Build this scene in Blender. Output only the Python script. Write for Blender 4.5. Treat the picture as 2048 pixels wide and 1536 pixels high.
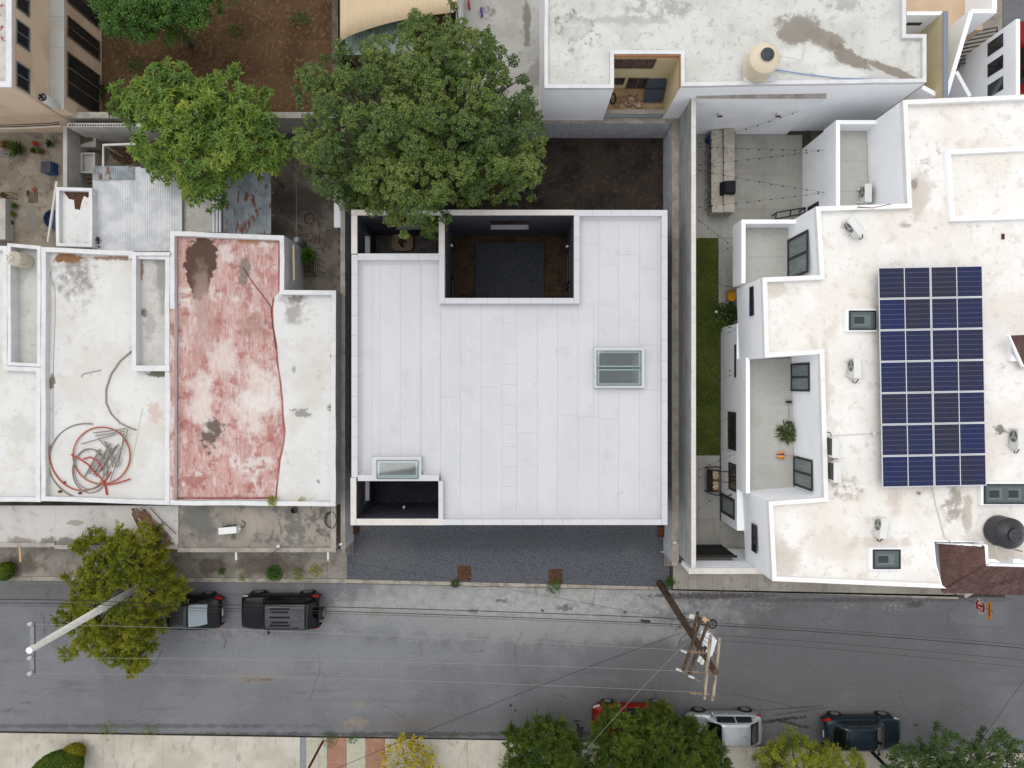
import bpy, math, random
import numpy as np
from mathutils import Vector, Matrix
R = math.radians
rnd = random.Random(7)
for o in list(bpy.data.objects): bpy.data.objects.remove(o)
SC = bpy.context.scene
COL = SC.collection
# ---------------------------------------------------------------- camera
H = 38.0          # drone height above the street, metres
F = 1420.0        # focal length in pixels of the 2048 px wide photograph
cam = bpy.data.cameras.new('camera'); cam.sensor_width = 36.0; cam.lens = F/2048*36.0; cam.clip_end = 500
camo = bpy.data.objects.new('camera', cam); COL.objects.link(camo); camo.location = (0, 0, H); SC.camera = camo
# ---------------------------------------------------------------- overcast sky, soft sun
W = bpy.data.worlds.new('World'); SC.world = W; W.use_nodes = True
nt = W.node_tree; bg = nt.nodes['Background']
sky = nt.nodes.new('ShaderNodeTexSky'); sky.sky_type = 'NISHITA'; sky.sun_disc = False
SUN_EL, SUN_AZ = 68, 325
sky.sun_elevation = R(SUN_EL); sky.sun_rotation = R(SUN_AZ); sky.air_density = 1.0; sky.dust_density = 4.0; sky.ozone_density = 1.0
hs = nt.nodes.new('ShaderNodeHueSaturation'); hs.inputs['Saturation'].default_value = 0.22
nt.links.new(sky.outputs[0], hs.inputs['Color']); 
cl_ = nt.nodes.new('ShaderNodeMix'); cl_.data_type = 'RGBA'; cl_.inputs[0].default_value = 0.82; cl_.inputs[7].default_value = (6.2, 6.25, 6.35, 1)   # even cloud cover
nt.links.new(hs.outputs[0], cl_.inputs[6]); nt.links.new(cl_.outputs[2], bg.inputs[0]); bg.inputs[1].default_value = 0.12
sl = bpy.data.lights.new('sun', 'SUN'); sl.energy = 0.8; sl.angle = R(50); sl.color = (1.0, 0.97, 0.92)
so = bpy.data.objects.new('sun', sl); COL.objects.link(so); so.location = (-10, 30, 60)
az = R(SUN_AZ)
sd = Vector((math.sin(az)*math.cos(R(SUN_EL)), math.cos(az)*math.cos(R(SUN_EL)), math.sin(R(SUN_EL))))
so.rotation_euler = (-sd).to_track_quat('-Z', 'Y').to_euler()
SC.view_settings.view_transform = 'Standard'; SC.view_settings.look = 'None'
SC.view_settings.exposure = 0.52; SC.view_settings.gamma = 1.0
SC.render.engine = 'CYCLES'
# ---------------------------------------------------------------- helpers
def P(px, py, z=0.0):
    k = (H-z)/F
    return ((px-1024)*k, (768-py)*k, z)
def PX(px, z): return (px-1024)*(H-z)/F
def PY(py, z): return (768-py)*(H-z)/F
def PL(pts, z): return [P(a, b, z) for a, b in pts]
ORG = {}
def setp(o, label=None, cat=None, group=None, kind=None):
    if label: o['label'] = label
    if cat: o['category'] = cat
    if group: o['group'] = group
    if kind: o['kind'] = kind
    return o
def thing(name, label, cat, loc=(0, 0, 0), rz=0.0, group=None):
    o = bpy.data.objects.new(name, None); COL.objects.link(o); o.empty_display_size = .2
    o.location = loc; o.rotation_euler = (0, 0, rz); ORG[o.name] = Vector(loc)
    return setp(o, label, cat, group)
class MB:
    def __init__(s): s.v = []; s.f = []; s.smooth = False
    def _add(s, vs, fs):
        n = len(s.v); s.v += [tuple(v) for v in vs]; s.f += [tuple(i+n for i in f) for f in fs]; return s
    def box(s, x0, x1, y0, y1, z0, z1):
        if x0 > x1: x0, x1 = x1, x0
        if y0 > y1: y0, y1 = y1, y0
        v = [(x0,y0,z0),(x1,y0,z0),(x1,y1,z0),(x0,y1,z0),(x0,y0,z1),(x1,y0,z1),(x1,y1,z1),(x0,y1,z1)]
        return s._add(v, [(0,3,2,1),(4,5,6,7),(0,1,5,4),(1,2,6,5),(2,3,7,6),(3,0,4,7)])
    def obox(s, c, ax, ay, az):
        c, ax, ay, az = map(Vector, (c, ax, ay, az))
        v = [c+i*ax+j*ay+k*az for k in (-1,1) for j, i in ((-1,-1),(-1,1),(1,1),(1,-1))]
        f = [(0,3,2,1),(4,5,6,7),(0,1,5,4),(1,2,6,5),(2,3,7,6),(3,0,4,7)]
        if ax.cross(ay).dot(az) < 0: f = [q[::-1] for q in f]
        return s._add(v, f)
    def bar(s, a, b, w, h, up=(0,0,1)):
        a, b = Vector(a), Vector(b); d = b-a; L = d.length; d.normalize(); u = Vector(up)
        sx = d.cross(u)
        if sx.length < 1e-4: sx = d.cross(Vector((1,0,0)))
        sx.normalize(); u = sx.cross(d)
        return s.obox((a+b)/2, d*L/2, sx*w/2, u*h/2)
    def prism(s, poly, z0, z1, bottom=True):
        n = len(poly); a = sum(poly[i][0]*poly[(i+1)%n][1]-poly[(i+1)%n][0]*poly[i][1] for i in range(n))
        if a < 0: poly = poly[::-1]
        v = [(p[0],p[1],z0) for p in poly]+[(p[0],p[1],z1) for p in poly]
        f = [tuple(range(n,2*n))]+[(i,(i+1)%n,n+(i+1)%n,n+i) for i in range(n)]
        if bottom: f.append(tuple(range(n))[::-1])
        return s._add(v, f)
    def face(s, pts): return s._add(pts, [tuple(range(len(pts)))])
    def sheet(s, poly, z):
        n = len(poly); a = sum(poly[i][0]*poly[(i+1)%n][1]-poly[(i+1)%n][0]*poly[i][1] for i in range(n))
        if a < 0: poly = poly[::-1]
        return s.face([(p[0],p[1],z) for p in poly])
    def tube(s, pts, r, n=6, cap=True):
        pts = [Vector(p) for p in pts]; m = len(pts); rs = r if isinstance(r, (list, tuple)) else [r]*m
        s.smooth = True; base = len(s.v); ref = None
        for i, p in enumerate(pts):
            t = (pts[min(i+1,m-1)]-pts[max(i-1,0)])
            if t.length < 1e-9: t = Vector((0,0,1))
            t.normalize()
            if ref is None: ref = t.orthogonal().normalized()
            ref = ref-t*ref.dot(t)
            if ref.length < 1e-5: ref = t.orthogonal()
            ref.normalize(); b = t.cross(ref)
            for k in range(n):
                a = 2*math.pi*k/n; s.v.append(tuple(p+(ref*math.cos(a)+b*math.sin(a))*rs[i]))
        for i in range(m-1):
            for k in range(n):
                a = base+i*n+k; c = base+i*n+(k+1)%n; s.f.append((a,c,c+n,a+n))
        if cap:
            s.f.append(tuple(base+k for k in range(n))[::-1]); s.f.append(tuple(base+(m-1)*n+k for k in range(n)))
        return s
    def lathe(s, prof, c=(0,0,0), n=20, ax=None):
        """prof: list of (r,z)"""
        base = len(s.v); s.smooth = True
        M = Matrix.Identity(3)
        if ax is not None: M = Vector(ax).to_track_quat('Z','Y').to_matrix()
        for r, z in prof:
            for k in range(n):
                a = 2*math.pi*k/n; s.v.append(tuple(Vector(c)+M@Vector((r*math.cos(a), r*math.sin(a), z))))
        for i in range(len(prof)-1):
            for k in range(n):
                a = base+i*n+k; b = base+i*n+(k+1)%n; s.f.append((a,b,b+n,a+n))
        s.f.append(tuple(base+k for k in range(n))[::-1]); s.f.append(tuple(base+(len(prof)-1)*n+k for k in range(n)))
        return s
    def ball(s, c, r, n=10, m=6, sz=(1,1,1)):
        prof = [(max(1e-3, r*math.sin(math.pi*i/m)), -r*math.cos(math.pi*i/m)) for i in range(m+1)]
        b = len(s.v); s.lathe(prof, (0,0,0), n)
        for i in range(b, len(s.v)):
            v = s.v[i]; s.v[i] = (c[0]+v[0]*sz[0], c[1]+v[1]*sz[1], c[2]+v[2]*sz[2])
        return s
    def ring(s, poly, w, z0, z1, skip=None):
        """parapet ring: closed outline poly, thickness w to the inside"""
        n = len(poly); a = sum(poly[i][0]*poly[(i+1)%n][1]-poly[(i+1)%n][0]*poly[i][1] for i in range(n))
        if a < 0: poly = poly[::-1]
        q = inset(poly, w)
        v = [(p[0],p[1],z) for z in (z0,z1) for p in poly]+[(p[0],p[1],z) for z in (z0,z1) for p in q]
        f = []
        for i in range(n):
            j = (i+1)%n
            if skip and skip((poly[i][0]+poly[j][0])/2, (poly[i][1]+poly[j][1])/2): continue
            f += [(i,j,n+j,n+i), (n+i,n+j,3*n+j,3*n+i), (2*n+j,2*n+i,3*n+i,3*n+j), (j,i,2*n+i,2*n+j)]
        return s._add(v, f)
    def build(s, name, m, parent=None, local=False, smooth=None):
        me = bpy.data.meshes.new(name); o = bpy.data.objects.new(name, me); COL.objects.link(o)
        v = s.v
        if parent is not None:
            o.parent = parent; og = ORG[parent.name]; ORG[o.name] = og
        elif not local:
            a = np.array(v); og = Vector(((a[:,0].min()+a[:,0].max())/2, (a[:,1].min()+a[:,1].max())/2, a[:,2].min()))
            o.location = og; ORG[o.name] = og
        else: og = Vector((0,0,0)); ORG[o.name] = og
        if not local: v = [(p[0]-og.x, p[1]-og.y, p[2]-og.z) for p in v]
        me.from_pydata(v, [], s.f); me.materials.append(m)
        if s.smooth if smooth is None else smooth:
            me.shade_smooth()
            try: me.set_sharp_from_angle(angle=R(40))
            except Exception: pass
        me.update(); return o
def inset(poly, w):
    n = len(poly); out = []
    for i in range(n):
        p0, p1, p2 = (Vector(poly[(i+d)%n][:2]) for d in (-1,0,1))
        d1 = (p1-p0).normalized(); d2 = (p2-p1).normalized()
        n1 = Vector((-d1.y,d1.x)); n2 = Vector((-d2.y,d2.x)); b = n1+n2
        k = w/max(.2, (1+n1.dot(n2))); out.append((p1.x+b.x*k, p1.y+b.y*k))
    return out
def wob(poly, amp=.018, step=1.1):
    out = []; n = len(poly)
    for i in range(n):
        p, q = Vector(poly[i][:2]), Vector(poly[(i+1)%n][:2]); L = (q-p).length; k = max(1, int(L/step)); d = (q-p)/max(L,1e-6); nn = Vector((-d.y,d.x))
        for j in range(k):
            r = p+(q-p)*j/k
            if j: r = r+nn*rnd.uniform(-amp,amp)
            out.append((r.x,r.y))
    return out
def struct(name, mb, m, parent=None):
    o = mb.build(name, m, parent)
    if parent is None: o['kind'] = 'structure'
    return o
def single(name, mb, m, label, cat, group=None, kind=None, smooth=None):
    return setp(mb.build(name, m, smooth=smooth), label, cat, group, kind)
def copy_tree(o, parent=None, loc=None, rz=None, label=None):
    c = o.copy(); COL.objects.link(c); c.parent = parent
    if loc is not None: c.location = loc
    if rz is not None: c.rotation_euler = (0, 0, rz)
    if label: c['label'] = label
    ORG[c.name] = Vector(c.location)
    for ch in list(o.children): copy_tree(ch, c)
    return c
# ---------------------------------------------------------------- materials
ALB = [0.72]     # base colours are picked by eye from the photo and scaled to real albedo
def lin(c):
    return tuple(ALB[0]*((x/255)/12.92 if x/255 <= .04045 else ((x/255+.055)/1.055)**2.4) for x in c)
def _mix(nt, fac, a, b):
    m = nt.nodes.new('ShaderNodeMix'); m.data_type = 'RGBA'; m.clamp_factor = True
    for val, sock in ((fac, m.inputs[0]), (a, m.inputs[6]), (b, m.inputs[7])):
        if hasattr(val, 'links'): nt.links.new(val, sock)
        elif isinstance(val, (int, float)): sock.default_value = val
        else: sock.default_value = (*val, 1)
    return m.outputs[2]
def _ramp(nt, v, lo, hi):
    m = nt.nodes.new('ShaderNodeMapRange'); m.interpolation_type = 'SMOOTHSTEP'
    nt.links.new(v, m.inputs[0]); m.inputs[1].default_value = lo; m.inputs[2].default_value = hi; return m.outputs[0]
def _math(nt, op, a, b=None):
    m = nt.nodes.new('ShaderNodeMath'); m.operation = op
    for i, val in enumerate((a, b)):
        if val is None: continue
        if hasattr(val, 'links'): nt.links.new(val, m.inputs[i])
        else: m.inputs[i].default_value = val
    return m.outputs[0]
SEED = [0]
def noise(nt, pos, s, d=4, st=(1,1,1), rot=0, rough=.55):
    mp = nt.nodes.new('ShaderNodeMapping'); nt.links.new(pos, mp.inputs[0])
    SEED[0] += 7.31; mp.inputs[1].default_value = (SEED[0] % 50, (SEED[0]*1.7) % 50, 0)
    mp.inputs[2].default_value = (0, 0, rot); mp.inputs[3].default_value = st
    n = nt.nodes.new('ShaderNodeTexNoise'); nt.links.new(mp.outputs[0], n.inputs['Vector'])
    n.inputs['Scale'].default_value = s; n.inputs['Detail'].default_value = d; n.inputs['Roughness'].default_value = rough
    return n.outputs[0]
def mat(name, col, rough=.85, layers=(), bump=None, metal=0.0, spec=.3, coat=0.0, vary=0.0, raw=False):
    """layers: dicts; N = noise patches, B = blob stain at a world place, V = voronoi specks, L = per-piece tone"""
    m = bpy.data.materials.new(name); m.use_nodes = True; nt = m.node_tree; b = nt.nodes['Principled BSDF']
    b.inputs['Roughness'].default_value = rough; b.inputs['Metallic'].default_value = metal
    b.inputs['Specular IOR Level'].default_value = spec; b.inputs['Coat Weight'].default_value = coat
    c = col if raw else lin(col)
    if not layers and not bump and not vary:
        b.inputs['Base Color'].default_value = (*c, 1); return m
    geo = nt.nodes.new('ShaderNodeNewGeometry'); pos = geo.outputs['Position']; cur = c
    if vary:
        oi = nt.nodes.new('ShaderNodeObjectInfo')
        f = _math(nt, 'MULTIPLY_ADD', oi.outputs['Random'], vary*2); f.node.inputs[2].default_value = 1-vary
        mm = nt.nodes.new('ShaderNodeMix'); mm.data_type = 'RGBA'; mm.blend_type = 'MULTIPLY'; mm.inputs[0].default_value = 1
        mm.inputs[6].default_value = (*c, 1); cb = nt.nodes.new('ShaderNodeCombineColor')
        for i in range(3): nt.links.new(f, cb.inputs[i])
        nt.links.new(cb.outputs[0], mm.inputs[7]); cur = mm.outputs[2]
    cache = {}
    for l in layers:
        t = l['t']; a = l.get('a', 1.0); lc = lin(l['c'])
        if t == 'N':
            fac = _ramp(nt, noise(nt, pos, l['s'], l.get('d', 3.5), l.get('st', (1,1,1)), l.get('rot', 0), l.get('ro', .6)), l.get('lo', .45), l.get('hi', .65))
            if 'm' in l:
                f2 = _ramp(nt, noise(nt, pos, l['m'][0], 3), l['m'][1], l['m'][2]); fac = _math(nt, 'MULTIPLY', fac, f2)
        elif t == 'V':
            vo = nt.nodes.new('ShaderNodeTexVoronoi'); nt.links.new(pos, vo.inputs['Vector']); vo.inputs['Scale'].default_value = l['s']
            fac = _ramp(nt, vo.outputs['Distance'], l.get('hi', .3), l.get('lo', .1))
            if 'm' in l:
                f2 = _ramp(nt, noise(nt, pos, l['m'][0], 3), l['m'][1], l['m'][2]); fac = _math(nt, 'MULTIPLY', fac, f2)
        elif t == 'C':
            wv = nt.nodes.new('ShaderNodeVectorMath'); wv.operation = 'MULTIPLY_ADD'; nzc = nt.nodes.new('ShaderNodeTexNoise'); nt.links.new(pos, nzc.inputs['Vector']); nzc.inputs['Scale'].default_value = l['s']*3; nzc.inputs['Detail'].default_value = 5
            nt.links.new(nzc.outputs['Color'], wv.inputs[0]); wv.inputs[1].default_value = (l['w'],)*3; nt.links.new(pos, wv.inputs[2])
            vo = nt.nodes.new('ShaderNodeTexVoronoi'); vo.feature = 'DISTANCE_TO_EDGE'; nt.links.new(wv.outputs[0], vo.inputs['Vector']); vo.inputs['Scale'].default_value = l['s']
            fac = _ramp(nt, vo.outputs['Distance'], l['hi'], l['hi']*.3); f2 = _ramp(nt, noise(nt, pos, l['m'][0], 3), l['m'][1], l['m'][2]); fac = _math(nt, 'MULTIPLY', fac, f2)
        elif t in 'BR':
            mp = nt.nodes.new('ShaderNodeMapping'); mp.vector_type = 'TEXTURE'; nt.links.new(pos, mp.inputs[0])
            mp.inputs[1].default_value = (*l['at'][:2], 0); mp.inputs[2].default_value = (0, 0, R(l.get('rot', 0)))
            mp.inputs[3].default_value = (*l['r'], 1e5)
            if t == 'B':
                vm = nt.nodes.new('ShaderNodeVectorMath'); vm.operation = 'LENGTH'; nt.links.new(mp.outputs[0], vm.inputs[0]); d = vm.outputs['Value']
            else:
                ab = nt.nodes.new('ShaderNodeVectorMath'); ab.operation = 'ABSOLUTE'; nt.links.new(mp.outputs[0], ab.inputs[0])
                sp = nt.nodes.new('ShaderNodeSeparateXYZ'); nt.links.new(ab.outputs[0], sp.inputs[0]); d = _math(nt, 'MAXIMUM', sp.outputs[0], sp.outputs[1])
            nk = min((.4,.9,2.0,4.0), key=lambda q: abs(math.log(q/l.get('ns', 1.5))))
            if nk not in cache: cache[nk] = noise(nt, pos, nk, 4, rough=.65)
            nz = cache[nk]; na = l.get('n', .8)
            d = _math(nt, 'ADD', d, _math(nt, 'MULTIPLY', _math(nt, 'SUBTRACT', nz, .5), na*4))
            sf = l.get('soft', .25); fac = _ramp(nt, d, 1+sf, 1-sf)
            if 'k' in l:
                kk = ('k', round(l['k'][0]))
                if kk not in cache: cache[kk] = noise(nt, pos, l['k'][0], 4)
                f2 = _ramp(nt, cache[kk], l['k'][1], l['k'][2]); fac = _math(nt, 'MULTIPLY', fac, f2)
        if a != 1: fac = _math(nt, 'MULTIPLY', fac, a)
        cur = _mix(nt, fac, cur, lc)
    if hasattr(cur, 'links'): nt.links.new(cur, b.inputs['Base Color'])
    else: b.inputs['Base Color'].default_value = (*cur, 1)
    if bump:
        bn = nt.nodes.new('ShaderNodeBump'); bn.inputs['Strength'].default_value = bump[1]; bn.inputs['Distance'].default_value = bump[2] if len(bump) > 2 else .02
        nt.links.new(noise(nt, pos, bump[0], 4), bn.inputs['Height']); nt.links.new(bn.outputs[0], b.inputs['Normal'])
    return m
def N(s, c, lo=.45, hi=.65, a=1.0, **k): return dict(t='N', s=s, c=c, lo=lo, hi=hi, a=a, **k)
def Bl(px, py, z, rx, ry, c, a=1.0, **k):
    p = P(px, py, z); q = (H-z)/F
    return dict(t='B', at=p, r=(rx*q, ry*q), c=c, a=a, **k)
def Rc(px, py, z, rx, ry, c, a=1.0, **k):
    d = Bl(px, py, z, rx, ry, c, a, **k); d['t'] = 'R'; return d
def V(s, c, hi=.3, lo=.1, a=1.0, **k): return dict(t='V', s=s, c=c, hi=hi, lo=lo, a=a, **k)
def Cr(s, c, hi, w, m, a=1.0): return dict(t='C', s=s, c=c, hi=hi, w=w, m=m, a=a)
def glassmat(name, tint=(.75,.85,.85), refl=.12):
    m = bpy.data.materials.new(name); m.use_nodes = True; nt = m.node_tree; nt.nodes.remove(nt.nodes['Principled BSDF'])
    o = nt.nodes['Material Output']; t = nt.nodes.new('ShaderNodeBsdfTransparent'); t.inputs[0].default_value = (*tint, 1)
    g = nt.nodes.new('ShaderNodeBsdfGlossy'); g.inputs['Roughness'].default_value = .03
    fr = nt.nodes.new('ShaderNodeFresnel'); fr.inputs[0].default_value = 1.5
    f = _math(nt, 'ADD', fr.outputs[0], refl-.04)
    mx = nt.nodes.new('ShaderNodeMixShader'); nt.links.new(f, mx.inputs[0]); nt.links.new(t.outputs[0], mx.inputs[1]); nt.links.new(g.outputs[0], mx.inputs[2])
    nt.links.new(mx.outputs[0], o.inputs[0]); return m
def leafmat(name, cols, rough=.55, trans=.25, ns=.55):
    m = bpy.data.materials.new(name); m.use_nodes = True; nt = m.node_tree; b = nt.nodes['Principled BSDF']; o = nt.nodes['Material Output']
    geo = nt.nodes.new('ShaderNodeNewGeometry'); r = nt.nodes.new('ShaderNodeValToRGB'); e = r.color_ramp.elements
    n = noise(nt, geo.outputs['Position'], ns, 3)
    f = _math(nt, 'ADD', _math(nt, 'MULTIPLY', geo.outputs['Random Per Island'], .45), _math(nt, 'MULTIPLY', _math(nt, 'SUBTRACT', n, .3), 1.35))
    nt.links.new(f, r.inputs[0])
    for i, c in enumerate(cols):
        x = i/(len(cols)-1)
        el = e[i] if i < 2 else e.new(x)
        el.position = x; el.color = (*lin(c), 1)
    if len(cols) > 2: e[0].position = 0
    nt.links.new(r.outputs[0], b.inputs['Base Color']); b.inputs['Roughness'].default_value = rough; b.inputs['Specular IOR Level'].default_value = .35
    t = nt.nodes.new('ShaderNodeBsdfTranslucent'); nt.links.new(r.outputs[0], t.inputs[0])
    mx = nt.nodes.new('ShaderNodeMixShader'); mx.inputs[0].default_value = trans
    nt.links.new(b.outputs[0], mx.inputs[1]); nt.links.new(t.outputs[0], mx.inputs[2]); nt.links.new(mx.outputs[0], o.inputs[0]); return m
M = {}
M['white'] = mat('white_paint', (228,228,228), .75, [N(.6,(214,213,210),.4,.7,.6), N(6,(205,204,200),.6,.75,.35)])
M['whiteclean'] = mat('clean_white_paint', (232,234,238), .7, [N(.5,(218,220,224),.4,.7,.6), N(3,(212,212,212),.58,.8,.25,st=(1,1,.15))])
M['black'] = mat('black_metal', (22,23,28), .4, spec=.4)
M['darkglass'] = mat('dark_window_glass', (38,44,50), .06, spec=.6)
M['greyglass'] = mat('curtained_window_glass', (112,128,126), .1, [N(2.2,(136,150,147),.45,.6,.7,st=(.15,2,.3))], spec=.6)
M['frame'] = mat('dark_window_frame', (42,43,50), .45)
M['pvc'] = mat('white_pvc', (226,224,214), .5)
M['steel'] = mat('galvanised_steel', (150,153,156), .45, [N(8,(120,122,124),.5,.7,.6)], metal=.6)
M['rust'] = mat('rusty_iron', (92,52,34), .8, [N(9,(140,92,60),.5,.65)])
M['wood'] = mat('weathered_wood', (122,106,92), .85, [N(14,(84,70,58),.45,.62,st=(1,1,.12)), N(3,(150,136,120),.55,.7,.6)])
M['poleWood'] = mat('creosoted_pole_wood', (96,76,58), .85, [N(12,(62,48,38),.45,.6,st=(1,1,.1)), N(1.2,(128,104,70),.55,.7,.5)])
M['cable'] = mat('black_cable', (24,24,26), .6)
M['wire'] = mat('aluminium_wire', (150,150,150), .5)
M['rubber'] = mat('black_rubber', (26,26,27), .75)
M['soil'] = mat('dark_soil', (66,57,50), .95, [N(.7,(44,39,36),.42,.62), N(4,(92,80,70),.56,.68,.7), V(9,(128,120,112),.16,.05,.8,m=(1.5,.5,.62)), N(20,(36,32,30),.5,.7,.6)], bump=(9,.6,.05))
M['terracotta'] = mat('terracotta', (150,84,62), .85, [N(6,(118,66,50),.45,.65)])
# ================================================================ GROUND, STREET, PAVEMENTS
M['ground'] = mat('bare_ground', (120,112,102), .95, [N(.4,(92,84,74),.4,.65), N(3,(140,132,122),.55,.7,.5)])
struct('ground', MB().box(-160,160,-160,160,-.6,-.06), M['ground'])
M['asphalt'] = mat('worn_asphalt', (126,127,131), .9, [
    N(.22,(112,113,118),.42,.6,.7), N(.7,(130,132,137),.54,.72,.55,st=(.3,1,1)), N(1.8,(98,99,103),.54,.7,.5,st=(.12,1,1)), N(3.5,(136,137,140),.56,.7,.4,st=(.5,1,1)),
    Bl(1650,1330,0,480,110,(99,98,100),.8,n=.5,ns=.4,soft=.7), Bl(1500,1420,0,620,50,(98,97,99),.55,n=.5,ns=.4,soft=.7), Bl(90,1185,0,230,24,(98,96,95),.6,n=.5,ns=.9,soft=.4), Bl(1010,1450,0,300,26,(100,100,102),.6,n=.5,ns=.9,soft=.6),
    Bl(1010,1218,0,365,58,(154,155,155),.9,n=.45,ns=.9,soft=.4), Bl(1010,1208,0,340,36,(174,174,172),.75,n=.6,ns=.9,soft=.6,k=(2,.3,.6)), Bl(1120,1205,0,190,26,(184,183,180),.7,n=.8,ns=2,soft=.5,k=(3,.42,.62)), Bl(1190,1262,0,200,22,(152,151,149),.8,n=.6,ns=.9,soft=.6),
    Bl(800,1240,0,160,20,(140,142,144),.7,n=.7,ns=.9,soft=.6), Bl(560,1305,0,420,34,(138,140,143),.65,n=.8,ns=.9,soft=.8), Bl(440,1270,0,90,14,(150,151,153),.6,n=.9,ns=2,soft=.6,k=(3,.35,.6)),
    Bl(510,1359,0,32,4,(112,96,80),.95,n=.8,ns=4,soft=.3), Bl(505,1352,0,60,11,(138,134,128),.6,n=.9,ns=2,soft=.5), Bl(760,1262,0,38,12,(130,133,134),.7,n=.08,ns=4,soft=.06), Bl(716,1409,0,11,9,(136,132,124),.7,n=.4,ns=4,soft=.2),
    Bl(710,1446,0,22,10,(152,136,118),.6,n=.9,ns=4,soft=.4), Bl(60,1425,0,60,12,(146,138,128),.5,n=.9,ns=4,soft=.4,k=(9,.52,.6)),
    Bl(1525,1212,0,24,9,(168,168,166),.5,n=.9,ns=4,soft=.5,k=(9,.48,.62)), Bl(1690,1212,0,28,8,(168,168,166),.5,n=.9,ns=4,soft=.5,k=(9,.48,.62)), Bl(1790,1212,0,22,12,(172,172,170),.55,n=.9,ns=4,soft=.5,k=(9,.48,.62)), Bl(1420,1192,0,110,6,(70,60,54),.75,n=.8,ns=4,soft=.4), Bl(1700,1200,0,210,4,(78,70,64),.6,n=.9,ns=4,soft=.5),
    Bl(1830,1209,0,17,6,(76,74,74),.8,n=.5,ns=4,soft=.5), Bl(1128,1216,0,13,6,(100,100,102),.8,n=.9,ns=4,soft=.3), Bl(1250,1225,0,4,3,(80,78,78),.9,n=.6,ns=4,soft=.2), Bl(1085,1221,0,3,3,(70,70,70),.9,n=.4,ns=4,soft=.2), Bl(945,1222,0,10,4,(100,100,102),.8,n=.8,ns=4,soft=.3), Bl(752,1225,0,14,14,(140,136,128),.6,n=.6,ns=4,soft=.3), Bl(1000,1201,0,12,4,(104,104,106),.8,n=.9,ns=4,soft=.3),
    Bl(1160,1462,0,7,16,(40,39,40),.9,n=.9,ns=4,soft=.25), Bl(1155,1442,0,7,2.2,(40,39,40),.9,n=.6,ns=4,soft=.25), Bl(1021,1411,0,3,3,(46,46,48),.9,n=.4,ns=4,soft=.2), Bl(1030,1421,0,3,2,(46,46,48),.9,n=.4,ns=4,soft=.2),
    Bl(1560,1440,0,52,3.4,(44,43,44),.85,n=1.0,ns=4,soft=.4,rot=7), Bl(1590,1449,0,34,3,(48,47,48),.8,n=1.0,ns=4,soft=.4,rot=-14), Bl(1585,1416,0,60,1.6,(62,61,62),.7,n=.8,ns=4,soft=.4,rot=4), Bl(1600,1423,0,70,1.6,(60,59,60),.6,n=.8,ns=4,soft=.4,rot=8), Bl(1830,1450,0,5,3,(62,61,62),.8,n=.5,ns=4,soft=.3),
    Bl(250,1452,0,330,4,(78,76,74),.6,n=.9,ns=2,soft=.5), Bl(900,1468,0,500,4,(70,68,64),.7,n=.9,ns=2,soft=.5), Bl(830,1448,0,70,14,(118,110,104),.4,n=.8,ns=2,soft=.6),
    Cr(.16,(70,70,73),.006,1.2,(.35,.54,.64),.5), Cr(.5,(76,76,78),.010,.5,(.5,.6,.68),.45),
    N(13,(140,141,145),.54,.7,.4,d=2), N(11,(84,84,88),.54,.7,.4,d=2), V(1.1,(48,48,50),.03,.016,.8), V(.8,(190,190,188),.02,.01,.8)], bump=(40,.3,.01))
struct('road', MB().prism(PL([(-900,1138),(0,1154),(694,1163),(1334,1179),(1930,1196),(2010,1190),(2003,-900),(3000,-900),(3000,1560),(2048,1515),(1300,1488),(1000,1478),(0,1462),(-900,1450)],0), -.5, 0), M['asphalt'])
M['conc'] = mat('grey_pavement_concrete', (172,166,156), .9, [N(.5,(150,144,134),.4,.62,.8), N(2.2,(122,116,106),.55,.7,.6), N(9,(190,185,176),.55,.7,.5), N(12,(104,98,90),.62,.75,.5), V(6,(110,104,96),.06,.02,.6)], bump=(30,.15,.01), vary=.06)
M['concpale'] = mat('pale_pavement_concrete', (204,198,186), .9, [N(.5,(184,177,164),.4,.62,.8), N(1.8,(164,158,146),.55,.7,.7,st=(1.6,.6,1)), N(9,(216,211,202),.55,.7,.5), N(14,(138,130,118),.62,.75,.5)], bump=(30,.15,.01), vary=.05)
M['concstain'] = mat('stained_pavement_concrete', (160,154,144), .9, [N(.6,(132,126,116),.4,.6,.9), N(2.6,(104,98,90),.5,.7,.7), N(9,(180,176,168),.56,.7,.5),
    Bl(540,1135,0,60,22,(96,88,80),.8,n=.7,ns=1.2,soft=.4), Bl(425,1132,0,28,18,(92,80,70),.75,n=.5,ns=1.5,soft=.3), Bl(40,1130,0,40,20,(100,88,78),.7,n=.6,ns=1.4,soft=.4)], bump=(30,.15,.01), vary=.06)
M['joint'] = mat('dark_joint_earth', (78,72,64), .95, [N(4,(60,62,44),.5,.65)])
M['kerb'] = mat('kerb_concrete', (176,170,158), .9, [N(1.5,(140,133,122),.42,.62,.8), N(7,(204,198,186),.55,.7,.5), N(4,(110,100,90),.6,.72,.6)], bump=(20,.2,.01), vary=.08)
def lerp2(a, b, t): return (a[0]+(b[0]-a[0])*t, a[1]+(b[1]-a[1])*t)
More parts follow.
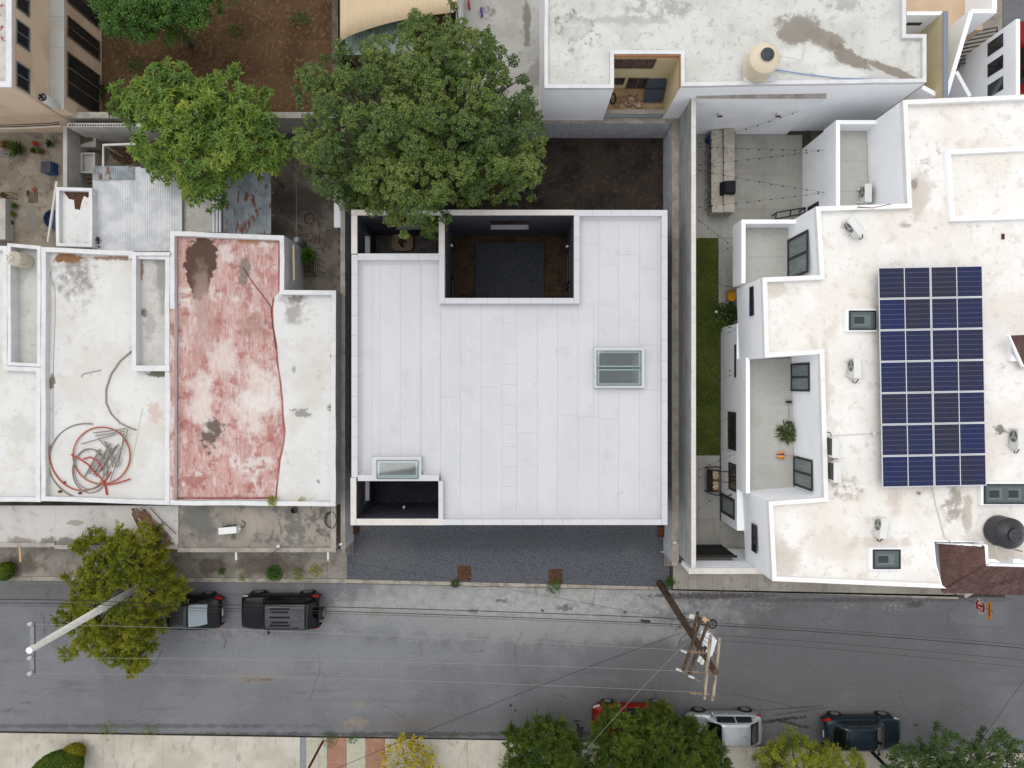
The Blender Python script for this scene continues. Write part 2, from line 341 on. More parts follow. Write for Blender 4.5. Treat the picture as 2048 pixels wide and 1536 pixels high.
def slabs(base, top, bot, cuts, z0, z1, m, gap=.010, name='slab', mats=None):
    """top/bot: polylines as functions of px x; one slab between each pair of cuts"""
    def yy(l, x):
        for (x0, y0), (x1, y1) in zip(l, l[1:]):
            if x0 <= x <= x1: return y0+(y1-y0)*(x-x0)/(x1-x0)
        return l[-1][1] if x > l[-1][0] else l[0][1]
    for i, (a, b) in enumerate(zip(cuts, cuts[1:])):
        q = [P(a, yy(top,a), z1), P(b, yy(top,b), z1), P(b, yy(bot,b), z1), P(a, yy(bot,a), z1)]
        q = [(q[0][0]+gap/2, q[0][1]), (q[1][0]-gap/2, q[1][1]), (q[2][0]-gap/2, q[2][1]), (q[3][0]+gap/2, q[3][1])]
        mm = m if not mats else mats[i % len(mats)]
        MB().prism(q, z0, z1).build(name, mm, base)
# north pavement, left of the grey gravel
T = [(-300,1080),(0,1088),(694,1098)]; Bt = [(-300,1149),(0,1152),(694,1157)]
sw = struct('pavement', MB().prism(PL([(-300,1076),(694,1094),(694,1157),(0,1152),(-300,1149)],.1), -.3, .10), M['joint'])
slabs(sw, T, Bt, [-300,-140,-40,22,52,104,168,236,300,342,425,440,545,553,600,655,694], .1, .125, M['concstain'])
slabs(sw, [(-300,1149.6),(0,1152.6),(694,1158)], [(-300,1159),(0,1161),(694,1166)], list(range(-300,661,64))+[694], -.2, .12, M['kerb'], name='kerb_stone')
# north pavement, right
sw = struct('pavement', MB().prism(PL([(1340,1128),(2010,1140),(2010,1195),(1930,1194),(1345,1181)],.1), -.3, .10), M['joint'])
slabs(sw, [(1346,1125),(1990,1140)], [(1346,1178),(1930,1190),(1990,1150)], [1346,1376,1394,1425,1446,1499,1515,1584,1653,1720,1780,1840,1885,1930], .1, .13, M['conc'])
slabs(sw, [(1346,1179),(1930,1191)], [(1346,1182),(1600,1187),(1930,1199)], list(range(1346,1900,52))+[1918], -.2, .10, M['kerb'], name='kerb_stone')
MB().prism(PL([(1931,1168),(1958,1160),(1950,1185),(1932,1196),(1928,1194)],.1), .05, .125).build('corner_slab', M['concpale'], sw)
# south pavement
M['tileA'] = mat('rust_brown_tiled_paving', (164,124,104), .85, [N(9,(142,100,82),.5,.65,.7), N(1.5,(184,146,126),.5,.7,.5)], vary=.05)
M['tileB'] = mat('cream_green_paving', (188,186,168), .85, [N(5,(170,168,150),.5,.65,.7), N(1.5,(200,198,184),.5,.7,.5)], vary=.04)
T = [(-300,1462),(0,1466),(1000,1481),(2400,1515)]; Bt = [(-300,1760),(2400,1760)]
sw = struct('pavement', MB().prism(PL([(-300,1462),(0,1466),(1000,1481),(2400,1515),(2400,1760),(-300,1760)],.1), -.3, .10), M['joint'])
slabs(sw, T, Bt, [-300,-120,42,165,228,326,472,600], .1, .13, M['concpale'])
slabs(sw, T, Bt, [600,612], .1, .115, M['steel'], name='drain_channel')
slabs(sw, T, Bt, [612,637,654], .1, .13, M['tileB'], name='paving_strip')
slabs(sw, T, Bt, [654,693,731,770,800], .1, .134, None, name='paving_strip', mats=[M['tileA'],M['tileB']])
slabs(sw, T, Bt, [800,860,935,1000,1090,1200,1340,1440,1455,1505,1512,1620,1700,1730,1800,1900,2100,2400], .1, .13, M['concpale'])
# ================================================================ GREY GRAVEL FORECOURT AND GARDEN OF THE WHITE-ROOFED HOUSE
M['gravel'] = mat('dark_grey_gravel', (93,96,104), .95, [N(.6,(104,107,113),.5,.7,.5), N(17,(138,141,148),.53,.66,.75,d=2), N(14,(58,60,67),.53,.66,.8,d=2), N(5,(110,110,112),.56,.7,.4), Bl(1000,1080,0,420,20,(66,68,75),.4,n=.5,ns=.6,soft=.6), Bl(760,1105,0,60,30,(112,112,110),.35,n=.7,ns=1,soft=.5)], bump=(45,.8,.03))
struct('gravel_forecourt', MB().prism(PL([(694,1040),(1334,1040),(1334,1110),(1340,1140),(1334,1173),(1130,1168),(694,1158)],.12), -.4, .12), M['gravel'])
ap = struct('kerb_apron', MB().prism(PL([(694,1158.6),(1130,1168.6),(1334,1173.6),(1334,1181),(1130,1177),(694,1167)],.06), -.4, .05), M['joint'])
slabs(ap, [(694,1158.8),(1130,1168.8),(1334,1173.8)], [(694,1166),(1130,1176),(1334,1180)], [694,800,905,1010,1134,1240,1334], .05, .10, M['kerb'], name='kerb_stone')
M['mulch'] = mat('brown_bark_mulch', (88,62,44), .95, [N(16,(140,108,80),.52,.66,.9), N(12,(46,32,24),.5,.65,.9)], bump=(18,1,.06))
for i, (x0, x1, y0, y1) in enumerate(((915,942,1132,1161),(1097,1125,1138,1168))):
    a = P(x0,y0,.12); b = P(x1,y1,.12)
    single('planting_pit', MB().box(a[0],b[0],b[1],a[1],.06,.135), M['mulch'], 'square brown mulch planting pit in grey gravel, '+('left' if i == 0 else 'right')+' one of the two', 'planting pit', 'mulch planting pits in the forecourt')
# garden soil: behind and beside the house, visible in the courtyards too
struct('garden_soil', MB().box(-8.7, 8.3, -6.75, 13.3, -.4, .03), M['soil'])
# ---- block walls round the plot
ALB[0] = 1.0
M['block'] = mat('grey_concrete_block', (188,190,196), .9, [N(2.5,(166,168,175),.42,.62,.7), N(14,(204,206,212),.55,.68,.5), N(.6,(176,174,172),.5,.7,.5)], bump=(30,.2,.01), vary=.08)
ALB[0] = .72
M['mortar'] = mat('dark_mortar', (92,92,96), .95)
M['cap'] = mat('cement_wall_cap', (176,170,162), .9, [N(1.5,(146,140,132),.42,.62,.8), N(9,(196,192,184),.55,.7,.5), N(5,(112,106,100),.62,.74,.6)], bump=(20,.2,.01), vary=.06)
def blockwall(label, x0, x1, y0, y1, zt, face, rows=3, bl=.42, label_grp=None, from_t=0.0, to_t=1.0, capmat=None):
    """wall box; blocks as separate pieces on the garden face. face: '-x','+x','-y'"""
    t = thing('block_wall', label, 'wall', ((x0+x1)/2, (y0+y1)/2, 0))
    MB().box(x0, x1, y0, y1, 0, zt-.05).build('core', M['mortar'], t)
    L = (y1-y0) if face[1] == 'x' else (x1-x0); n = int(L/bl); bh = (zt-.06)/rows; d = .02
    me = None
    for i in range(n):
        tt = (i+.5)/n
        if not (from_t <= tt <= to_t): continue
        for r in range(rows):
            s = i*L/n; a, b = s+.006, s+L/n-.006; z0, z1 = r*bh+.006, (r+1)*bh-.006
            if me is None:
                mb = MB()
                if face[1] == 'x': mb.box(-d/2, d/2, -(b-a)/2, (b-a)/2, -(z1-z0)/2, (z1-z0)/2)
                else: mb.box(-(b-a)/2, (b-a)/2, -d/2, d/2, -(z1-z0)/2, (z1-z0)/2)
                o = mb.build('block', M['block'], t, local=True); me = o.data
            else:
                o = bpy.data.objects.new('block', me); COL.objects.link(o); o.parent = t
            j = rnd.uniform(-.004,.004); og = ORG[t.name]
            if face[1] == 'x': o.location = ((x0-d/2 if face == '-x' else x1+d/2)+j-og.x, y0+(a+b)/2-og.y, (z0+z1)/2)
            else: o.location = (x0+(a+b)/2-og.x, y0-d/2+j-og.y, (z0+z1)/2)
    # cap in pieces
    n = max(2, int(L/1.9))
    for i in range(n):
        g = .004
        if face[1] == 'x': MB().box(x0-.02, x1+.02, y0+i*L/n+g, y0+(i+1)*L/n-g, zt-.05, zt+rnd.uniform(-.006,.006)).build('coping', capmat or M['cap'], t)
        else: MB().box(x0+i*L/n+g, x0+(i+1)*L/n-g, y0-.02, y1+.02, zt-.05, zt+rnd.uniform(-.006,.006)).build('coping', capmat or M['cap'], t)
    return t
blockwall('grey block garden wall at the back of the white-roofed house, half under the big tree', -8.4, 8.08, 13.17, 13.42, 2.15, '-y', from_t=.3)
blockwall('long low grey block wall along the right side of the white-roofed house', 8.1, 8.40, -9.0, 13.42, 2.15, '-x')
blockwall('long low grey block wall along the left side of the white-roofed house', -8.64, -8.45, -8.35, 13.42, 2.15, '+x')
# sloping wall ends
for sx, (xa, xb, ys) in enumerate(((8.1,8.38,-9.0),(-8.62,-8.45,-8.35))):
    mb = MB(); v = [(xa,ys-.01,0),(xb,ys-.01,0),(xb,ys-.01,2.08),(xa,ys-.01,2.08),(xa,ys-.75,0),(xb,ys-.75,0),(xb,ys-.2,2.02),(xa,ys-.2,2.02)]
    mb._add(v, [(4,5,6,7),(0,4,7,3),(1,2,6,5),(3,7,6,2),(0,3,2,1),(0,1,5,4)])
    single('wall_end', mb, M['cap'], 'sloping cement end of the '+('right' if sx == 0 else 'left')+' block wall by the gravel forecourt', 'wall')
# ================================================================ WHITE-ROOFED HOUSE (centre)
ZT, ZR = 4.6, 4.22
kx = lambda p: PX(p, ZT); ky = lambda p: PY(p, ZT)
M['membrane'] = mat('white_roof_membrane', (217,218,222), .6, [N(.35,(211,212,217),.42,.62,.8), N(2.5,(222,221,223),.5,.7,.5,st=(2,.25,1)), N(9,(204,204,208),.6,.75,.35), N(1.1,(203,201,202),.58,.72,.5), V(1.6,(150,150,156),.012,.006,.8), V(.5,(130,126,124),.008,.004,.8)], vary=.014)
M['capwarm'] = mat('warm_white_render', (228,223,217), .85, [N(2.5,(216,210,203),.45,.62,.7), N(12,(196,186,176),.6,.72,.5)], bump=(25,.2,.01))
M['charcoal'] = mat('charcoal_wall_paint', (74,74,86), .8, [N(.8,(66,66,77),.42,.62,.7), N(5,(82,82,94),.55,.7,.4)])
M['seam'] = mat('roof_deck_under_sheets', (150,150,154), .9)
M['reveal'] = mat('pale_grey_reveal', (150,152,162), .8)
house = thing('house', 'low square house with white sheet roof, dark courtyards and two skylights, centre of the plot', 'house', (-.1,.8,0))
def hmass(mb, a, b, c, d, hole=None):
    x0, x1, y0, y1 = kx(a), kx(b), ky(d), ky(c)
    if hole is None: mb.box(x0, x1, y0, y1, 0, ZR); return
    hx0, hx1, hy0, hy1 = hole
    mb.box(x0, hx0, y0, y1, 0, ZR); mb.box(hx1, x1, y0, y1, 0, ZR); mb.box(hx0, hx1, y0, hy0, 0, ZR); mb.box(hx0, hx1, hy1, y1, 0, ZR); mb.box(hx0, hx1, hy0, hy1, 0, ZR-1.5)
SK1 = (PX(757,4.7), PX(832,4.7), PY(955,4.7), PY(924,4.7)); SK2 = (PX(1198,4.7), PX(1279,4.7), PY(768,4.7), PY(704,4.7))
mb = MB(); hmass(mb, 703, 889, 507, 958.5, SK1); hmass(mb, 889.02, 1148, 596, 1050); hmass(mb, 877, 889, 958.6, 1050); hmass(mb, 1148.02, 1335, 420, 1050, SK2)
mb.build('wall', M['charcoal'], house)
# garden walls of the courtyards, with their openings
def wallx(x0, x1, y0, y1, z1, holes, m=None):      # wall running along y, holes (ya,yb,za,zb)
    mb = MB(); ys = y0
    for ya, yb, za, zb in sorted(holes):
        mb.box(x0,x1,ys,ya,0,z1); mb.box(x0,x1,ya,yb,0,za); mb.box(x0,x1,ya,yb,zb,z1); ys = yb
    mb.box(x0,x1,ys,y1,0,z1); return mb.build('courtyard_wall', m or M['charcoal'], house)
def wally(x0, x1, y0, y1, z1, holes, m=None):
    mb = MB(); xs = x0
    for xa, xb, za, zb in sorted(holes):
        mb.box(xs,xa,y0,y1,0,z1); mb.box(xa,xb,y0,y1,0,za); mb.box(xa,xb,y0,y1,zb,z1); xs = xb
    mb.box(xs,x1,y0,y1,0,z1); return mb.build('courtyard_wall', m or M['charcoal'], house)
zc = ZT-.05
wally(kx(703), kx(1147.98), ky(430), ky(420), zc, [(-6.0,-4.2,1.46,3.3),(-1.1,.86,1.46,3.48)])
wallx(kx(703), kx(714), ky(506.98), ky(430.02), zc, [(6.3,7.6,1.5,3.0)])
wallx(kx(878), kx(888.98), ky(506.98), ky(430.02), zc, [])
wallx(kx(703), kx(712), ky(1050), ky(958.52), zc, [(-6.0,-4.75,1.43,3.0)])
wally(kx(712.02), kx(876.98), ky(1050), ky(1038), zc, [])
# pale sills in the openings
for x0,x1,y0,y1,z in ((-1.1,.86,ky(430),ky(420),1.46),(-6,-4.2,ky(430),ky(420),1.46),(kx(703),kx(714),6.3,7.6,1.5),(kx(703),kx(712),-6.0,-4.75,1.43)):
    MB().box(x0+.003,x1-.003,y0-.002,y1+.002,z,z+.015).build('window_sill', M['reveal'], house)
# warm rendered tops of those walls
for a,b,c,d in ((703,1148,420,430),(703,714,430.3,507),(878,889,430.3,508.5),(701.5,712,956,1050),(712.3,886,1038,1050)):
    MB().box(kx(a)-.01,kx(b)+.01,ky(d)-.01,ky(c)+.01,zc,ZT+.002).build('wall_cap', M['capwarm'], house)
# white coping in sheet lengths, on a parapet
def coping(a, b, c, d, seg=.95):
    x0,x1,y0,y1 = kx(a),kx(b),ky(d),ky(c); alongx = (x1-x0) > (y1-y0); L = max(x1-x0,y1-y0); n = max(1,round(L/seg)); g=.004
    for i in range(n):
        u0, u1 = i*L/n, (i+1)*L/n
        h = ZT+rnd.uniform(-.003,.003)
        if alongx: MB().box(x0+u0+g,x0+u1-g,y0,y1,ZR,h).build('coping', M['membrane'], house)
        else: MB().box(x0,x1,y0+u0+g,y0+u1-g,ZR,h).build('coping', M['membrane'], house)
coping(703,715,509,955); coping(715.2,878,507,520); coping(878.2,889,508.7,607); coping(889.2,1148,596,607); coping(1148.2,1159,432,607)
coping(1148.2,1335,420,431.8); coping(1323.5,1335,432,1050); coping(886.3,1323.3,1038.5,1050); coping(715.2,878,950,962); coping(877,886,962.2,1037.8)
# sloped flashing strip inside the parapets (a soft 45 degree fillet)
def fillet(a, b, c, d, side):
    x0,x1,y0,y1 = kx(a),kx(b),ky(d),ky(c); w=.14; h=.16; mb=MB()
    if side == 'n': mb._add([(x0,y1,ZR+h),(x1,y1,ZR+h),(x1,y1-w,ZR+.012),(x0,y1-w,ZR+.012)],[(3,2,1,0)])
    if side == 's': mb._add([(x0,y0,ZR+h),(x1,y0,ZR+h),(x1,y0+w,ZR+.012),(x0,y0+w,ZR+.012)],[(0,1,2,3)])
    if side == 'w': mb._add([(x0,y0,ZR+h),(x0,y1,ZR+h),(x0+w,y1,ZR+.012),(x0+w,y0,ZR+.012)],[(3,2,1,0)])
    if side == 'e': mb._add([(x1,y0,ZR+h),(x1,y1,ZR+h),(x1-w,y1,ZR+.012),(x1-w,y0,ZR+.012)],[(0,1,2,3)])
    mb.build('flashing', M['membrane'], house)
fillet(715,722,520,950,'w'); fillet(715,878,520,526,'n'); fillet(1316,1323.5,432,1038,'e'); fillet(1159,1323,431.8,438,'n'); fillet(886,1323,1032,1038.5,'s'); fillet(715,744,944,950,'s'); fillet(845,878,944,950,'s')
# roof sheets
xs = [718,760,800.5,841,881,921,962,1004,1033,1075,1115,1156,1197,1237,1279,1322]
def rsheet(a, b, c, d):
    for (ha, hb, hc, hd) in ((744.5,843.5,912.5,962),(1187.5,1288.5,694.5,776.5)):
        if a < hb and b > ha and c < hd and d > hc:
            if a < ha: rsheet(a, ha, c, d); a = ha
            if b > hb: rsheet(hb, b, c, d); b = hb
            if c < hc: rsheet(a, b, c, hc)
            if d > hd: rsheet(a, b, hd, d)
            return
    if b-a < 1 or d-c < 1: return
    x0,x1,y0,y1 = PX(a,ZR),PX(b,ZR),PY(d,ZR),PY(c,ZR); g=.0028; z=ZR+.008+rnd.uniform(0,.003)
    MB().box(x0+g,x1-g,y0+g,y1-g,ZR+.001,z).build('roof_sheet', M['membrane'], house)
def runs(c, d, cuts):
    y = c
    for q in list(cuts)+[d]:
        yield (y, q); y = q
for i in range(len(xs)-1):
    a, b = xs[i], xs[i+1]
    if b <= 882: c, d = 517, 952
    elif b <= 1157: c, d = 605, 1041
    else: c, d = 428, 1041
    cuts = []
    if i == 7: cuts = [646,688,728,769,810,849,893,933,973,1014]
    elif a >= 1237: cuts = [510+rnd.uniform(-40,40), 690 if i == 14 else 640, 779]
    elif a >= 1115: cuts = [505+rnd.uniform(-30,30), 608, 830+rnd.uniform(-20,20)] if a>=1156 else [830]
    elif rnd.random() < .2: cuts = [rnd.uniform(620,940) if b <= 882 else rnd.uniform(760,990)]
    cuts = [q for q in cuts if c+10 < q < d-10]
    for (u, v) in runs(c, d, cuts):
        rsheet(a, b, u, v)
# skylights
M['skyglass'] = glassmat('skylight_glass', (.86,.93,.92), .10)
M['skyframe'] = mat('blue_grey_skylight_edge', (92,110,118), .4)
M['shaft'] = mat('white_skylight_shaft', (224,230,228), .6)
M['shaftfloor'] = mat('grey_room_below', (66,80,86), .7, [N(2,(84,98,102),.45,.6,.7)])
def skylight(label, o0, hole, panes):
    x0,x1,y0,y1 = PX(o0[0],4.5),PX(o0[1],4.5),PY(o0[3],4.5),PY(o0[2],4.5); hx0,hx1,hy0,hy1 = hole
    t = thing('skylight', label, 'skylight', ((x0+x1)/2,(y0+y1)/2,ZR))
    t['group'] = 'skylights of the white-roofed house'
    mb = MB(); zt = 4.60
    for (a,b,c,d) in ((x0,hx0,y0,y1),(hx1,x1,y0,y1),(hx0,hx1,y0,hy0),(hx0,hx1,hy1,y1)): mb.box(a,b,c,d,ZR+.012,zt)
    mb.build('kerb', M['membrane'], t)
    mb = MB(); e=.02; zb=ZR-1.49
    for (a,b,c,d) in ((hx0,hx0+e,hy0,hy1),(hx1-e,hx1,hy0,hy1),(hx0+e,hx1-e,hy0,hy0+e),(hx0+e,hx1-e,hy1-e,hy1)): mb.box(a,b,c,d,zb,zt+.02)
    mb.build('shaft', M['shaft'], t)
    MB().box(hx0+e,hx1-e,hy0+e,hy1-e,zb-.005,zb+.01).build('floor_below', M['shaftfloor'], t)
    n = panes; L = (hy1-hy0+.16)/n
    for i in range(n):
        a,b,c,d = hx0-.10,hx1+.10,hy0-.08+i*L+.012,hy0-.08+(i+1)*L-.012
        p = MB().box(a+.03,b-.03,c+.03,d-.03,zt+.045,zt+.057).build('pane', M['skyglass'], t)
        f = MB(); w=.03
        for q in ((a,a+w,c,d),(b-w,b,c,d),(a+w,b-w,c,c+w),(a+w,b-w,d-w,d)): f.box(*q,zt+.002,zt+.065)
        f.build('frame', M['skyframe'], p)
        f = MB(); w2 = .07
        for q in ((a+w+.01,a+w+w2,c+w+.01,d-w-.01),(b-w-w2,b-w-.01,c+w+.01,d-w-.01),(a+w+w2,b-w-w2,c+w+.01,c+w+w2),(a+w+w2,b-w-w2,d-w-w2,d-w-.01)): f.box(*q,zt+.004,zt+.035)
        f.build('inner_lining', M['shaft'], p)
skylight('single-pane glass skylight at the front left corner of the white sheet roof', (745,843,913,961), SK1, 1)
skylight('two-pane glass skylight on the right side of the white sheet roof', (1188,1288,695,776), SK2, 2)
# courtyard floors
M['padgravel'] = mat('blue_black_fine_gravel', (52,55,64), .95, [N(17,(84,87,96),.53,.66,.75,d=2), N(14,(28,30,36),.53,.66,.8,d=2), N(1.2,(66,64,64),.52,.68,.5)], bump=(45,.8,.03))
M['courtsoil'] = mat('brown_courtyard_earth', (70,53,38), .95, [N(1.2,(50,38,28),.42,.62), N(9,(100,80,60),.56,.68,.6), V(8,(170,160,140),.1,.04,.7,m=(2,.5,.6))], bump=(14,.6,.04))
M['courtconc'] = mat('dim_courtyard_concrete', (112,108,106), .9, [N(2,(88,84,84),.42,.62), N(8,(146,140,136),.56,.68,.5)])
cx = lambda p: PX(p, .15); cy = lambda p: PY(p, .15)
struct('courtyard_earth', MB().box(kx(889)+.02, kx(1148)-.02, ky(596)+.02, ky(430)-.02, -.1, .06), M['courtsoil'])
single('gravel_pad', MB().box(cx(951), cx(1088), ky(596)+.02, cy(485), .06, .22), M['padgravel'], 'rectangular dark gravel pad on the brown earth of the larger courtyard', 'gravel pad')
struct('courtyard_floor', MB().box(kx(714)+.02, kx(878)-.02, ky(507)+.02, ky(430)-.02, -.1, .10), M['courtconc'])
struct('front_courtyard_gravel', MB().box(kx(712)+.02, kx(877)-.02, ky(1038)+.02, ky(962)-.02, -.1, .10), M['padgravel'])
# doors and window in the walls of the courtyards
def fr_x(x, y0, y1, z0, z1, side, name, label=None, pane=None, w=.06, parent=None):
    """framed opening on a wall facing +-x (side) at plane x"""
    parent = parent or house
    mb = MB(); d = .05*side; g = .003*side
    for a,b,c,e in ((y0,y0+w,z0,z1),(y1-w,y1,z0,z1),(y0+w,y1-w,z0,z0+w),(y0+w,y1-w,z1-w,z1)): mb.box(x+g, x+d, a, b, c, e)
    p = MB().box(x+g, x+d*.4, y0+w, y1-w, z0+w, z1-w).build(name, pane or M['darkglass'], parent); mb.build('frame', M['frame'], p); return p
fr_x(kx(889.05), 4.4, 5.6, .12, 2.3, 1, 'door'); fr_x(kx(1148)-.0, 5.2, 6.9, .9, 2.4, -1, 'window'); fr_x(kx(1148)-.0, 4.3, 5.0, .12, 2.3, -1, 'door')
# little white wall lamps
def walllamp(x, y, z, n, label):
    t = thing('wall_lamp', label, 'wall lamp', (x,y,z)); t['group'] = 'white wall lamps in the courtyards'
    nx, ny = n
    MB().lathe([(.03,0),(.03,.02)], (0,0,0), 10, (nx,ny,0)).build('back_plate', M['pvc'], t, local=True)
    MB().bar((0,0,0),(nx*.10,ny*.10,0),.03,.03).build('arm', M['pvc'], t, local=True)
    MB().lathe([(.055,-.11),(.05,-.09),(.025,-.02),(.025,.02),(.05,.09),(.055,.11)], (nx*.11,ny*.11,0), 12).build('shade', M['pvc'], t, local=True)
walllamp(kx(889)+.01, PY(491,1.9), 1.9, (1,0), 'white double-cone wall lamp on the left wall of the larger courtyard')
walllamp(kx(1148)-.01, PY(493,1.9), 1.9, (-1,0), 'white double-cone wall lamp on the right wall of the larger courtyard')
walllamp(PX(808,2.0), ky(1038)+.01, 2.0, (0,1), 'white double-cone wall lamp in the small front courtyard')
# rusty planter boxes at the front corners
for x, y, lab in ((711,1055,'left'),(1322,1062,'right')):
    p = P(x,y,.12); s=.2; mb = MB()
    mb.box(p[0]-s,p[0]+s,p[1]-s*1.4,p[1]-s*1.4+.03,.12,.42); mb.box(p[0]-s,p[0]+s,p[1]+s*1.4-.03,p[1]+s*1.4,.12,.42); mb.box(p[0]-s,p[0]-s+.03,p[1]-s*1.4+.03,p[1]+s*1.4-.03,.12,.42); mb.box(p[0]+s-.03,p[0]+s,p[1]-s*1.4+.03,p[1]+s*1.4-.03,.12,.42)
    t = thing('planter_box', 'small rusty brown planter box at the '+lab+' front corner of the white-roofed house', 'planter', (p[0],p[1],.12)); mb.build('box', M['rust'], t)
    MB().box(p[0]-s+.03,p[0]+s-.03,p[1]-s*1.4+.03,p[1]+s*1.4-.03,.13,.36).build('soil', M['mulch'], t)
# ================================================================ LEFT HOUSES (one storey, flat white roofs)
LZ, LR = 3.25, 2.92
M['lroof'] = mat('old_white_roof_coating', (234,234,233), .85, [N(.5,(224,223,221),.42,.62,.7), N(3,(212,210,207),.55,.7,.5), N(14,(180,177,171),.62,.75,.5), N(.35,(220,214,204),.5,.64,.6), N(1.3,(196,190,182),.6,.72,.5), V(3,(90,84,80),.03,.012,.7), V(7,(120,114,108),.05,.02,.5,m=(.8,.5,.62)),
    Bl(150,545,LR,34,52,(128,120,112),.75,n=.7,ns=1.4,soft=.6,k=(3,.3,.6)), Bl(135,515,LR,30,9,(140,98,56),.95,n=.6,ns=2.5,soft=.3), Bl(220,516,LR,46,4,(150,100,66),.8,n=.8,ns=3,soft=.3),
    Bl(103,763,LR,6,12,(120,98,76),.9,n=.6,ns=4,soft=.3), Bl(310,825,LR,12,22,(214,176,166),.6,n=.9,ns=3,soft=.4,rot=20), Bl(588,600,LR,24,12,(116,106,98),.8,n=.7,ns=1.6,soft=.5,k=(3,.3,.6)), Bl(585,628,LR,16,20,(150,146,144),.7,n=.7,ns=2.5,soft=.5),
    Bl(602,826,LR,17,8,(140,140,140),.8,n=.9,ns=3,soft=.3), Bl(588,738,LR,4,7,(150,150,148),.7,n=.7,ns=4,soft=.3), Bl(636,962,LR,5,4,(140,142,146),.8,n=.7,ns=5,soft=.3),
    Bl(318,748,LR,24,6,(96,92,66),.9,n=.7,ns=3,soft=.3), Bl(40,860,LR,30,30,(206,206,202),.6,n=.9,ns=1.6,soft=.5)], bump=(14,.12,.02))
M['lbox'] = mat('greyed_white_roof_pan', (214,213,208), .85, [N(.7,(198,196,190),.42,.62,.7), N(4,(184,180,174),.56,.7,.6), Bl(330,550,LR,22,60,(150,146,142),.8,n=.6,ns=1.4,soft=.5), Bl(288,626,LR,6,8,(110,100,92),.9,n=.6,ns=3,soft=.3), Bl(300,655,LR,10,30,(166,163,160),.6,n=.9,ns=2,soft=.4), Bl(284,540,LR,3,22,(140,96,70),.8,n=.6,ns=4,soft=.3)])
M['lparapet'] = mat('white_parapet_paint', (236,236,238), .8, [N(2,(222,222,224),.45,.65,.7), N(9,(200,198,198),.62,.74,.6), N(1.1,(206,212,222),.56,.7,.4)], bump=(12,.15,.02))
M['red'] = mat('worn_red_roof_coating', (222,200,195), .85, [
    N(.9,(208,168,162),.34,.54,.85,st=(1,.5,1)), N(7,(200,158,151),.48,.62,.65,st=(1,.12,1)), N(1.5,(186,132,125),.53,.62,.8,st=(1,.5,1),rot=.3), N(16,(182,124,117),.52,.62,.6,st=(1,.1,1),m=(.9,.38,.58)),
    N(.6,(232,226,222),.54,.64,.75), N(10,(236,230,227),.56,.68,.55,st=(1,.2,1)), N(1.0,(170,104,98),.55,.66,.75,st=(.8,1.3,1),rot=.5), N(2.8,(164,100,94),.59,.66,.6,st=(1,.8,1),rot=-.4), N(5,(176,116,110),.55,.66,.5,st=(1,.25,1),rot=.15),
    N(24,(150,96,92),.6,.68,.5), N(.7,(186,168,160),.58,.7,.4),
    Bl(402,520,LR,34,44,(94,72,62),1,n=.35,ns=2,soft=.06), Bl(398,545,LR,25,48,(92,71,61),1,n=.3,ns=2,soft=.06), Bl(402,590,LR,15,60,(176,152,140),.55,n=.5,ns=1.5,soft=.5),
    Bl(490,535,LR,12,20,(140,128,122),.9,n=.45,ns=2.2,soft=.15), Bl(487,560,LR,9,12,(138,126,120),.85,n=.5,ns=2.5,soft=.15), Bl(421,868,LR,20,30,(108,94,86),.95,n=.8,ns=2,soft=.25,rot=-18,k=(3,.3,.5)),
    Bl(410,660,LR,24,70,(186,152,144),.5,n=.8,ns=1.2,soft=.5), Bl(510,650,LR,26,22,(158,120,112),.5,n=.8,ns=2,soft=.4), Bl(510,478,LR,40,9,(176,130,84),.8,n=.7,ns=3,soft=.3), Bl(520,800,LR,36,60,(240,234,228),.65,n=.8,ns=1.2,soft=.4), Bl(400,800,LR,24,50,(240,234,228),.6,n=.8,ns=1.2,soft=.4),
    Bl(450,720,LR,30,36,(238,232,226),.55,n=.8,ns=1.2,soft=.4)], bump=(14,.12,.02))
M['reddeep'] = mat('deep_red_roof_edge', (160,92,88), .85, [N(5,(190,136,130),.5,.64,.8,st=(1,.3,1)), N(20,(214,170,164),.58,.7,.6)])
def lp(pts): return PL(pts, LZ)
def rooms(name, label, outline, w=.22, roofm='lroof', zt=LZ, zr=LR, wallm='lparapet'):
    t = thing(name, label, 'house'); poly = wob([(p[0],p[1]) for p in PL(outline, zt)])
    c = np.array(poly).mean(0); t.location = (c[0],c[1],0); ORG[t.name] = Vector(t.location)
    MB().prism(poly, 0, zr).build('wall', M[wallm], t)
    MB().ring(poly, w, zr, zt).build('parapet', M['lparapet'], t)
    q = inset(poly if sum(poly[i][0]*poly[(i+1)%len(poly)][1]-poly[(i+1)%len(poly)][0]*poly[i][1] for i in range(len(poly)))>0 else poly[::-1], w+.002)
    MB().sheet(q, zr+.006).build('roof', M[roofm], t); return t
h1 = rooms('house', 'one-storey house with red and white flat roof beside the white-roofed house', [(340,462),(568,471),(568,580),(672,581),(671,1013),(340,1010)])
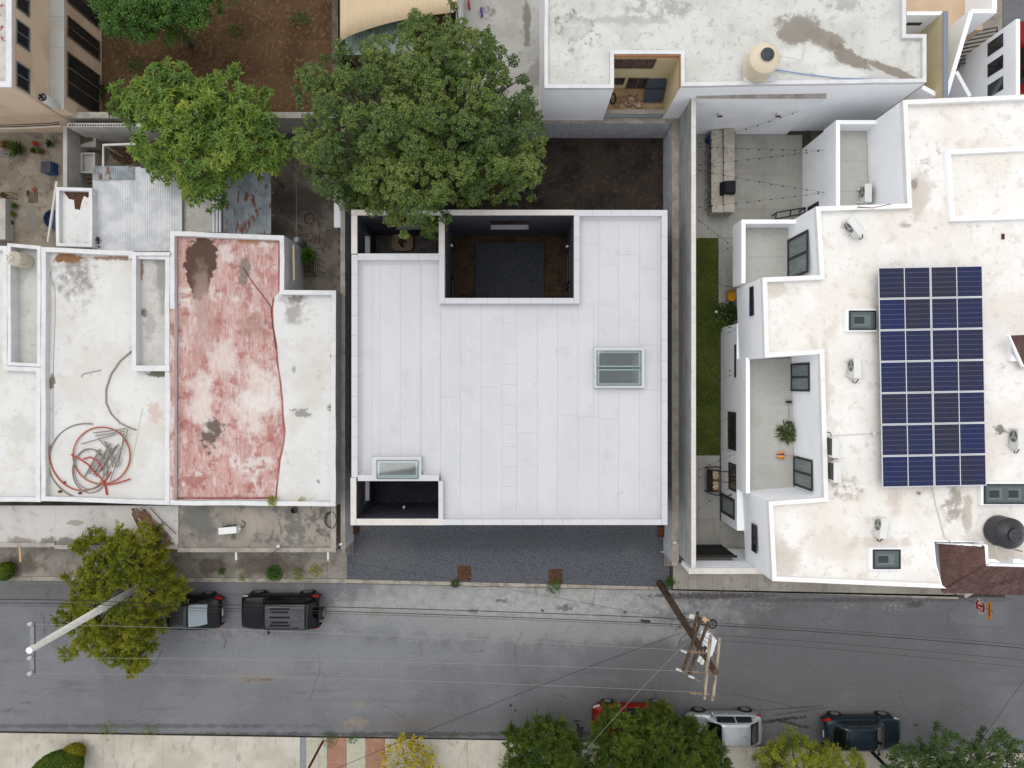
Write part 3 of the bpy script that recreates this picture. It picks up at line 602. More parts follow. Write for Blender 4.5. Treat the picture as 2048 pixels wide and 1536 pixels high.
# red coating with its wavy right edge, laid on the roof
pts = [(350,470),(560,479),(560,582),(548,596),(545,615),(546,650),(553,690),(556,730),(562,770),(565,800),(566,830),(570,862),(567,890),(560,920),(557,950),(554,975),(552,998),(350,998)]
MB().sheet([p[:2] for p in PL(pts, LR)], LR+.012).build('red_coating', M['red'], h1)
e = [(350,998),(350,470),(560,479),(560,582)]
mb = MB(); a = PL(pts, LR)
for (p, q, w) in ((0,1,.10),(0,17,.16),(17,16,.10),(1,2,.08)):
    A, B_ = Vector(a[p]), Vector(a[q]); d = (B_-A).normalized(); n_ = Vector((-d.y,d.x,0)); c_ = Vector((*P(450,740,LR)[:2],LR))
    if (c_-A).dot(n_) < 0: n_ = -n_
    v = [A, B_, B_+n_*w, A+n_*w]; mb._add([(x.x,x.y,LR+.016+.002*p) for x in (v if d.cross(n_).z > 0 else v[::-1])], [(0,1,2,3)])
mb.build('red_border', M['reddeep'], h1)
mb = MB(); line = [(Vector(q).x, Vector(q).y, LR+.02) for q in a[3:17]]
for i in range(len(line)-1):
    A, B_ = Vector(line[i]), Vector(line[i+1]); mb._add([(A.x-.05,A.y,A.z),(B_.x-.05,B_.y,B_.z),(B_.x+.035,B_.y,B_.z),(A.x+.035,A.y,A.z)], [(0,1,2,3)])
mb.build('red_edge_stripe', M['reddeep'], h1)
MB().box(PX(340.5,LZ), PX(349,LZ), PY(1000,LZ), PY(618,LZ), LZ+.001, LZ+.008).build('red_parapet_paint', M['red'], h1)
h2 = rooms('house', 'one-storey house with white flat roof where coils of old hose lie', [(82,494),(266,502),(266,508),(339,510),(339,1010),(82,1002)])
# raised parapet of the roof pan at its right
mb = MB(); z = LZ+.12
for x0,x1,y0,y1 in ((264,272,504,742),(272.2,339,731,742),(272.2,339,504,511)): mb.box(PX(x0,z),PX(x1,z),PY(y1,z),PY(y0,z),LR+.01,z)
mb.build('inner_parapet', M['lparapet'], h2)
MB().box(PX(273,LR),PX(338,LR),PY(732,LR),PY(511,LR),LR+.002,LR+.014).build('roof_pan', M['lbox'], h2)
h3 = rooms('house', 'one-storey house with white flat roof at the left edge, a water tank behind it', [(-260,488),(14,492),(14,732),(81,735),(81,1004),(-260,1000)])
h3b = rooms('roof_pan', 'narrow sunken grey-white roof strip with a cream water tank on it', [(14.5,486),(81,492),(81,734),(14.5,731)], w=.17, roofm='lbox', zr=LR-.25)
h3b['category'] = 'roof'
# front porch roofs below the parapets
M['porchw'] = mat('pale_porch_slab', (206,204,200), .9, [N(.6,(188,186,181),.42,.62,.7), N(3,(166,162,156),.56,.7,.6), N(12,(140,136,130),.62,.75,.5), Bl(150,1085,2.5,70,9,(110,104,98),.85,n=.7,ns=2,soft=.4), Bl(42,1083,2.5,26,8,(126,112,104),.7,n=.6,ns=2,soft=.4), Bl(150,1046,2.5,16,6,(164,156,148),.9,n=.3,ns=3,soft=.15)])
M['porchg'] = mat('mildewed_porch_slab', (160,152,142), .9, [N(.5,(134,128,120),.42,.6,.8), N(1.4,(104,102,98),.52,.64,.8), N(5,(92,90,88),.56,.66,.7,st=(1,.4,1)), N(9,(186,180,172),.58,.7,.5),
    Bl(400,1040,2.5,40,30,(110,110,106),.85,n=.7,ns=1.2,soft=.3), Bl(580,1050,2.5,30,30,(112,110,106),.8,n=.9,ns=1.2,soft=.3,k=(2,.4,.55)), Bl(500,1045,2.5,44,28,(176,166,154),.7,n=.6,ns=1.2,soft=.4)])
PZ = 2.55
def porch(label, x0, x1, y0, y1, m):
    t = thing('porch_roof', label, 'porch roof', (PX((x0+x1)/2,PZ), PY((y0+y1)/2,PZ), 0)); t['group'] = 'porch roofs of the left houses'
    MB().box(PX(x0,PZ),PX(x1,PZ)-.004,PY(y1,PZ),PY(y0,PZ),PZ-.2,PZ-.08).build('slab', m, t)
    MB().box(PX(x0,PZ),PX(x1,PZ)-.006,PY(y1,PZ)-.01,PY(y1-8,PZ),PZ-.22,PZ).build('lip', M['cap'], t)
    for k in range(2):
        xx = PX(x0+8+k*(x1-x0-16),PZ); MB().box(xx-.1,xx+.1,PY(y1-2,PZ),PY(y1-9,PZ),0.12,PZ-.2).build('post', M['lparapet'], t)
    return t
porch('pale porch roof at the far left edge above the pavement', -260, 109, 1012, 1094, M['porchw'])
porch('whitish porch roof with a heap of old sticks, between two other porch roofs', 109, 355, 1012, 1098, M['porchw'])
pr = porch('dark mildewed porch roof holding a white air conditioner, in front of the red roof', 355, 672, 1012, 1104, M['porchg'])
MB().box(PX(662,PZ),PX(672,PZ)-.01,PY(1096,PZ),PY(1014,PZ),PZ-.08,PZ).build('side_lip', M['cap'], pr)
# rain spouts over the pavement
for (x,y,c,l) in ((40,1094,(216,176,130),'beige rain spout sticking out over the pavement at the far left'),(472,1105,(236,236,236),'white rain spout sticking out over the pavement below the air conditioner'),(656,1106,(236,236,236),'white rain spout sticking out over the pavement near the gravel forecourt')):
    p = P(x,y,2.45); L = .75 if x < 100 else .38
    single('rain_spout', MB().tube([(p[0],p[1]+.1,2.45),(p[0],p[1]-L,2.40)], .055, 10), mat('spout',c,.6), l, 'rain spout', 'rain spouts of the left houses')
# rear yards -------------------------------------------------------
M['patio'] = mat('mottled_patio_concrete', (158,148,134), .9, [N(.7,(132,122,108),.42,.6,.85), N(2.4,(108,98,86),.54,.68,.7), N(7,(184,174,160),.56,.7,.6), Bl(66,440,0,9,40,(136,132,126),.8,n=.2,ns=1,soft=.15)], bump=(20,.2,.01))
struct('rear_patio', MB().prism(PL([(-260,255),(128,255),(128,500),(-260,500)],.1), -.4, .1), M['patio'])
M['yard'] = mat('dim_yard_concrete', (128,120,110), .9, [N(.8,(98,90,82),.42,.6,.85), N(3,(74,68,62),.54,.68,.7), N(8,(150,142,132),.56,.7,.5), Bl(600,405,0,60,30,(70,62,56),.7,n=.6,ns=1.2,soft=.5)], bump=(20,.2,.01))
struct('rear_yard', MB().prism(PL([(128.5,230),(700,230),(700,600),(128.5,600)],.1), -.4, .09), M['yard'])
# low room with orange stained roof and lintel, left of the corrugated sheets
h4 = rooms('storeroom', 'small white flat-roofed storeroom with an orange leaf stain, left of the tin roof', [(112,374),(184,376),(184,494),(112,492)], w=.16, zt=2.75, zr=2.5); h4['category'] = 'storeroom'
MB().sheet([p[:2] for p in PL([(128,384),(182,385),(176,396),(168,392),(164,402),(160,420),(150,418),(148,400),(138,398)],2.5)], 2.512).build('leaf_litter', M['mulch'], h4)
# white yard wall with basin
M['oldwhite'] = mat('weathered_white_render', (206,203,198), .9, [N(1.2,(186,182,176),.42,.62,.8), N(6,(150,146,140),.58,.7,.6), N(14,(90,86,82),.66,.76,.7)], bump=(14,.2,.02))
yw = thing('yard_wall', 'L-shaped weathered white yard wall beside the tin roof', 'wall', (*P(140,310,0)[:2],0))
MB().box(PX(126,1.9),PX(134,1.9),PY(376,1.9),PY(252,1.9),0,1.9).build('side_wall', M['oldwhite'], yw)
MB().box(PX(134.1,2.3),PX(300,2.3),PY(254,2.3),PY(246,2.3),0,2.3).build('rear_wall', M['oldwhite'], yw)
for i in range(24):   # open tops of the hollow blocks
    x = PX(138+i*5.2,2.3); MB().box(x,x+.075,PY(252.6,2.3),PY(248.6,2.3),2.301,2.306).build('block_hole', M['black'], yw)
mb = MB(); a = P(161,305,.8); b = P(190,346,.8)
mb.box(a[0],b[0],b[1],a[1],.12,.62); mb.box(a[0],a[0]+.1,b[1],a[1],.62,.8); mb.box(b[0]-.1,b[0],b[1],a[1],.62,.8); mb.box(a[0]+.1,b[0]-.1,b[1],b[1]+.1,.62,.8); mb.box(a[0]+.1,b[0]-.1,a[1]-.1,a[1],.62,.8)
single('wash_basin', mb, M['oldwhite'], 'rectangular white concrete wash basin against the yard wall', 'basin')
t = thing('washboard', 'tilted slatted grey washboard on the white ledge behind the basin', 'washboard', (*P(170,280,.9)[:2],.72))
MB().box(-.45,.45,-.3,.25,-.6,0).build('ledge', M['oldwhite'], t, local=True)
for i in range(7): MB().obox((-.35+i*.1,.02+i*.025,.06),(.035,.008,0),(-.05,.18,0),(0,0,.02)).build('slat', M['wood'], t, local=True)
t = thing('crate', 'old grey wooden crate at the end of the wash basin', 'crate', (*P(176,364,.5)[:2],.1))
for sx in (-.3,.3): MB().box(sx-.03,sx+.03,-.25,.25,0,.5).build('side', M['wood'], t, local=True)
for sy in (-.22,0,.22): MB().box(-.33,.33,sy-.03,sy+.03,.5,.54).build('slat', M['wood'], t, local=True)
single('blue_bucket', MB().lathe([(.10,0),(.14,.24),(.12,.24),(.09,.05)], (*P(152,317,.3)[:2],1.9) if 0 else (*P(155,316,.2)[:2],.1), 14), mat('blueplastic',(30,66,168),.5), 'small bright blue plastic bucket beside the white yard wall', 'bucket')
# beige pipe frame
t = thing('pipe_run', 'beige pipe frame bent in a corner above the leaf litter by the tin roof', 'pipe', (*P(205,300,1.6)[:2],.1))
MB().tube([P(207,334,1.9),P(207,290,1.9),P(272,288,1.9)],.07,8).build('rail', M['pvc'], t)
MB().tube([P(207,290,1.9),(P(207,290,1.9)[0],P(207,290,1.9)[1],.1)],.05,8).build('post', M['pvc'], t)
MB().tube([P(207,333,1.9),(P(207,333,1.9)[0],P(207,333,1.9)[1],.1)],.05,8).build('post', M['pvc'], t)
struct('leaf_litter', MB().sheet([p[:2] for p in PL([(214,296),(280,294),(282,322),(250,330),(228,318)],.1)], .105), M['mulch'])
# corrugated tin roofs
M['tin'] = mat('white_washed_corrugated_tin', (232,233,235), .6, [N(1.2,(200,204,210),.42,.62,.7), N(7,(160,158,156),.62,.72,.6), N(5,(120,78,58),.7,.74,.8)], spec=.4)
M['tinblue'] = mat('bare_corrugated_tin', (168,177,182), .55, [N(1.4,(128,138,146),.42,.62,.7), N(3.2,(128,76,48),.55,.62,.95,st=(1,.35,1)), N(12,(104,62,42),.66,.72,.8)], spec=.4)
def corr(name, x0, x1, y0, y1, z, m, parent, pitch=.11, amp=.02, slope=.0):
    n = max(4, int((x1-x0)/pitch*4)); mb = MB(); mb.smooth = True
    for i in range(n+1):
        x = x0+(x1-x0)*i/n; dz = amp*math.sin(2*math.pi*(x-x0)/pitch)
        mb.v += [(x,y0,z+dz),(x,y1,z+dz+slope)]
    for i in range(n): mb.f.append((2*i,2*i+2,2*i+3,2*i+1))
    return mb.build(name, m, parent)
tz = 2.3
t = thing('tin_roof', 'large corrugated tin roof painted white, between storeroom and red roof', 'tin roof', (*P(280,420,tz)[:2],.1))
edges = [186,218,250,281,312,345,364]
for i, (a, b) in enumerate(zip(edges, edges[1:])):
    top = [334,334,334,337,340,344][i]
    corr('tin_sheet', PX(a,tz)-.02, PX(b,tz)+.03, PY(503,tz), PY(top,tz), tz+.012*i, M['tin'], t)
corr('tin_sheet', PX(187,tz), PX(270,tz), PY(360,tz), PY(333,tz), tz+.09, M['tinblue'], t)
for xx in (190,275,360): MB().box(PX(xx,tz)-.04,PX(xx,tz)+.04,PY(345,tz)-.04,PY(345,tz)+.04,.1,tz-.03).build('post', M['wood'], t)
MB().bar((PX(188,tz),PY(345,tz),tz-.07),(PX(362,tz),PY(345,tz),tz-.07),.06,.08).build('beam', M['wood'], t); MB().bar((PX(188,tz),PY(495,tz),tz-.07),(PX(362,tz),PY(495,tz),tz-.07),.06,.08).build('beam', M['wood'], t)
t = thing('tin_roof', 'rusty bare corrugated tin roof touching the red-roofed house', 'tin roof', (*P(492,400,tz)[:2],.1))
for i,(a,b) in enumerate(((446,479),(478,511),(510,542))): corr('tin_sheet', PX(a,tz), PX(b,tz), PY(468,tz), PY(345,tz), tz-.05+.012*i, M['tinblue'], t)
for k in (350,385,430): MB().bar((PX(440,tz),PY(k,tz),tz-.11),(PX(548,tz),PY(k,tz),tz-.11),.08,.06).build('purlin', M['wood'], t)
for k,(x,y) in enumerate(((446,350),(540,350),(540,462))): MB().box(PX(x,tz)-.04,PX(x,tz)+.04,PY(y,tz)-.04,PY(y,tz)+.04,.1,tz-.15).build('post', M['wood'], t)
t = thing('roof_slab', 'grey-white slab with upright strips between the two tin roofs', 'roof', (*P(405,420,2.2)[:2],.1))
MB().box(PX(364.5,2.2),PX(425,2.2),PY(463,2.2),PY(360,2.2),.1,2.12).build('slab', M['oldwhite'], t)
for i in range(3): MB().box(PX(425.5+i*6.5,2.2),PX(430+i*6.5,2.2),PY(465,2.2),PY(388,2.2),2.0,2.26).build('strip', M['lparapet'], t)
t['label'] = 'grey-white slab with white strips between the two tin roofs'
# grey rendered side wall of the red-roofed house facing the yard is part of its wall; pipe on it
p = P(583,500,2.6); single('down_pipe', MB().tube([(PX(587,2.6),PY(490,2.6),2.6),(PX(587,2.6),PY(560,2.6),2.5)],.055,10), mat('beigepipe',(214,198,172),.6), 'beige pipe lying along the side wall of the red-roofed house', 'pipe')
# ================================================================ RIGHT HOUSE (two storeys, terraces, solar panels)
UZ, UR, TZ, TR, OV = 6.4, 6.12, 4.1, 3.15, 2.75
ALB[0] = .84
M['rroof'] = mat('white_roof_coat_with_dirt', (241,239,236), .85, [N(.5,(232,228,223),.42,.62,.8), N(.3,(228,221,212),.48,.62,.7), N(1.6,(212,204,195),.53,.68,.6), N(2.6,(186,175,164),.61,.73,.45), V(6,(120,110,102),.05,.02,.5,m=(.8,.48,.6)), N(5,(196,188,178),.6,.72,.5), N(14,(176,168,160),.64,.75,.4),
    Bl(1695,975,UR,26,20,(140,130,120),.75,n=.9,ns=1.6,soft=.5,k=(3,.35,.6)), Bl(1905,1010,UR,20,36,(148,140,128),.8,n=.7,ns=1.4,soft=.4,k=(3,.3,.55)), Bl(1935,1030,UR,10,40,(176,166,152),.7,n=.6,ns=1.6,soft=.4), Bl(1560,1120,UR,30,40,(190,178,166),.6,n=.8,ns=1,soft=.5), Bl(1555,575,UR,30,14,(196,186,174),.6,n=.8,ns=1.6,soft=.5),
    Bl(1840,385,UR,20,40,(188,176,166),.65,n=.8,ns=1.2,soft=.5), Bl(1828,370,UR,8,10,(128,116,106),.7,n=.8,ns=3,soft=.4), Bl(1810,450,UR,12,7,(150,144,138),.7,n=.8,ns=3,soft=.4), Bl(1690,1090,UR,60,40,(214,206,196),.5,n=.9,ns=1,soft=.5), Bl(2000,860,UR,10,8,(110,104,98),.85,n=.9,ns=3,soft=.3), Bl(1790,1000,UR,14,26,(200,186,174),.7,n=.6,ns=1.4,soft=.5), Bl(1755,1085,UR,60,10,(206,196,186),.7,n=.9,ns=1.6,soft=.5),
    Bl(1665,930,UR,10,30,(176,160,146),.7,n=.9,ns=2.4,soft=.4), Bl(1650,760,UR,8,90,(204,196,188),.6,n=.8,ns=2,soft=.5), Bl(2000,1100,UR,60,40,(198,188,174),.7,n=.5,ns=1,soft=.5)], bump=(12,.1,.02))
ALB[0] = 1.05
M['wwall'] = mat('smooth_white_wall', (238,240,243), .7, [N(.4,(228,230,234),.42,.62,.6), N(4,(218,219,222),.58,.75,.35,st=(1,1,.12))])
ALB[0] = .72
M['terrace'] = mat('grey_terrace_concrete', (196,195,190), .85, [N(.7,(186,184,178),.42,.62,.7), N(5,(176,174,168),.56,.7,.5), N(3,(206,205,200),.55,.7,.5,st=(.3,2,1))], bump=(20,.08,.01))
rh = thing('house', 'large two-storey white house with terraces and solar panels on its roof', 'house', (19,0,0))
U = [(1806,200),(2300,178),(2300,1136),(1977,1128),(1973,1088),(1876,1086),(1880,1130),(1893,1177),(1545,1162),(1537,1003),(1648,995),(1640,708),(1530,715),(1525,555),(1640,550),(1632,413),(1815,407)]
up = [(p[0],p[1]) for p in PL(U, UZ)]
MB().prism(up, OV, UR).build('upper_wall', M['wwall'], rh)
ALB[0] = .86
M['wcap'] = mat('white_parapet_coat', (240,240,240), .8, [N(1.5,(228,226,222),.45,.65,.6), N(6,(206,201,194),.6,.72,.5)])
ALB[0] = .72
MB().ring(up, .2, UR, UZ, lambda x, y: x > PX(1860,UZ) and y < PY(1075,UZ)).build('parapet', M['wcap'], rh)
ccw = up if sum(up[i][0]*up[(i+1)%len(up)][1]-up[(i+1)%len(up)][0]*up[i][1] for i in range(len(up)))>0 else up[::-1]
MB().sheet(inset(ccw,.06), UR+.006).build('roof', M['rroof'], rh)
# ground floor masses
FX = 11.172
gm = MB(); gm.box(FX,40,-7.28,3.0,0,OV-.003); gm.box(12.5,40,3.003,7.8,0,OV-.003); gm.box(15.5,40,7.803,12.55,0,OV-.003); gm.box(13.0,40,-8.6,-7.283,0,OV-.003)
gm.build('ground_floor_wall', M['wwall'], rh)
def terrace(x0, x1, y0, y1, sides, nm):
    tb = MB().box(x0,x1,y0,y1,OV,TR).build('terrace_slab', M['wwall'], rh)
    w=.19; mb = MB()
    if 'w' in sides: mb.box(x0,x0+w,y0,y1,TR,TZ)
    if 'n' in sides: mb.box(x0+w,x1,y1-w,y1,TR,TZ)
    mb.build('terrace_parapet', M['wwall'], rh)
    # floor in joint-separated bays
    fx0 = x0+(w if 'w' in sides else 0); fy1 = y1-(w if 'n' in sides else 0); n = max(1, round((fy1-y0)/1.6))
    for i in range(n): MB().box(fx0+.002,x1-.004,y0+(fy1-y0)*i/n+.004,y0+(fy1-y0)*(i+1)/n-.004,TR+.001,TR+.02).build('terrace_floor', M['terrace'], rh)
terrace(15.47, 17.42, 7.95, 12.6, 'wn', 1); terrace(10.96, 13.56, 4.82, 7.85, 'wn', 2); terrace(11.17, 13.82, -5.22, 1.25, 'w', 3)
# windows: framed panes on west-facing planes
def win(x, y0, y1, z0, z1, n=2, m='darkglass', w=.07, mull='y'):
    t = MB().box(x-.012, x-.002, y0, y1, z0, z1).build('window', M[m], rh)
    f = MB(); d0, d1 = x-.045, x-.003
    for a,b,c,e in ((y0-w/2,y0+w/2,z0-w/2,z1+w/2),(y1-w/2,y1+w/2,z0-w/2,z1+w/2),(y0+w/2,y1-w/2,z0-w/2,z0+w/2),(y0+w/2,y1-w/2,z1-w/2,z1+w/2)): f.box(d0,d1,a,b,c,e)
    for k in range(1,n):
        yy = y0+(y1-y0)*k/n; f.box(d0-.004,d1,yy-w/2,yy+w/2,z0+w/2,z1-w/2)
    f.build('frame', M['frame'], t); return t
def zof(px, X): return H-X*F/(px-1024)
win(PX(1632,UZ)+.01, 5.15, 7.0, TR+.1, 5.5, 2, 'greyglass', .12)
win(PX(1640.5,UZ)-.01, -.3, .95, TR+.06, 5.25, 2, 'greyglass', .1); win(PX(1645.5,UZ)-.0, -4.9, -3.55, TR+.06, 5.3, 2, 'greyglass', .1)
win(PX(1526.5,UZ)-.02, 3.2, 4.5, 4.75, 5.2, 2, 'darkglass', .05)
win(PX(1541,UZ)-.06, -7.9, -6.65, 4.2, 4.8, 2, 'darkglass', .05)
win(FX, .35, 1.95, 2.45, 2.62, 1, 'darkglass', .03)
win(FX, -3.3, -1.45, 1.4, 2.6, 2); win(FX, -5.35, -4.05, 1.5, 2.6, 2); win(FX, -6.75, -5.85, .25, 2.35, 1, 'greyglass', .14)
# north facade of the T1 block: low window near the patio
win(15.5, 8.3, 9.2, .9, 2.1, 1)
# solar panels
def solmat():
    m = bpy.data.materials.new('solar_cells'); m.use_nodes = True; nt = m.node_tree; b = nt.nodes['Principled BSDF']
    b.inputs['Roughness'].default_value = .15; b.inputs['Specular IOR Level'].default_value = .22
    tc = nt.nodes.new('ShaderNodeTexCoord'); sp = nt.nodes.new('ShaderNodeSeparateXYZ'); nt.links.new(tc.outputs['Object'], sp.inputs[0])
    def line(v, pitch, off, wdt):
        a = _math(nt,'ADD',v,off); a = _math(nt,'DIVIDE',a,pitch); a = _math(nt,'FRACT',a); a = _math(nt,'SUBTRACT',a,.5); a = _math(nt,'ABSOLUTE',a)
        return _math(nt,'GREATER_THAN',a,.5-wdt/pitch/2)
    h = line(sp.outputs[1], .2205, 10*.2205, .012); v = line(sp.outputs[0], .0925, 9.25, .008)
    oi = nt.nodes.new('ShaderNodeObjectInfo'); geo = nt.nodes.new('ShaderNodeNewGeometry'); nz = noise(nt, geo.outputs['Position'], .7, 2)
    f = _math(nt,'ADD',_math(nt,'MULTIPLY',oi.outputs['Random'],.75),_math(nt,'SUBTRACT',_math(nt,'MULTIPLY',nz,1.3),.5))
    c = _mix(nt, f, lin((24,38,90)), lin((44,42,62)))
    c = _mix(nt, _math(nt,'MULTIPLY',v,.35), c, lin((120,130,150))); c = _mix(nt, _math(nt,'MULTIPLY',h,.6), c, lin((140,146,158)))
    nt.links.new(c, b.inputs['Base Color']); return m
M['solar'] = solmat(); M['alu'] = mat('white_aluminium_frame', (226,228,232), .4, metal=.2)
sz = 6.72; A0 = Vector(P(1756,535,sz)); ex = (Vector(P(1965,531,sz))-A0); ey = (Vector(P(1772,975,sz))-A0); ang = math.atan2(ex.y, ex.x)
exu = ex.normalized(); eyu = Vector((exu.y,-exu.x,0)); PWd = ex.length/2; PHt = ey.length/7
proto = None
for r in range(7):
    for c in range(2):
        ctr = A0+exu*PWd*(c+.5)+eyu*PHt*(r+.5)
        lab = 'dark blue solar panel in the %s column, %s row from the top' % (('left','right')[c], ('first','second','third','fourth','fifth','sixth','last')[r])
        t = thing('solar_panel', lab, 'solar panel', ctr, ang+rnd.uniform(-.0015,.0015), 'solar panels on the right house')
        w, h = PWd/2-.008, PHt/2-.008
        if proto is None:
            f = MB(); b_=.035
            for q in ((-w,-w+b_,-h,h),(w-b_,w,-h,h),(-w+b_,w-b_,-h,-h+b_),(-w+b_,w-b_,h-b_,h),(-.018,.018,-h+b_,h-b_)): f.box(*q,-.035,.006)
            o1 = f.build('frame', M['alu'], t, local=True)
            o2 = MB().box(-w+b_,-.018,-h+b_,h-b_,-.03,0).build('cell_field', M['solar'], t, local=True); o3 = MB().box(.018,w-b_,-h+b_,h-b_,-.03,0).build('cell_field', M['solar'], t, local=True)
            o4 = MB().box(-w*.7,-w*.7+.05,-h*.9,-h*.9+.05,-.58,-.04).box(w*.6,w*.6+.05,-h*.9,-h*.9+.05,-.58,-.04).build('support', M['alu'], t, local=True); proto = (o1,o2,o3,o4)
        else:
            for o in proto:
                n_ = o.copy(); COL.objects.link(n_); n_.parent = t
        for ch in t.children: ch.location.z += rnd.uniform(-.003,.003)
# flat roof lights
M['lightglass'] = mat('grey_green_roof_light_glass', (84,96,98), .08, spec=.6); M['lightrefl'] = mat('roof_light_painted_reflection', (112,124,124), .3); M['lightrefldark'] = mat('roof_light_painted_dark_reflection', (56,64,70), .2)  # last two: tones of the reflection painted onto the panes
def rooflight(label, x0, x1, y0, y1, two=False):
    z = UR+.28; X0,X1,Y0,Y1 = PX(x0,z),PX(x1,z),PY(y1,z),PY(y0,z); t = thing('roof_light', label, 'roof light', ((X0+X1)/2,(Y0+Y1)/2,UR)); t['group'] = 'dark glass roof lights of the right house'
    MB().box(X0-.12,X1+.04,Y0-.06,Y1+.06,UR+.01,z-.03).build('kerb', M['wwall'], t)
    f = MB(); w=.06
    for q in ((X0,X0+w,Y0,Y1),(X1-w,X1,Y0,Y1),(X0+w,X1-w,Y0,Y0+w),(X0+w,X1-w,Y1-w,Y1)): f.box(*q,z-.029,z+.03)
    f.build('frame', M['frame'], t)
    p = MB().box(X0+w,X1-w,Y0+w,Y1-w,z-.029,z).build('pane', M['lightglass'], t)
    for k in range(2 if two else 1):
        a = X0+.2+k*.85; b_ = a+(.75 if not two else .6); MB().box(a,b_,Y0+.18,Y1-.2,z+.001,z+.006).build('painted_reflection', M['lightrefl'], p); MB().box(a+.03,a+.48,Y0+.28,Y1-.28,z+.007,z+.010).build('painted_dark_reflection', M['lightrefldark'], p)  # thin plates put the nested reflection on the glass as colour
rooflight('dark glass roof light left of the solar panels', 1698, 1752, 621, 660)
rooflight('dark glass roof light near the street edge of the right house', 1746, 1801, 1099, 1138)
rooflight('long dark glass roof light cut by the right edge of the picture', 1968, 2090, 968, 1008, True)
# low raised frame on the roof
fr = [(1893,300),(2200,286),(2200,432),(1902,442)]
q = [(p[0],p[1]) for p in PL(fr,UR+.25)]
t = thing('roof_upstand', 'low white rectangular upstand frame on the roof above the solar panels', 'roof upstand', (*P(1980,370,UR)[:2],UR))
MB().ring(q, .18, UR+.01, UR+.25).build('frame', M['wwall'], t)
qq = q if sum(q[i][0]*q[(i+1)%4][1]-q[(i+1)%4][0]*q[i][1] for i in range(4))>0 else q[::-1]
MB().sheet(inset(qq,.182), UR+.05).build('pan', M['lbox'] if 0 else M['rroof'], t)
mb = MB()
for (x,y,s,a) in ((1848,322,11,.3),(1857,325,7,1.0),(1858,317,6,.5),(1853,341,7,.2),(1876,300,5,.7),(1872,455,6,.1),(1940,450,8,.1),(1880,306,5,.4),(1957,451,6,.5)):
    p = Vector(P(x,y,UR+.03)); c_,s_ = math.cos(a)*s*.011, math.sin(a)*s*.011; mb.obox(p,(c_,s_,0),(-s_*.8,c_*.8,0),(0,0,.015))
single('rubble', mb, M['lparapet'], 'scattered broken white tile pieces on the roof beside the low upstand', 'rubble', kind='stuff')
single('brick', MB().obox(P(2006,473,UR+.04),(.055,0,0),(0,.12,0),(0,0,.035)), mat('brick',(92,58,50),.9), 'single dark red brick lying on the roof above the solar panels', 'brick')
# air conditioners
M['acwhite'] = mat('white_air_conditioner_case', (238,239,238), .45, [N(5,(226,226,222),.5,.7,.5)]); M['acgrille'] = mat('grey_fan_grille', (150,156,152), .5); M['acfin'] = mat('dark_condenser_fins', (86,82,78), .6)
def acproto():
    t = thing('air_conditioner', 'x', 'air conditioner', (0,0,0)); w,d,h=.40,.15,.56
    body = MB().box(-d,d,-w,w,.08,.08+h).build('case', M['acwhite'], t, local=True)
    md = body.modifiers.new('bevel','BEVEL'); md.width=.02; md.segments=2
    ring = MB()
    for rr in (.23,.185,.14,.09): ring.tube([(-d-.012, .1+rr*math.cos(a), .36+rr*math.sin(a)) for a in [2*math.pi*i/22 for i in range(23)]], .006, 4)
    for k in range(8): a = k*math.pi/4; ring.bar((-d-.012,.1,.36),(-d-.012,.1+.23*math.cos(a),.36+.23*math.sin(a)),.006,.006)
    disc = MB().lathe([(.235,0),(.235,.006)],(-d-.003,.1,.36),22,(-1,0,0)).build('fan_opening', M['acgrille'], t, local=True); ring.build('grille', M['acfin'], disc, local=True)
    bl = MB()
    for k in range(3):
        a = k*2*math.pi/3; bl.obox((-d-.009,.1+.11*math.cos(a),.36+.11*math.sin(a)),(0,.1*math.cos(a),.1*math.sin(a)),(0,-.045*math.sin(a),.045*math.cos(a)),(.002,0,0))
    bl.build('fan_blade', M['acwhite'], disc, local=True)
    MB().box(d+.001,d+.012,-w+.04,w-.1,.12,.08+h-.03).build('condenser_fins', M['acfin'], t, local=True)
    for y in (-.28,.28): MB().box(-d-.09,d+.02,y-.03,y+.03,0,.08).build('foot', M['acwhite'], t, local=True)
    MB().box(-.07,.05,-w-.06,-w,.12,.34).build('valve_cover', M['acwhite'], t, local=True)
    MB().tube([(0,-w-.04,.2),(.02,-w-.16,.12),(.18,-w-.2,.03),(.3,-w-.05,.02)],.018,6).build('refrigerant_pipe', M['cable'], t, local=True)
    return t
ac0 = acproto(); AC = [(1707,736,UR,0,'white air conditioner between the roof light and the long terrace'),(1704,456,UR,-52+90,'white air conditioner turned askew near the top of the right roof'),(1664,894,UR,180,'upper of two white air conditioners at the edge of the long terrace'),(1667,943,UR,180,'lower of two white air conditioners at the edge of the long terrace'),(1760,1054,UR,-8,'white air conditioner above the roof light by the street'),(2031,877,UR,0,'white air conditioner at the right edge beside the solar panels'),(1729,390,TR+.02,0,'white air conditioner on the narrow upper terrace'),(461,1058,PZ-.08,95,'white air conditioner on the mildewed porch roof left')]
for i, (x,y,z,a,l) in enumerate(AC):
    o = ac0 if i == 0 else copy_tree(ac0)
    p = P(x,y,z+.25); o.location = (p[0],p[1],z+.012); o.rotation_euler = (0,0,R(a)); o['label'] = l; o['group'] = 'air conditioners on the roofs'; o.scale = (1.12,1.12,1.0)
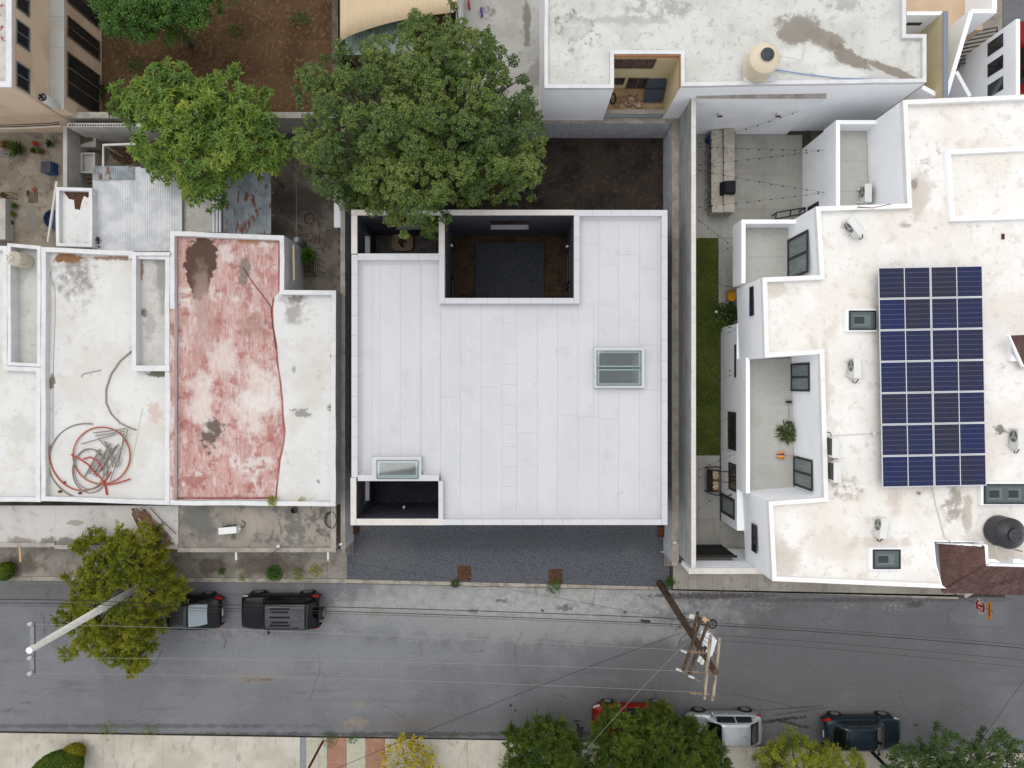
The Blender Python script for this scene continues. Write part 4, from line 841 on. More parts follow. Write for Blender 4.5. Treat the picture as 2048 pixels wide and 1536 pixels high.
# water tanks
def tank(label, x, y, z, m, lidm, r=.66, h=.86, marks=False, ribs=True):
    p = P(x,y,z); t = thing('water_tank', label, 'water tank', (p[0],p[1],z))
    prof = [(r*.97,0),(r,.05)]
    n = 7
    for i in range(n):
        a = .08+i*(h-.12)/n; prof += [(r,a),(r*1.0,a+(h-.12)/n*.7),(r*.985,a+(h-.12)/n*.8),(r*.985,a+(h-.12)/n*.92)]
    prof += [(r,h-.02),(r*.96,h+.03),(r*.62,h+.17),(r*.47,h+.24),(r*.45,h+.30),(.01,h+.30)]
    MB().lathe(prof, (0,0,0), 36).build('body', m, t, local=True)
    ld = MB().lathe([(r*.43,h+.30),(r*.43,h+.345),(r*.40,h+.36),(.01,h+.362)],(0,0,0),28).build('lid', lidm, t, local=True)
    mb = MB()
    for k in range(4): a = k*math.pi/2+.8; mb.obox((r*.25*math.cos(a),r*.25*math.sin(a),h+.364),(.05*math.cos(a),.05*math.sin(a),0),(-.014*math.sin(a),.014*math.cos(a),0),(0,0,.006))
    mb.build('lid_rib', M['black'], ld, local=True); return t
M['cream'] = mat('cream_plastic_tank', (236,222,196), .5, [N(1.5,(226,210,182),.45,.65,.5)]); M['darklid'] = mat('charcoal_plastic_lid', (66,68,78), .5)
tank('tall cream water tank with dark lid on the top white roof', 1514, 136, 6.12, M['cream'], M['darklid'], .68, 1.0)
M['blackwrap'] = mat('glossy_black_plastic_tank', (30,31,38), .25, [N(14,(52,54,62),.5,.62,.7,st=(1,1,.2))], bump=(16,.8,.03), spec=.5)
tank('black plastic water tank at the lower right corner of the roofs', 1996, 1060, UR+.05, M['blackwrap'], M['darklid'], .68, .8)
tank('small old cream water tank on the sunken roof strip at the left edge', 55, 524, LR-.24, mat('oldcream',(224,214,196),.6,[N(4,(196,182,160),.5,.65,.7)]), M['pvc'], .36, .95)
# brown shingle roof at the street corner
M['shingle'] = mat('brown_roof_shingle', (104,78,74), .85, [N(10,(84,60,56),.45,.62,.7,st=(.2,1,1)), N(2,(122,96,92),.52,.68,.6)], bump=(30,.3,.01), vary=.12)
MB().prism([p[:2] for p in PL([(1887,1092),(1965,1092),(1970,1136),(2300,1146),(2300,1188),(1893,1176)],5.4)], 0.1, 5.42).build('street_corner_wall', M['wwall'], rh)
sr = thing('shingle_roof', 'brown shingled hip roof over the street corner below the black water tank', 'shingle roof', (*P(1960,1150,5.5)[:2],5.4))
def slope(A,B_,C,D,nu,nv,stag,flip=False):
    A,B_,C,D = map(Vector,(A,B_,C,D)); nr = (B_-A).cross(D-A).normalized()
    if nr.z < 0: nr = -nr
    S = lambda u,v: (A*(1-u)+B_*u)*(1-v)+(D*(1-u)+C*u)*v
    under = [q-nr*.03 for q in (A,B_,C,D)]; bb = [q-nr*.14 for q in (A,B_,C,D)]
    mb = MB(); mb._add([*under,*bb],[(0,1,2,3),(7,6,5,4),(0,4,5,1),(1,5,6,2),(2,6,7,3),(3,7,4,0)]); mb.build('deck', M['rust'] if 0 else M['wood'], sr)
    for j in range(nv):
        off = (j%2)*stag/nu; cuts = [0]+[ (i+rnd.uniform(-.12,.12))/nu+off for i in range(1,nu)]+[1]
        cuts = sorted(c for c in cuts if 0 <= c <= 1)
        for a,b in zip(cuts,cuts[1:]):
            if b-a < .01: continue
            v0,v1 = j/nv,(j+1)/nv; g=.004; lift = .012+rnd.uniform(0,.012)
            q = [S(a+g*.6,v0),S(b-g*.6,v0),S(b-g*.6,v1+.02),S(a+g*.6,v1+.02)]
            lo = [x-nr*.028 for x in q]; hi = [q[0]+nr*(lift+.02),q[1]+nr*(lift+.02),q[2]+nr*lift,q[3]+nr*lift]
            mb = MB(); mb._add(lo+hi,[(4,5,6,7),(3,2,1,0),(0,1,5,4),(1,2,6,5),(2,3,7,6),(3,0,4,7)]); mb.build('shingle', M['shingle'], sr)
Ea = P(1877,1087,5.5); Eb = P(1884,1184,5.5); Ic = P(1970,1134,6.8); Id = P(1967,1092,6.8)
slope(Eb,Ea,Id,Ic,3,4,.5); slope(Eb,P(2200,1194,5.5),P(2200,1141,6.8),Ic,17,5,.5)
for k in range(5):
    a = Vector(Eb).lerp(Vector(Ic),k/5+.005); b_ = Vector(Eb).lerp(Vector(Ic),(k+1)/5-.005); MB().bar(a+Vector((0,0,.07)),b_+Vector((0,0,.07)),.2,.05).build('ridge_tile', M['shingle'], sr)
MB().bar(Vector(Id)+Vector((0,.0,-.1)),Vector(Ea)+Vector((0,.02,-.1)),.05,.2).build('gable_trim', M['wwall'], sr)
MB().prism([p[:2] for p in (Ic,P(2200,1141,6.8),P(2200,1133,6.8),P(1976,1127,6.8))],UR,6.78).build('rear_wall', M['wwall'], sr)
MB().prism([p[:2] for p in (P(1968,1089,6.8),Ic,P(1978,1128,6.8),P(1976,1090,6.8))],UR,6.78).build('rear_wall', M['wwall'], sr)
for i in range(2):
    t_ = MB(); x=1976+i*50; A=Vector(P(x,1098+30,UR)); 
    t_.prism([p[:2] for p in PL([(x,1118),(x+14,1118),(x+40,1133),(x+2,1132)],6.5)],UR,6.5); t_.build('buttress', M['wwall'], sr)
t = thing('dormer', 'small brown-roofed white dormer at the right edge of the roof', 'dormer', (*P(2040,700,UR)[:2],UR))
a,b_,c_,d_ = P(2018,671,7.0),P(2085,668,7.0),P(2085,735,UR+.3),P(2046,733,UR+.3)
mb = MB(); mb._add([a,b_,c_,d_,(a[0],a[1],a[2]-.08),(b_[0],b_[1],b_[2]-.08),(c_[0],c_[1],c_[2]-.08),(d_[0],d_[1],d_[2]-.08)],[(3,2,1,0),(4,5,6,7),(0,1,5,4),(1,2,6,5),(2,3,7,6),(3,0,4,7)]); mb.build('roof', M['shingle'], t)
MB().bar((a[0]-.03,a[1],a[2]),(d_[0]-.03,d_[1],d_[2]),.08,.12).build('trim', M['wwall'], t); MB().box(PX(2022,UR+.3),PX(2100,UR+.3),PY(722,UR+.3),PY(676,UR+.3),UR,UR+.3).build('base', M['wwall'], t)
# ================================================================ PATIO OF THE RIGHT HOUSE
M['patioc'] = mat('smooth_grey_patio_concrete', (168,167,160), .8, [N(.6,(154,152,145),.42,.62,.8), N(3,(142,140,132),.56,.7,.5,st=(2,.3,1)), N(9,(180,179,172),.56,.7,.4)], bump=(20,.08,.01))
pt = struct('patio', MB().box(8.6,16.0,-9.0,13.6,-.4,.02), M['joint'])
def pslab(x0,x1,y0,y1): MB().box(x0+.004,x1-.004,y0+.004,y1-.004,.02,.10).build('slab', M['patioc'], pt)
ygs = PY(476,.1); yge = PY(911,.1)
for (x0,x1) in ((8.62,11.2),(11.2,13.4),(13.4,15.49)):
    for (y0,y1) in ((ygs,9.3),(9.3,11.2),(11.2,13.3)): pslab(x0,x1,y0,y1)
for (x0,x1) in ((8.62,9.95),(9.95,11.09)):
    for (y0,y1) in ((yge,-5.6),(-5.6,-7.25),(-7.25,-8.75)): pslab(x0,x1,y1,y0)
pslab(11.09,12.9,-8.75,-7.3)
pslab(PX(1434,.1)+.02,12.48,3.05,ygs-.01) if 0 else [pslab(PX(1435,.1)+.02,12.48,a,b) for a,b in ((3.02,5.2),(5.2,ygs-.01))]
pslab(12.48,15.48,ygs-.0,7.5) if 0 else None
M['turfsoil'] = mat('lawn_ground', (84,92,42), .95, [N(.5,(58,70,26),.42,.62), N(1.2,(96,84,46),.55,.68,.7), N(8,(44,54,20),.5,.65)])
lawn = struct('lawn', MB().box(8.62,PX(1437,.1),yge+.01,ygs-.01,-.3,.10), M['turfsoil'])
# tall boundary wall, front wall, rear wall
ALB[0] = .74
M['roughconc'] = mat('rough_streaked_concrete', (186,187,188), .9, [N(.5,(168,169,171),.42,.62,.8), N(5,(206,207,208),.5,.64,.8,st=(1,.1,1)), N(4,(128,129,132),.53,.66,.8,st=(1,.12,2)), N(1.2,(198,196,192),.56,.7,.6), N(.8,(140,140,142),.6,.7,.6)], bump=(22,.4,.02))
ALB[0] = .72
t = thing('boundary_wall', 'tall rough grey concrete boundary wall left of the lawn', 'wall', (8.5,2,0))
MB().box(8.425,8.6,-8.6,14.5,0,4.66).build('wall', M['roughconc'], t)
for i in range(10): y0=-8.62+i*2.3; MB().box(8.41,8.625,y0+.003,min(y0+2.297,14.5),4.66,4.71).build('coping', M['capwarm'], t)
t = thing('front_wall', 'white front wall between the lawn patio and the pavement', 'wall', (10.5,-8.9,0))
MB().box(8.43,12.35,-9.0,-8.78,2.7,4.2).build('lintel', M['wwall'], t); MB().box(11.35,12.35,-9.0,-8.78,0,2.7).build('pier', M['wwall'], t); MB().box(8.4,12.37,-9.03,-8.75,4.2,4.25).build('coping', M['capwarm'], t)
t = thing('gate', 'black slatted sliding gate behind the white front wall', 'gate', (10.1,-8.6,0))
MB().box(8.66,11.2,-8.63,-8.59,.14,2.66).build('panel', M['black'], t)
for i in range(22): x=8.72+i*.113; MB().box(x,x+.05,-8.585,-8.55,.12,2.62).build('slat', M['black'], t)
MB().box(8.66,11.2,-8.64,-8.53,2.62,2.7).build('top_rail', M['black'], t)
ALB[0] = 1.05
M['pwall'] = mat('white_patio_wall', (230,232,236), .75, [N(.5,(216,218,223),.42,.62,.7), N(3,(206,207,211),.58,.72,.4)])
ALB[0] = .72
t = thing('patio_wall', 'white wall at the head of the patio with two wall lights', 'wall', (12.5,13.4,0))
MB().box(8.62,PX(1652,4.9),13.33,13.55,0,4.9).build('wall', M['pwall'], t)
for i in range(4): a=8.6; L=(PX(1652,4.9)-8.6)/4; MB().box(a+i*L+.003,a+(i+1)*L-.003,13.30,13.58,4.9,4.95).build('coping', M['cap'], t)
# barbecue counter
M['counter'] = mat('weathered_concrete_counter', (190,184,174), .85, [N(1.5,(168,160,148),.42,.62,.8), N(4,(136,130,122),.55,.68,.7), N(2,(176,146,112),.6,.7,.5)], bump=(20,.2,.01))
t = thing('barbecue_counter', 'long two-level weathered concrete counter on the patio', 'counter', (*P(1443,340,.5)[:2],.1))
zc_=1.05; X0,X1,Xm = PX(1425,zc_),PX(1469,zc_),PX(1448,zc_); Y0,Y1=PY(424,zc_),PY(254,zc_)
MB().box(X0,Xm-.003,Y0+.42,Y1-.1,.1,.86).build('low_top', M['counter'], t); MB().box(Xm,X1,Y0,Y1,.1,zc_).build('high_top', M['counter'], t); MB().box(X0,Xm-.003,Y0,Y0+.415,.1,.98).build('end_block', M['counter'], t)
MB().box(X0+.08,Xm-.1,Y0+.5,Y1-.3,.861,.866).build('stain_strip', M['counter'], t)
t = thing('grill_cover', 'black cover draped over the counter grill', 'grill cover', (*P(1458,375,1.3)[:2],zc_))
mb = MB(); x0,x1,y0,y1 = PX(1445,1.2),PX(1470,1.2),PY(388,1.2),PY(362,1.2)
mb._add([(x0-.06,y0,.87),(x1+.02,y0-.02,zc_-.1),(x1+.02,y1+.02,zc_-.1),(x0-.06,y1,.87),(x0+.1,y0+.04,1.36),(x1-.03,y0+.03,1.42),(x1-.03,y1-.03,1.42),(x0+.1,y1-.04,1.36)],[(4,5,6,7),(0,1,5,4),(1,2,6,5),(2,3,7,6),(3,0,4,7)]); mb.build('cover', mat('black_cloth',(24,26,36),.8,bump=(14,.5,.03)), t)
single('gas_bottle', MB().lathe([(.16,0),(.17,.05),(.17,.42),(.12,.5),(.05,.53),(.05,.6)],(PX(1418,.4),PY(278,.4),.1),18), mat('bluebottle',(26,48,120),.4), 'round blue gas bottle beside the far end of the concrete counter', 'gas bottle')
st0 = None
for i in range(7):
    y = 300+i*19; p = P(1416,y,.1)
    if st0 is None:
        st0 = thing('bar_stool', 's', 'bar stool', (p[0],p[1],.1)); 
        MB().box(-.15,.15,-.16,.16,.62,.66).build('seat', M['black'], st0, local=True); MB().bar((-.15,-.15,.92),(-.15,.15,.92),.03,.12).build('backrest', M['black'], st0, local=True)
        for sx in (-1,1):
            for sy in (-1,1): MB().tube([(sx*.13,sy*.14,.62),(sx*.17,sy*.18,0)],.013,5).build('leg', M['black'], st0, local=True)
        o = st0
    else: o = copy_tree(st0, None, (p[0],p[1],.1))
    o.location = (p[0],p[1],.1); o['group'] = 'black bar stools at the concrete counter'
    o['label'] = 'black bar stool at the concrete counter, '+('first','second','third','fourth','fifth','sixth','last')[i]+' from the far end'
# black frame table + wall box
t = thing('patio_table', 'black steel table frame on the patio next to the upper terrace', 'table', (*P(1578,428,.7)[:2],.1))
for (a,b) in (((-.75,-.3),(.75,-.0)),((-.7,.05),(.8,.3)),((-.75,-.3),(-.7,.05)),((.75,0),(.8,.3)),((0,-.15),(.05,.2))): MB().bar((a[0],a[1],.72),(b[0],b[1],.72),.07,.05).build('top_rail', M['black'], t, local=True)
for (x,y) in ((-.72,-.27),(.72,0),(-.67,.05),(.77,.27)): MB().box(x-.03,x+.03,y-.03,y+.03,0,.70).build('leg', M['black'], t, local=True)
for i,(x) in enumerate((1440,1556)):
    zz = 2.9; yy = 13.33; p=(PX(x,zz),yy,zz); t = thing('wall_light', 'small black and white box light on the white patio wall, '+('left' if i==0 else 'right')+' one', 'wall light', p, group='box lights on the patio wall')
    MB().box(-.12,.12,-.1,0,-.06,.22).build('housing', M['pvc'], t, local=True); MB().box(-.12,.12,-.115,-.101,-.08,.08).build('lens', M['black'], t, local=True)
# swing seat
M['wicker'] = mat('brown_wicker_cushion', (120,98,80), .9, [N(20,(94,74,58),.5,.65,.7)]); M['cush'] = mat('patterned_cushion', (200,182,148), .9, [N(14,(96,72,54),.52,.58,.95), N(9,(224,208,176),.55,.65,.6)])
p = P(1432,960,.5); t = thing('swing_seat', 'swing seat with curved black frame, brown seat and patterned cushions on the patio', 'swing seat', (p[0],p[1],.1))
for s in (-1,1):
    MB().tube([(-.5,s*.62,.05),(.1,s*.66,.02),(.55,s*.62,.05)],.03,6).build('base_bar', M['black'], t, local=True)
    MB().tube([(-.5,s*.62,.05),(-.46,s*.62,1.0),(-.3,s*.62,1.55),(.1,s*.62,1.78)],.03,6).build('side_bar', M['black'], t, local=True)
MB().tube([(.1,-.62,1.78),(.34,-.58,1.8),(.48,-.4,1.8),(.54,0,1.8),(.48,.4,1.8),(.34,.58,1.8),(.1,.62,1.78)],.03,6).build('top_hoop', M['black'], t, local=True)
MB().tube([(.54,0,1.8),(.1,0,1.2)],.014,5).build('hanger', M['black'], t, local=True)
MB().box(-.42,.18,-.56,.56,.4,.5).build('seat', M['wicker'], t, local=True)
MB().obox((-.42,0,.72),(.05,0,.25),(0,.56,0),(.04,0,-.01)).build('backrest', M['black'], t, local=True)
for s,a in ((1,.2),(-1,-.1)):
    mb = MB(); mb.ball((0,0,0),1,12,8); mb.v = [(math.copysign(abs(v[0])**.6,v[0])*.19, math.copysign(abs(v[1])**.6,v[1])*.23, v[2]*.07) for v in mb.v]; mb.v=[(v[0]*math.cos(a)-v[1]*math.sin(a)-.1, v[0]*math.sin(a)+v[1]*math.cos(a)+s*.28, v[2]+.57) for v in mb.v]
    mb.build('cushion', M['cush'], t, local=True)
# yellow chair, floor drain, hammer things
p = P(1461,593,.4); t = thing('tub_chair', 'bright yellow plastic tub chair half under the overhang', 'chair', (p[0],p[1],.1)); my = mat('yellow_plastic',(226,164,30),.45)
prof = []; mb = MB(); mb.smooth=True
for i in range(13):
    a = -2.2+4.4*i/12
    for r_,z_ in ((.22,.42),(.30,.46),(.34,.62+.12*math.cos(a*.7))): mb.v.append((-r_*math.cos(a)*1.0, r_*math.sin(a)*.9, z_))
for i in range(12):
    for k in range(2): a=i*3+k; mb.f.append((a,a+1,a+4,a+3))
mb.build('backrest', my, t, local=True); MB().lathe([(.05,.40),(.22,.40),(.25,.44),(.01,.43)],(0,0,0),18).build('seat', my, t, local=True)
for sx in (-1,1):
    for sy in (-1,1): MB().tube([(sx*.14,sy*.14,.4),(sx*.24,sy*.24,0)],.014,5).build('leg', M['wood'], t, local=True)
single('floor_drain', MB().box(*(lambda p:(p[0]-.06,p[0]+.06,p[1]-.06,p[1]+.06))(P(1442,1054,.1)),.1,.106), M['steel'], 'square grey floor drain in the front part of the patio', 'drain')
# things on the long terrace
t = thing('barbell', 'barbell with black plates lying on the long terrace', 'barbell', (*P(1577,824,TR+.1)[:2],TR+.02))
MB().tube([(0,-.62,.14),(0,.62,.14)],.014,6).build('bar', M['steel'], t, local=True)
for s in (-1,1): MB().lathe([(.13,-.05),(.14,-.04),(.14,.04),(.13,.05)],(0,s*.5,.14),20,(0,1,0)).build('plate', M['black'], t, local=True)
t = thing('broom', 'broom with orange and yellow striped head leaning on the terrace wall', 'broom', (*P(1563,910,TR)[:2],TR+.02))
MB().tube([(0,0,.2),(.95,.0,.85)],.016,6).build('handle', mat('broomstick',(176,142,112),.6), t, local=True)
for i,c in enumerate(((226,120,40),(236,196,70),(120,60,110),(236,150,50))): MB().obox((-.08+.0*i,-.12+i*.08,.1),(.16,.02*(i-1.5),.02),(0,.036,0),(-.03,0,.06)).build('bristle_band', mat('bristle%d'%i,c,.8), t, local=True)
# ================================================================ NORTH: tall white roof, yellow courtyard, neighbours
NZ, NR = 6.05, 5.85
M['nroof'] = mat('weathered_white_roof', (226,226,222), .9, [N(.5,(208,208,203),.42,.62,.8), N(2.4,(186,185,180),.54,.68,.6), N(6,(150,148,142),.62,.72,.6), N(18,(120,117,112),.66,.76,.5), V(5,(110,106,100),.05,.02,.6,m=(1,.45,.6)),
    Bl(1155,55,NR,34,32,(120,114,106),.75,n=.9,ns=1.6,soft=.3,k=(4,.42,.55)), Bl(1155,58,NR,26,24,(214,214,214),.8,n=.5,ns=1.6,soft=.3), Bl(1320,18,NR,60,20,(160,158,152),.65,n=.9,ns=1.6,soft=.5,k=(3,.4,.55)), Bl(1240,40,NR,80,8,(176,174,168),.6,n=.9,ns=2,soft=.5),
    Bl(1600,62,NR,44,36,(146,140,130),.9,n=.55,ns=1.6,soft=.25), Bl(1650,80,NR,46,20,(150,143,132),.9,n=.5,ns=1.6,soft=.2,rot=-25), Bl(1700,115,NR,50,16,(140,132,122),.9,n=.5,ns=1.6,soft=.2,rot=-32), Bl(1790,145,NR,70,9,(146,136,122),.9,n=.4,ns=1.6,soft=.2,rot=-22), Bl(1610,110,NR,46,22,(238,238,236),.8,n=.6,ns=1.6,soft=.25), Bl(1680,145,NR,60,10,(238,238,236),.7,n=.6,ns=1.6,soft=.25), Bl(1300,104,NR,60,4,(130,126,120),.7,n=.9,ns=3,soft=.3), Bl(1690,10,NR,30,14,(160,156,150),.6,n=.9,ns=3,soft=.4)], bump=(14,.15,.02))
nh = thing('house', 'tall house with stained white roof, cream water tank and small yellow courtyard', 'house', (*P(1450,60,0)[:2],0))
w_ = .17
o_ = [(1089,-120),(1812,-120),(1812,68),(1853,68),(1853,164),(1362,167),(1362,110),(1228,108),(1228,174),(1089,176)]
o_ = [(1089,-120),(1812,-120),(1812,68),(1853,68),(1853,164),(1362,172),(1362,108),(1228,108),(1228,176),(1089,176)]
np_ = wob([(p[0],p[1]) for p in PL(o_, NZ)], .012)
MB().prism(np_, 0, NR).build('wall', M['wwall'], nh); MB().ring(np_, w_, NR, NZ).build('parapet', M['lparapet'], nh)
cc = np_ if sum(np_[i][0]*np_[(i+1)%len(np_)][1]-np_[(i+1)%len(np_)][0]*np_[i][1] for i in range(len(np_)))>0 else np_[::-1]
MB().sheet(inset(cc,w_+.002), NR+.006).build('roof', M['nroof'], nh)
# yellow linings of the courtyard
M['yellow'] = mat('cream_yellow_wall', (228,212,172), .8, [N(1,(218,200,158),.42,.62,.6), N(5,(196,172,122),.6,.72,.4)]); M['orange'] = mat('orange_wall_band', (204,146,104), .8)
x0,x1,yn,ys = PX(1229,NZ),PX(1361,NZ),PY(109.5,NZ),PY(174,NZ)
MB().box(x0+.003,x1-.003,yn-.025,yn-.002,2.46,NZ-.27).build('yellow_lining', M['yellow'], nh); MB().box(x0+.003,x1-.003,yn-.025,yn-.002,NZ-.265,NZ-.004).build('orange_band', M['orange'], nh)
MB().box(x1-.025,x1-.002,ys,yn-.03,2.46,NZ-.27).build('yellow_lining', M['yellow'], nh); MB().box(x1-.025,x1-.002,ys,yn-.03,NZ-.265,NZ-.004).build('orange_band', M['orange'], nh)
M['brownglass'] = mat('dim_curtained_window', (84,66,64), .2, [N(6,(120,92,86),.5,.6,.8,st=(3,3,.1))])
def winy(x0,x1,y,z0,z1,n,m,par):
    t = MB().box(x0,x1,y-.012,y-.002,z0,z1).build('window', m, par); f = MB(); w=.05
    for a,b,c,e in ((x0-w/2,x0+w/2,z0-w/2,z1+w/2),(x1-w/2,x1+w/2,z0-w/2,z1+w/2),(x0+w/2,x1-w/2,z0-w/2,z0+w/2),(x0+w/2,x1-w/2,z1-w/2,z1+w/2)): f.box(a,b,y-.04,y-.003,c,e)
    for k in range(1,n): xx=x0+(x1-x0)*k/n; f.box(xx-w/2,xx+w/2,y-.045,y-.003,z0+w/2,z1-w/2)
    f.build('frame', M['wood'], t)
winy(x0+.03,x0+1.95,yn-.026,4.8,5.7,4,M['brownglass'],nh); winy(x0+.03,x0+.85,yn-.026,3.0,3.7,2,M['darkglass'],nh); winy(x0+1.05,x0+2.0,yn-.026,2.55,3.7,2,M['darkglass'],nh)
MB().box(x0-.6,x1-.03,13.62,yn-.03,0,2.45).build('courtyard_floor', mat('yellow_courtyard_tiles',(186,158,120),.8,[N(2,(160,132,98),.45,.65,.7)]), nh)
t = thing('door_panel', 'dark grey panel leaning across the small yellow courtyard', 'panel', (PX(1310,3.2),PY(184,3.0),2.45))
MB().obox((0,.1,.72),(.46,0,0),(0,.42,.6),(0,.03,-.02)).build('panel', mat('slate_panel',(66,76,86),.5), t, local=True); MB().obox((0,.1,.75),(.48,0,0),(0,.02,.03),(0,.03,-.02)).build('rail', M['frame'], t, local=True)
# rubbish in the courtyard
mb = MB()
for i in range(26):
    p = P(rnd.gauss(1258,15),rnd.gauss(199,6),2.6); s=rnd.uniform(.06,.2); mb.ball((p[0],p[1],2.45+s*.4),s,7,5,(1,rnd.uniform(.6,1.2),.6))
single('rubbish_heap', mb, mat('plastic_rubbish',(150,120,96),.6,[N(4,(190,176,160),.5,.62,.8),N(7,(92,70,54),.55,.65,.8)]), 'heap of sacks and plastic rubbish in the small yellow courtyard', 'rubbish', kind='stuff')
single('tyre_hoop', MB().tube([(PX(1226,2.6)+.12*math.cos(a),PY(197,2.6)+.26*math.sin(a),2.58+.08*math.cos(a)) for a in [2*math.pi*i/20 for i in range(21)]],.035,6), M['rubber'], 'black rubber hoop lying at the left of the yellow courtyard', 'tyre')
# lower grey rear wall and annex south of the roof
ALB[0] = .95
M['bluegrey'] = mat('blue_grey_render', (176,180,184), .9, [N(.8,(158,162,167),.42,.62,.8), N(4,(198,200,202),.54,.68,.6,st=(.4,1,1)), N(3,(130,130,128),.58,.7,.6)], bump=(12,.15,.02))
ALB[0] = .72
t = thing('annex', 'low blue-grey flat-roofed annex between the big tree and the yellow courtyard', 'annex', (*P(1145,205,2.6)[:2],0))
MB().box(PX(1083,2.6),PX(1198,2.6),PY(222,2.6),PY(180,2.6)+.4,0,2.55).build('block', M['bluegrey'], t)
MB().box(PX(1082,2.6),PX(1198,2.6)-.003,PY(228,2.6),PY(221.8,2.6),0,2.61).build('edge', M['cap'], t)
t = thing('courtyard_parapet', 'stained grey parapet closing the yellow courtyard on the street side', 'wall', (*P(1272,222,2.5)[:2],0))
MB().box(PX(1198,2.6),PX(1352,2.6),PY(228,2.6),PY(221,2.6),0,2.6).build('wall', M['bluegrey'], t); MB().box(PX(1197,2.6),PX(1352,2.6),PY(228.5,2.6),PY(219.5,2.6),2.6,2.66).build('coping', M['cap'], t)
# concrete yard and red-blue things left of that house
M['pale2'] = mat('pale_concrete_yard', (196,194,188), .9, [N(.6,(178,176,170),.42,.62,.8), N(3,(156,153,146),.56,.7,.6), N(9,(110,106,100),.64,.72,.7), Bl(1053,45,0.2,7,40,(128,124,118),.85,n=.8,ns=2,soft=.3), Bl(975,25,.2,16,14,(128,124,118),.7,n=.9,ns=2.5,soft=.4,k=(4,.4,.55)), Bl(1070,150,.2,14,24,(140,136,130),.6,n=.9,ns=2.5,soft=.4)], bump=(14,.15,.02))
struct('concrete_yard', MB().prism(PL([(915,-150),(1130,-150),(1130,238),(915,238)],.2), -.3, .2), M['pale2'])
single('yard_divider', MB().box(PX(912,2.2),PX(922,2.2),PY(60,2.2),PY(-150,2.2),0,2.2), M['lparapet'], 'white wall edge between the beige awning and the concrete yard', 'wall')
for i,(x,y,c) in enumerate(((938,10,(190,60,66)),(963,24,(86,74,170)))):
    p=P(x,y,.3); single('plastic_toy', MB().obox((p[0],p[1],.3),(.05,.02,.02),(-.03,.2,.02),(0,0,.08)), mat('toy%d'%i,c,.5), ('red' if i==0 else 'violet')+' plastic thing standing in the concrete yard at the top', 'toy')
# awning
M['awning'] = mat('beige_awning_cloth', (222,200,166), .85, [N(3,(212,190,156),.45,.65,.6,st=(4,.3,1)), N(.7,(228,208,176),.5,.7,.5)], bump=(3,.3,.08))
t = thing('awning', 'large beige cloth awning with a curved front edge behind the big tree', 'awning', (*P(790,10,3)[:2],2.2))
mb = MB(); mb.smooth=True; za=3.0; n=16
for i in range(n+1):
    u=i/n; x=680+(915-680)*u; yb = 82-58*u**.75 if i else 84; yb += 10*math.sin(math.pi*u)*-.6
    for j in range(6): v=j/5; yy=-130+(yb+130)*v; q=P(x,yy,za-.25*math.sin(math.pi*u)*math.sin(math.pi*min(1,v))); mb.v.append(q)
for i in range(n):
    for j in range(5): a=i*6+j; mb.f.append((a,a+1,a+7,a+6))
o=mb.build('cloth', M['awning'], t); md=o.modifiers.new('solid','SOLIDIFY'); md.thickness=.012
for x,y in ((681,84),(914,22)): q=P(x,y,za); MB().tube([(q[0],q[1],.1),(q[0],q[1],za+.03)],.04,6).build('post', M['steel'], t)
t = thing('lean_to_roof', 'green corrugated lean-to roof peeping out below the beige awning', 'tin roof', (*P(770,80,2.2)[:2],.1))
for i in range(4): corr('tin_sheet', PX(690+i*34,2.2), PX(725+i*34,2.2), PY(110,2.2), PY(40,2.2), 2.2+.01*i, mat('greentin%d'%i,(150+8*(i%2),168,158),.6,[N(3,(110,124,116),.5,.65,.7)]), t)
for xx in (694,826): MB().box(PX(xx,2.2)-.04,PX(xx,2.2)+.04,PY(105,2.2)-.04,PY(105,2.2)+.04,.1,2.17).build('post', M['wood'], t)
# brown yard, its walls
M['drygrass'] = mat('brown_dry_leaf_ground', (100,76,52), .95, [N(.5,(82,58,38),.42,.62,.9), N(5,(128,100,70),.52,.66,.8), N(14,(60,42,28),.54,.66,.8), N(.8,(64,74,34),.6,.7,.7), V(9,(190,176,150),.06,.02,.7,m=(2,.45,.6))], bump=(12,.8,.06))
struct('dry_garden', MB().prism(PL([(150,-200),(915,-200),(915,228),(150,228)],.05), -.4, .05), M['drygrass'])
M['darkwall'] = mat('dark_old_wall', (110,98,88), .9, [N(2,(84,74,66),.42,.62,.8), N(6,(136,124,112),.56,.7,.5)])
single('garden_wall', MB().box(PX(664,2.1),PX(676,2.1),PY(246,2.1),PY(-200,2.1),0,2.1), M['darkwall'], 'dark old wall between the brown garden and the beige awning', 'wall')
single('garden_wall', MB().box(PX(126,2.3),PX(676,2.3)-.003,PY(236,2.3),PY(224,2.3),0,2.3), M['cap'], 'long grey wall at the foot of the brown garden, behind the yards', 'wall')
# three-storey tan house in the top left corner
ALB[0] = .95
M['tan'] = mat('tan_wall_paint', (214,192,168), .85, [N(.6,(194,168,142),.42,.62,.7), N(1.6,(222,200,176),.6,.68,.6,st=(1,1,.5)), N(5,(178,152,128),.62,.74,.4)])
ALB[0] = .72
M['terr_tl'] = mat('flaking_roof_paint', (214,210,206), .9, [N(2,(190,184,178),.42,.62,.7), N(3,(150,84,64),.58,.64,.9)])
th = thing('house', 'tan painted house with tall side windows in the top left corner', 'house', (*P(40,100,0)[:2],0))
Z1,Z0_=5.9,3.2
X1=PX(23,Z1); Y0=PY(174,Z1)
up_=[(X1-14,Y0),(X1,Y0),(X1,Y0+20),(X1-14,Y0+20)]
MB().box(X1-14,X1,Y0,Y0+20,0,Z1-.15).build('upper_wall', M['tan'], th); MB().ring([(X1-14,Y0),(X1,Y0),(X1,Y0+20),(X1-14,Y0+20)],.25,Z1-.15,Z1).build('parapet', M['lparapet'], th)
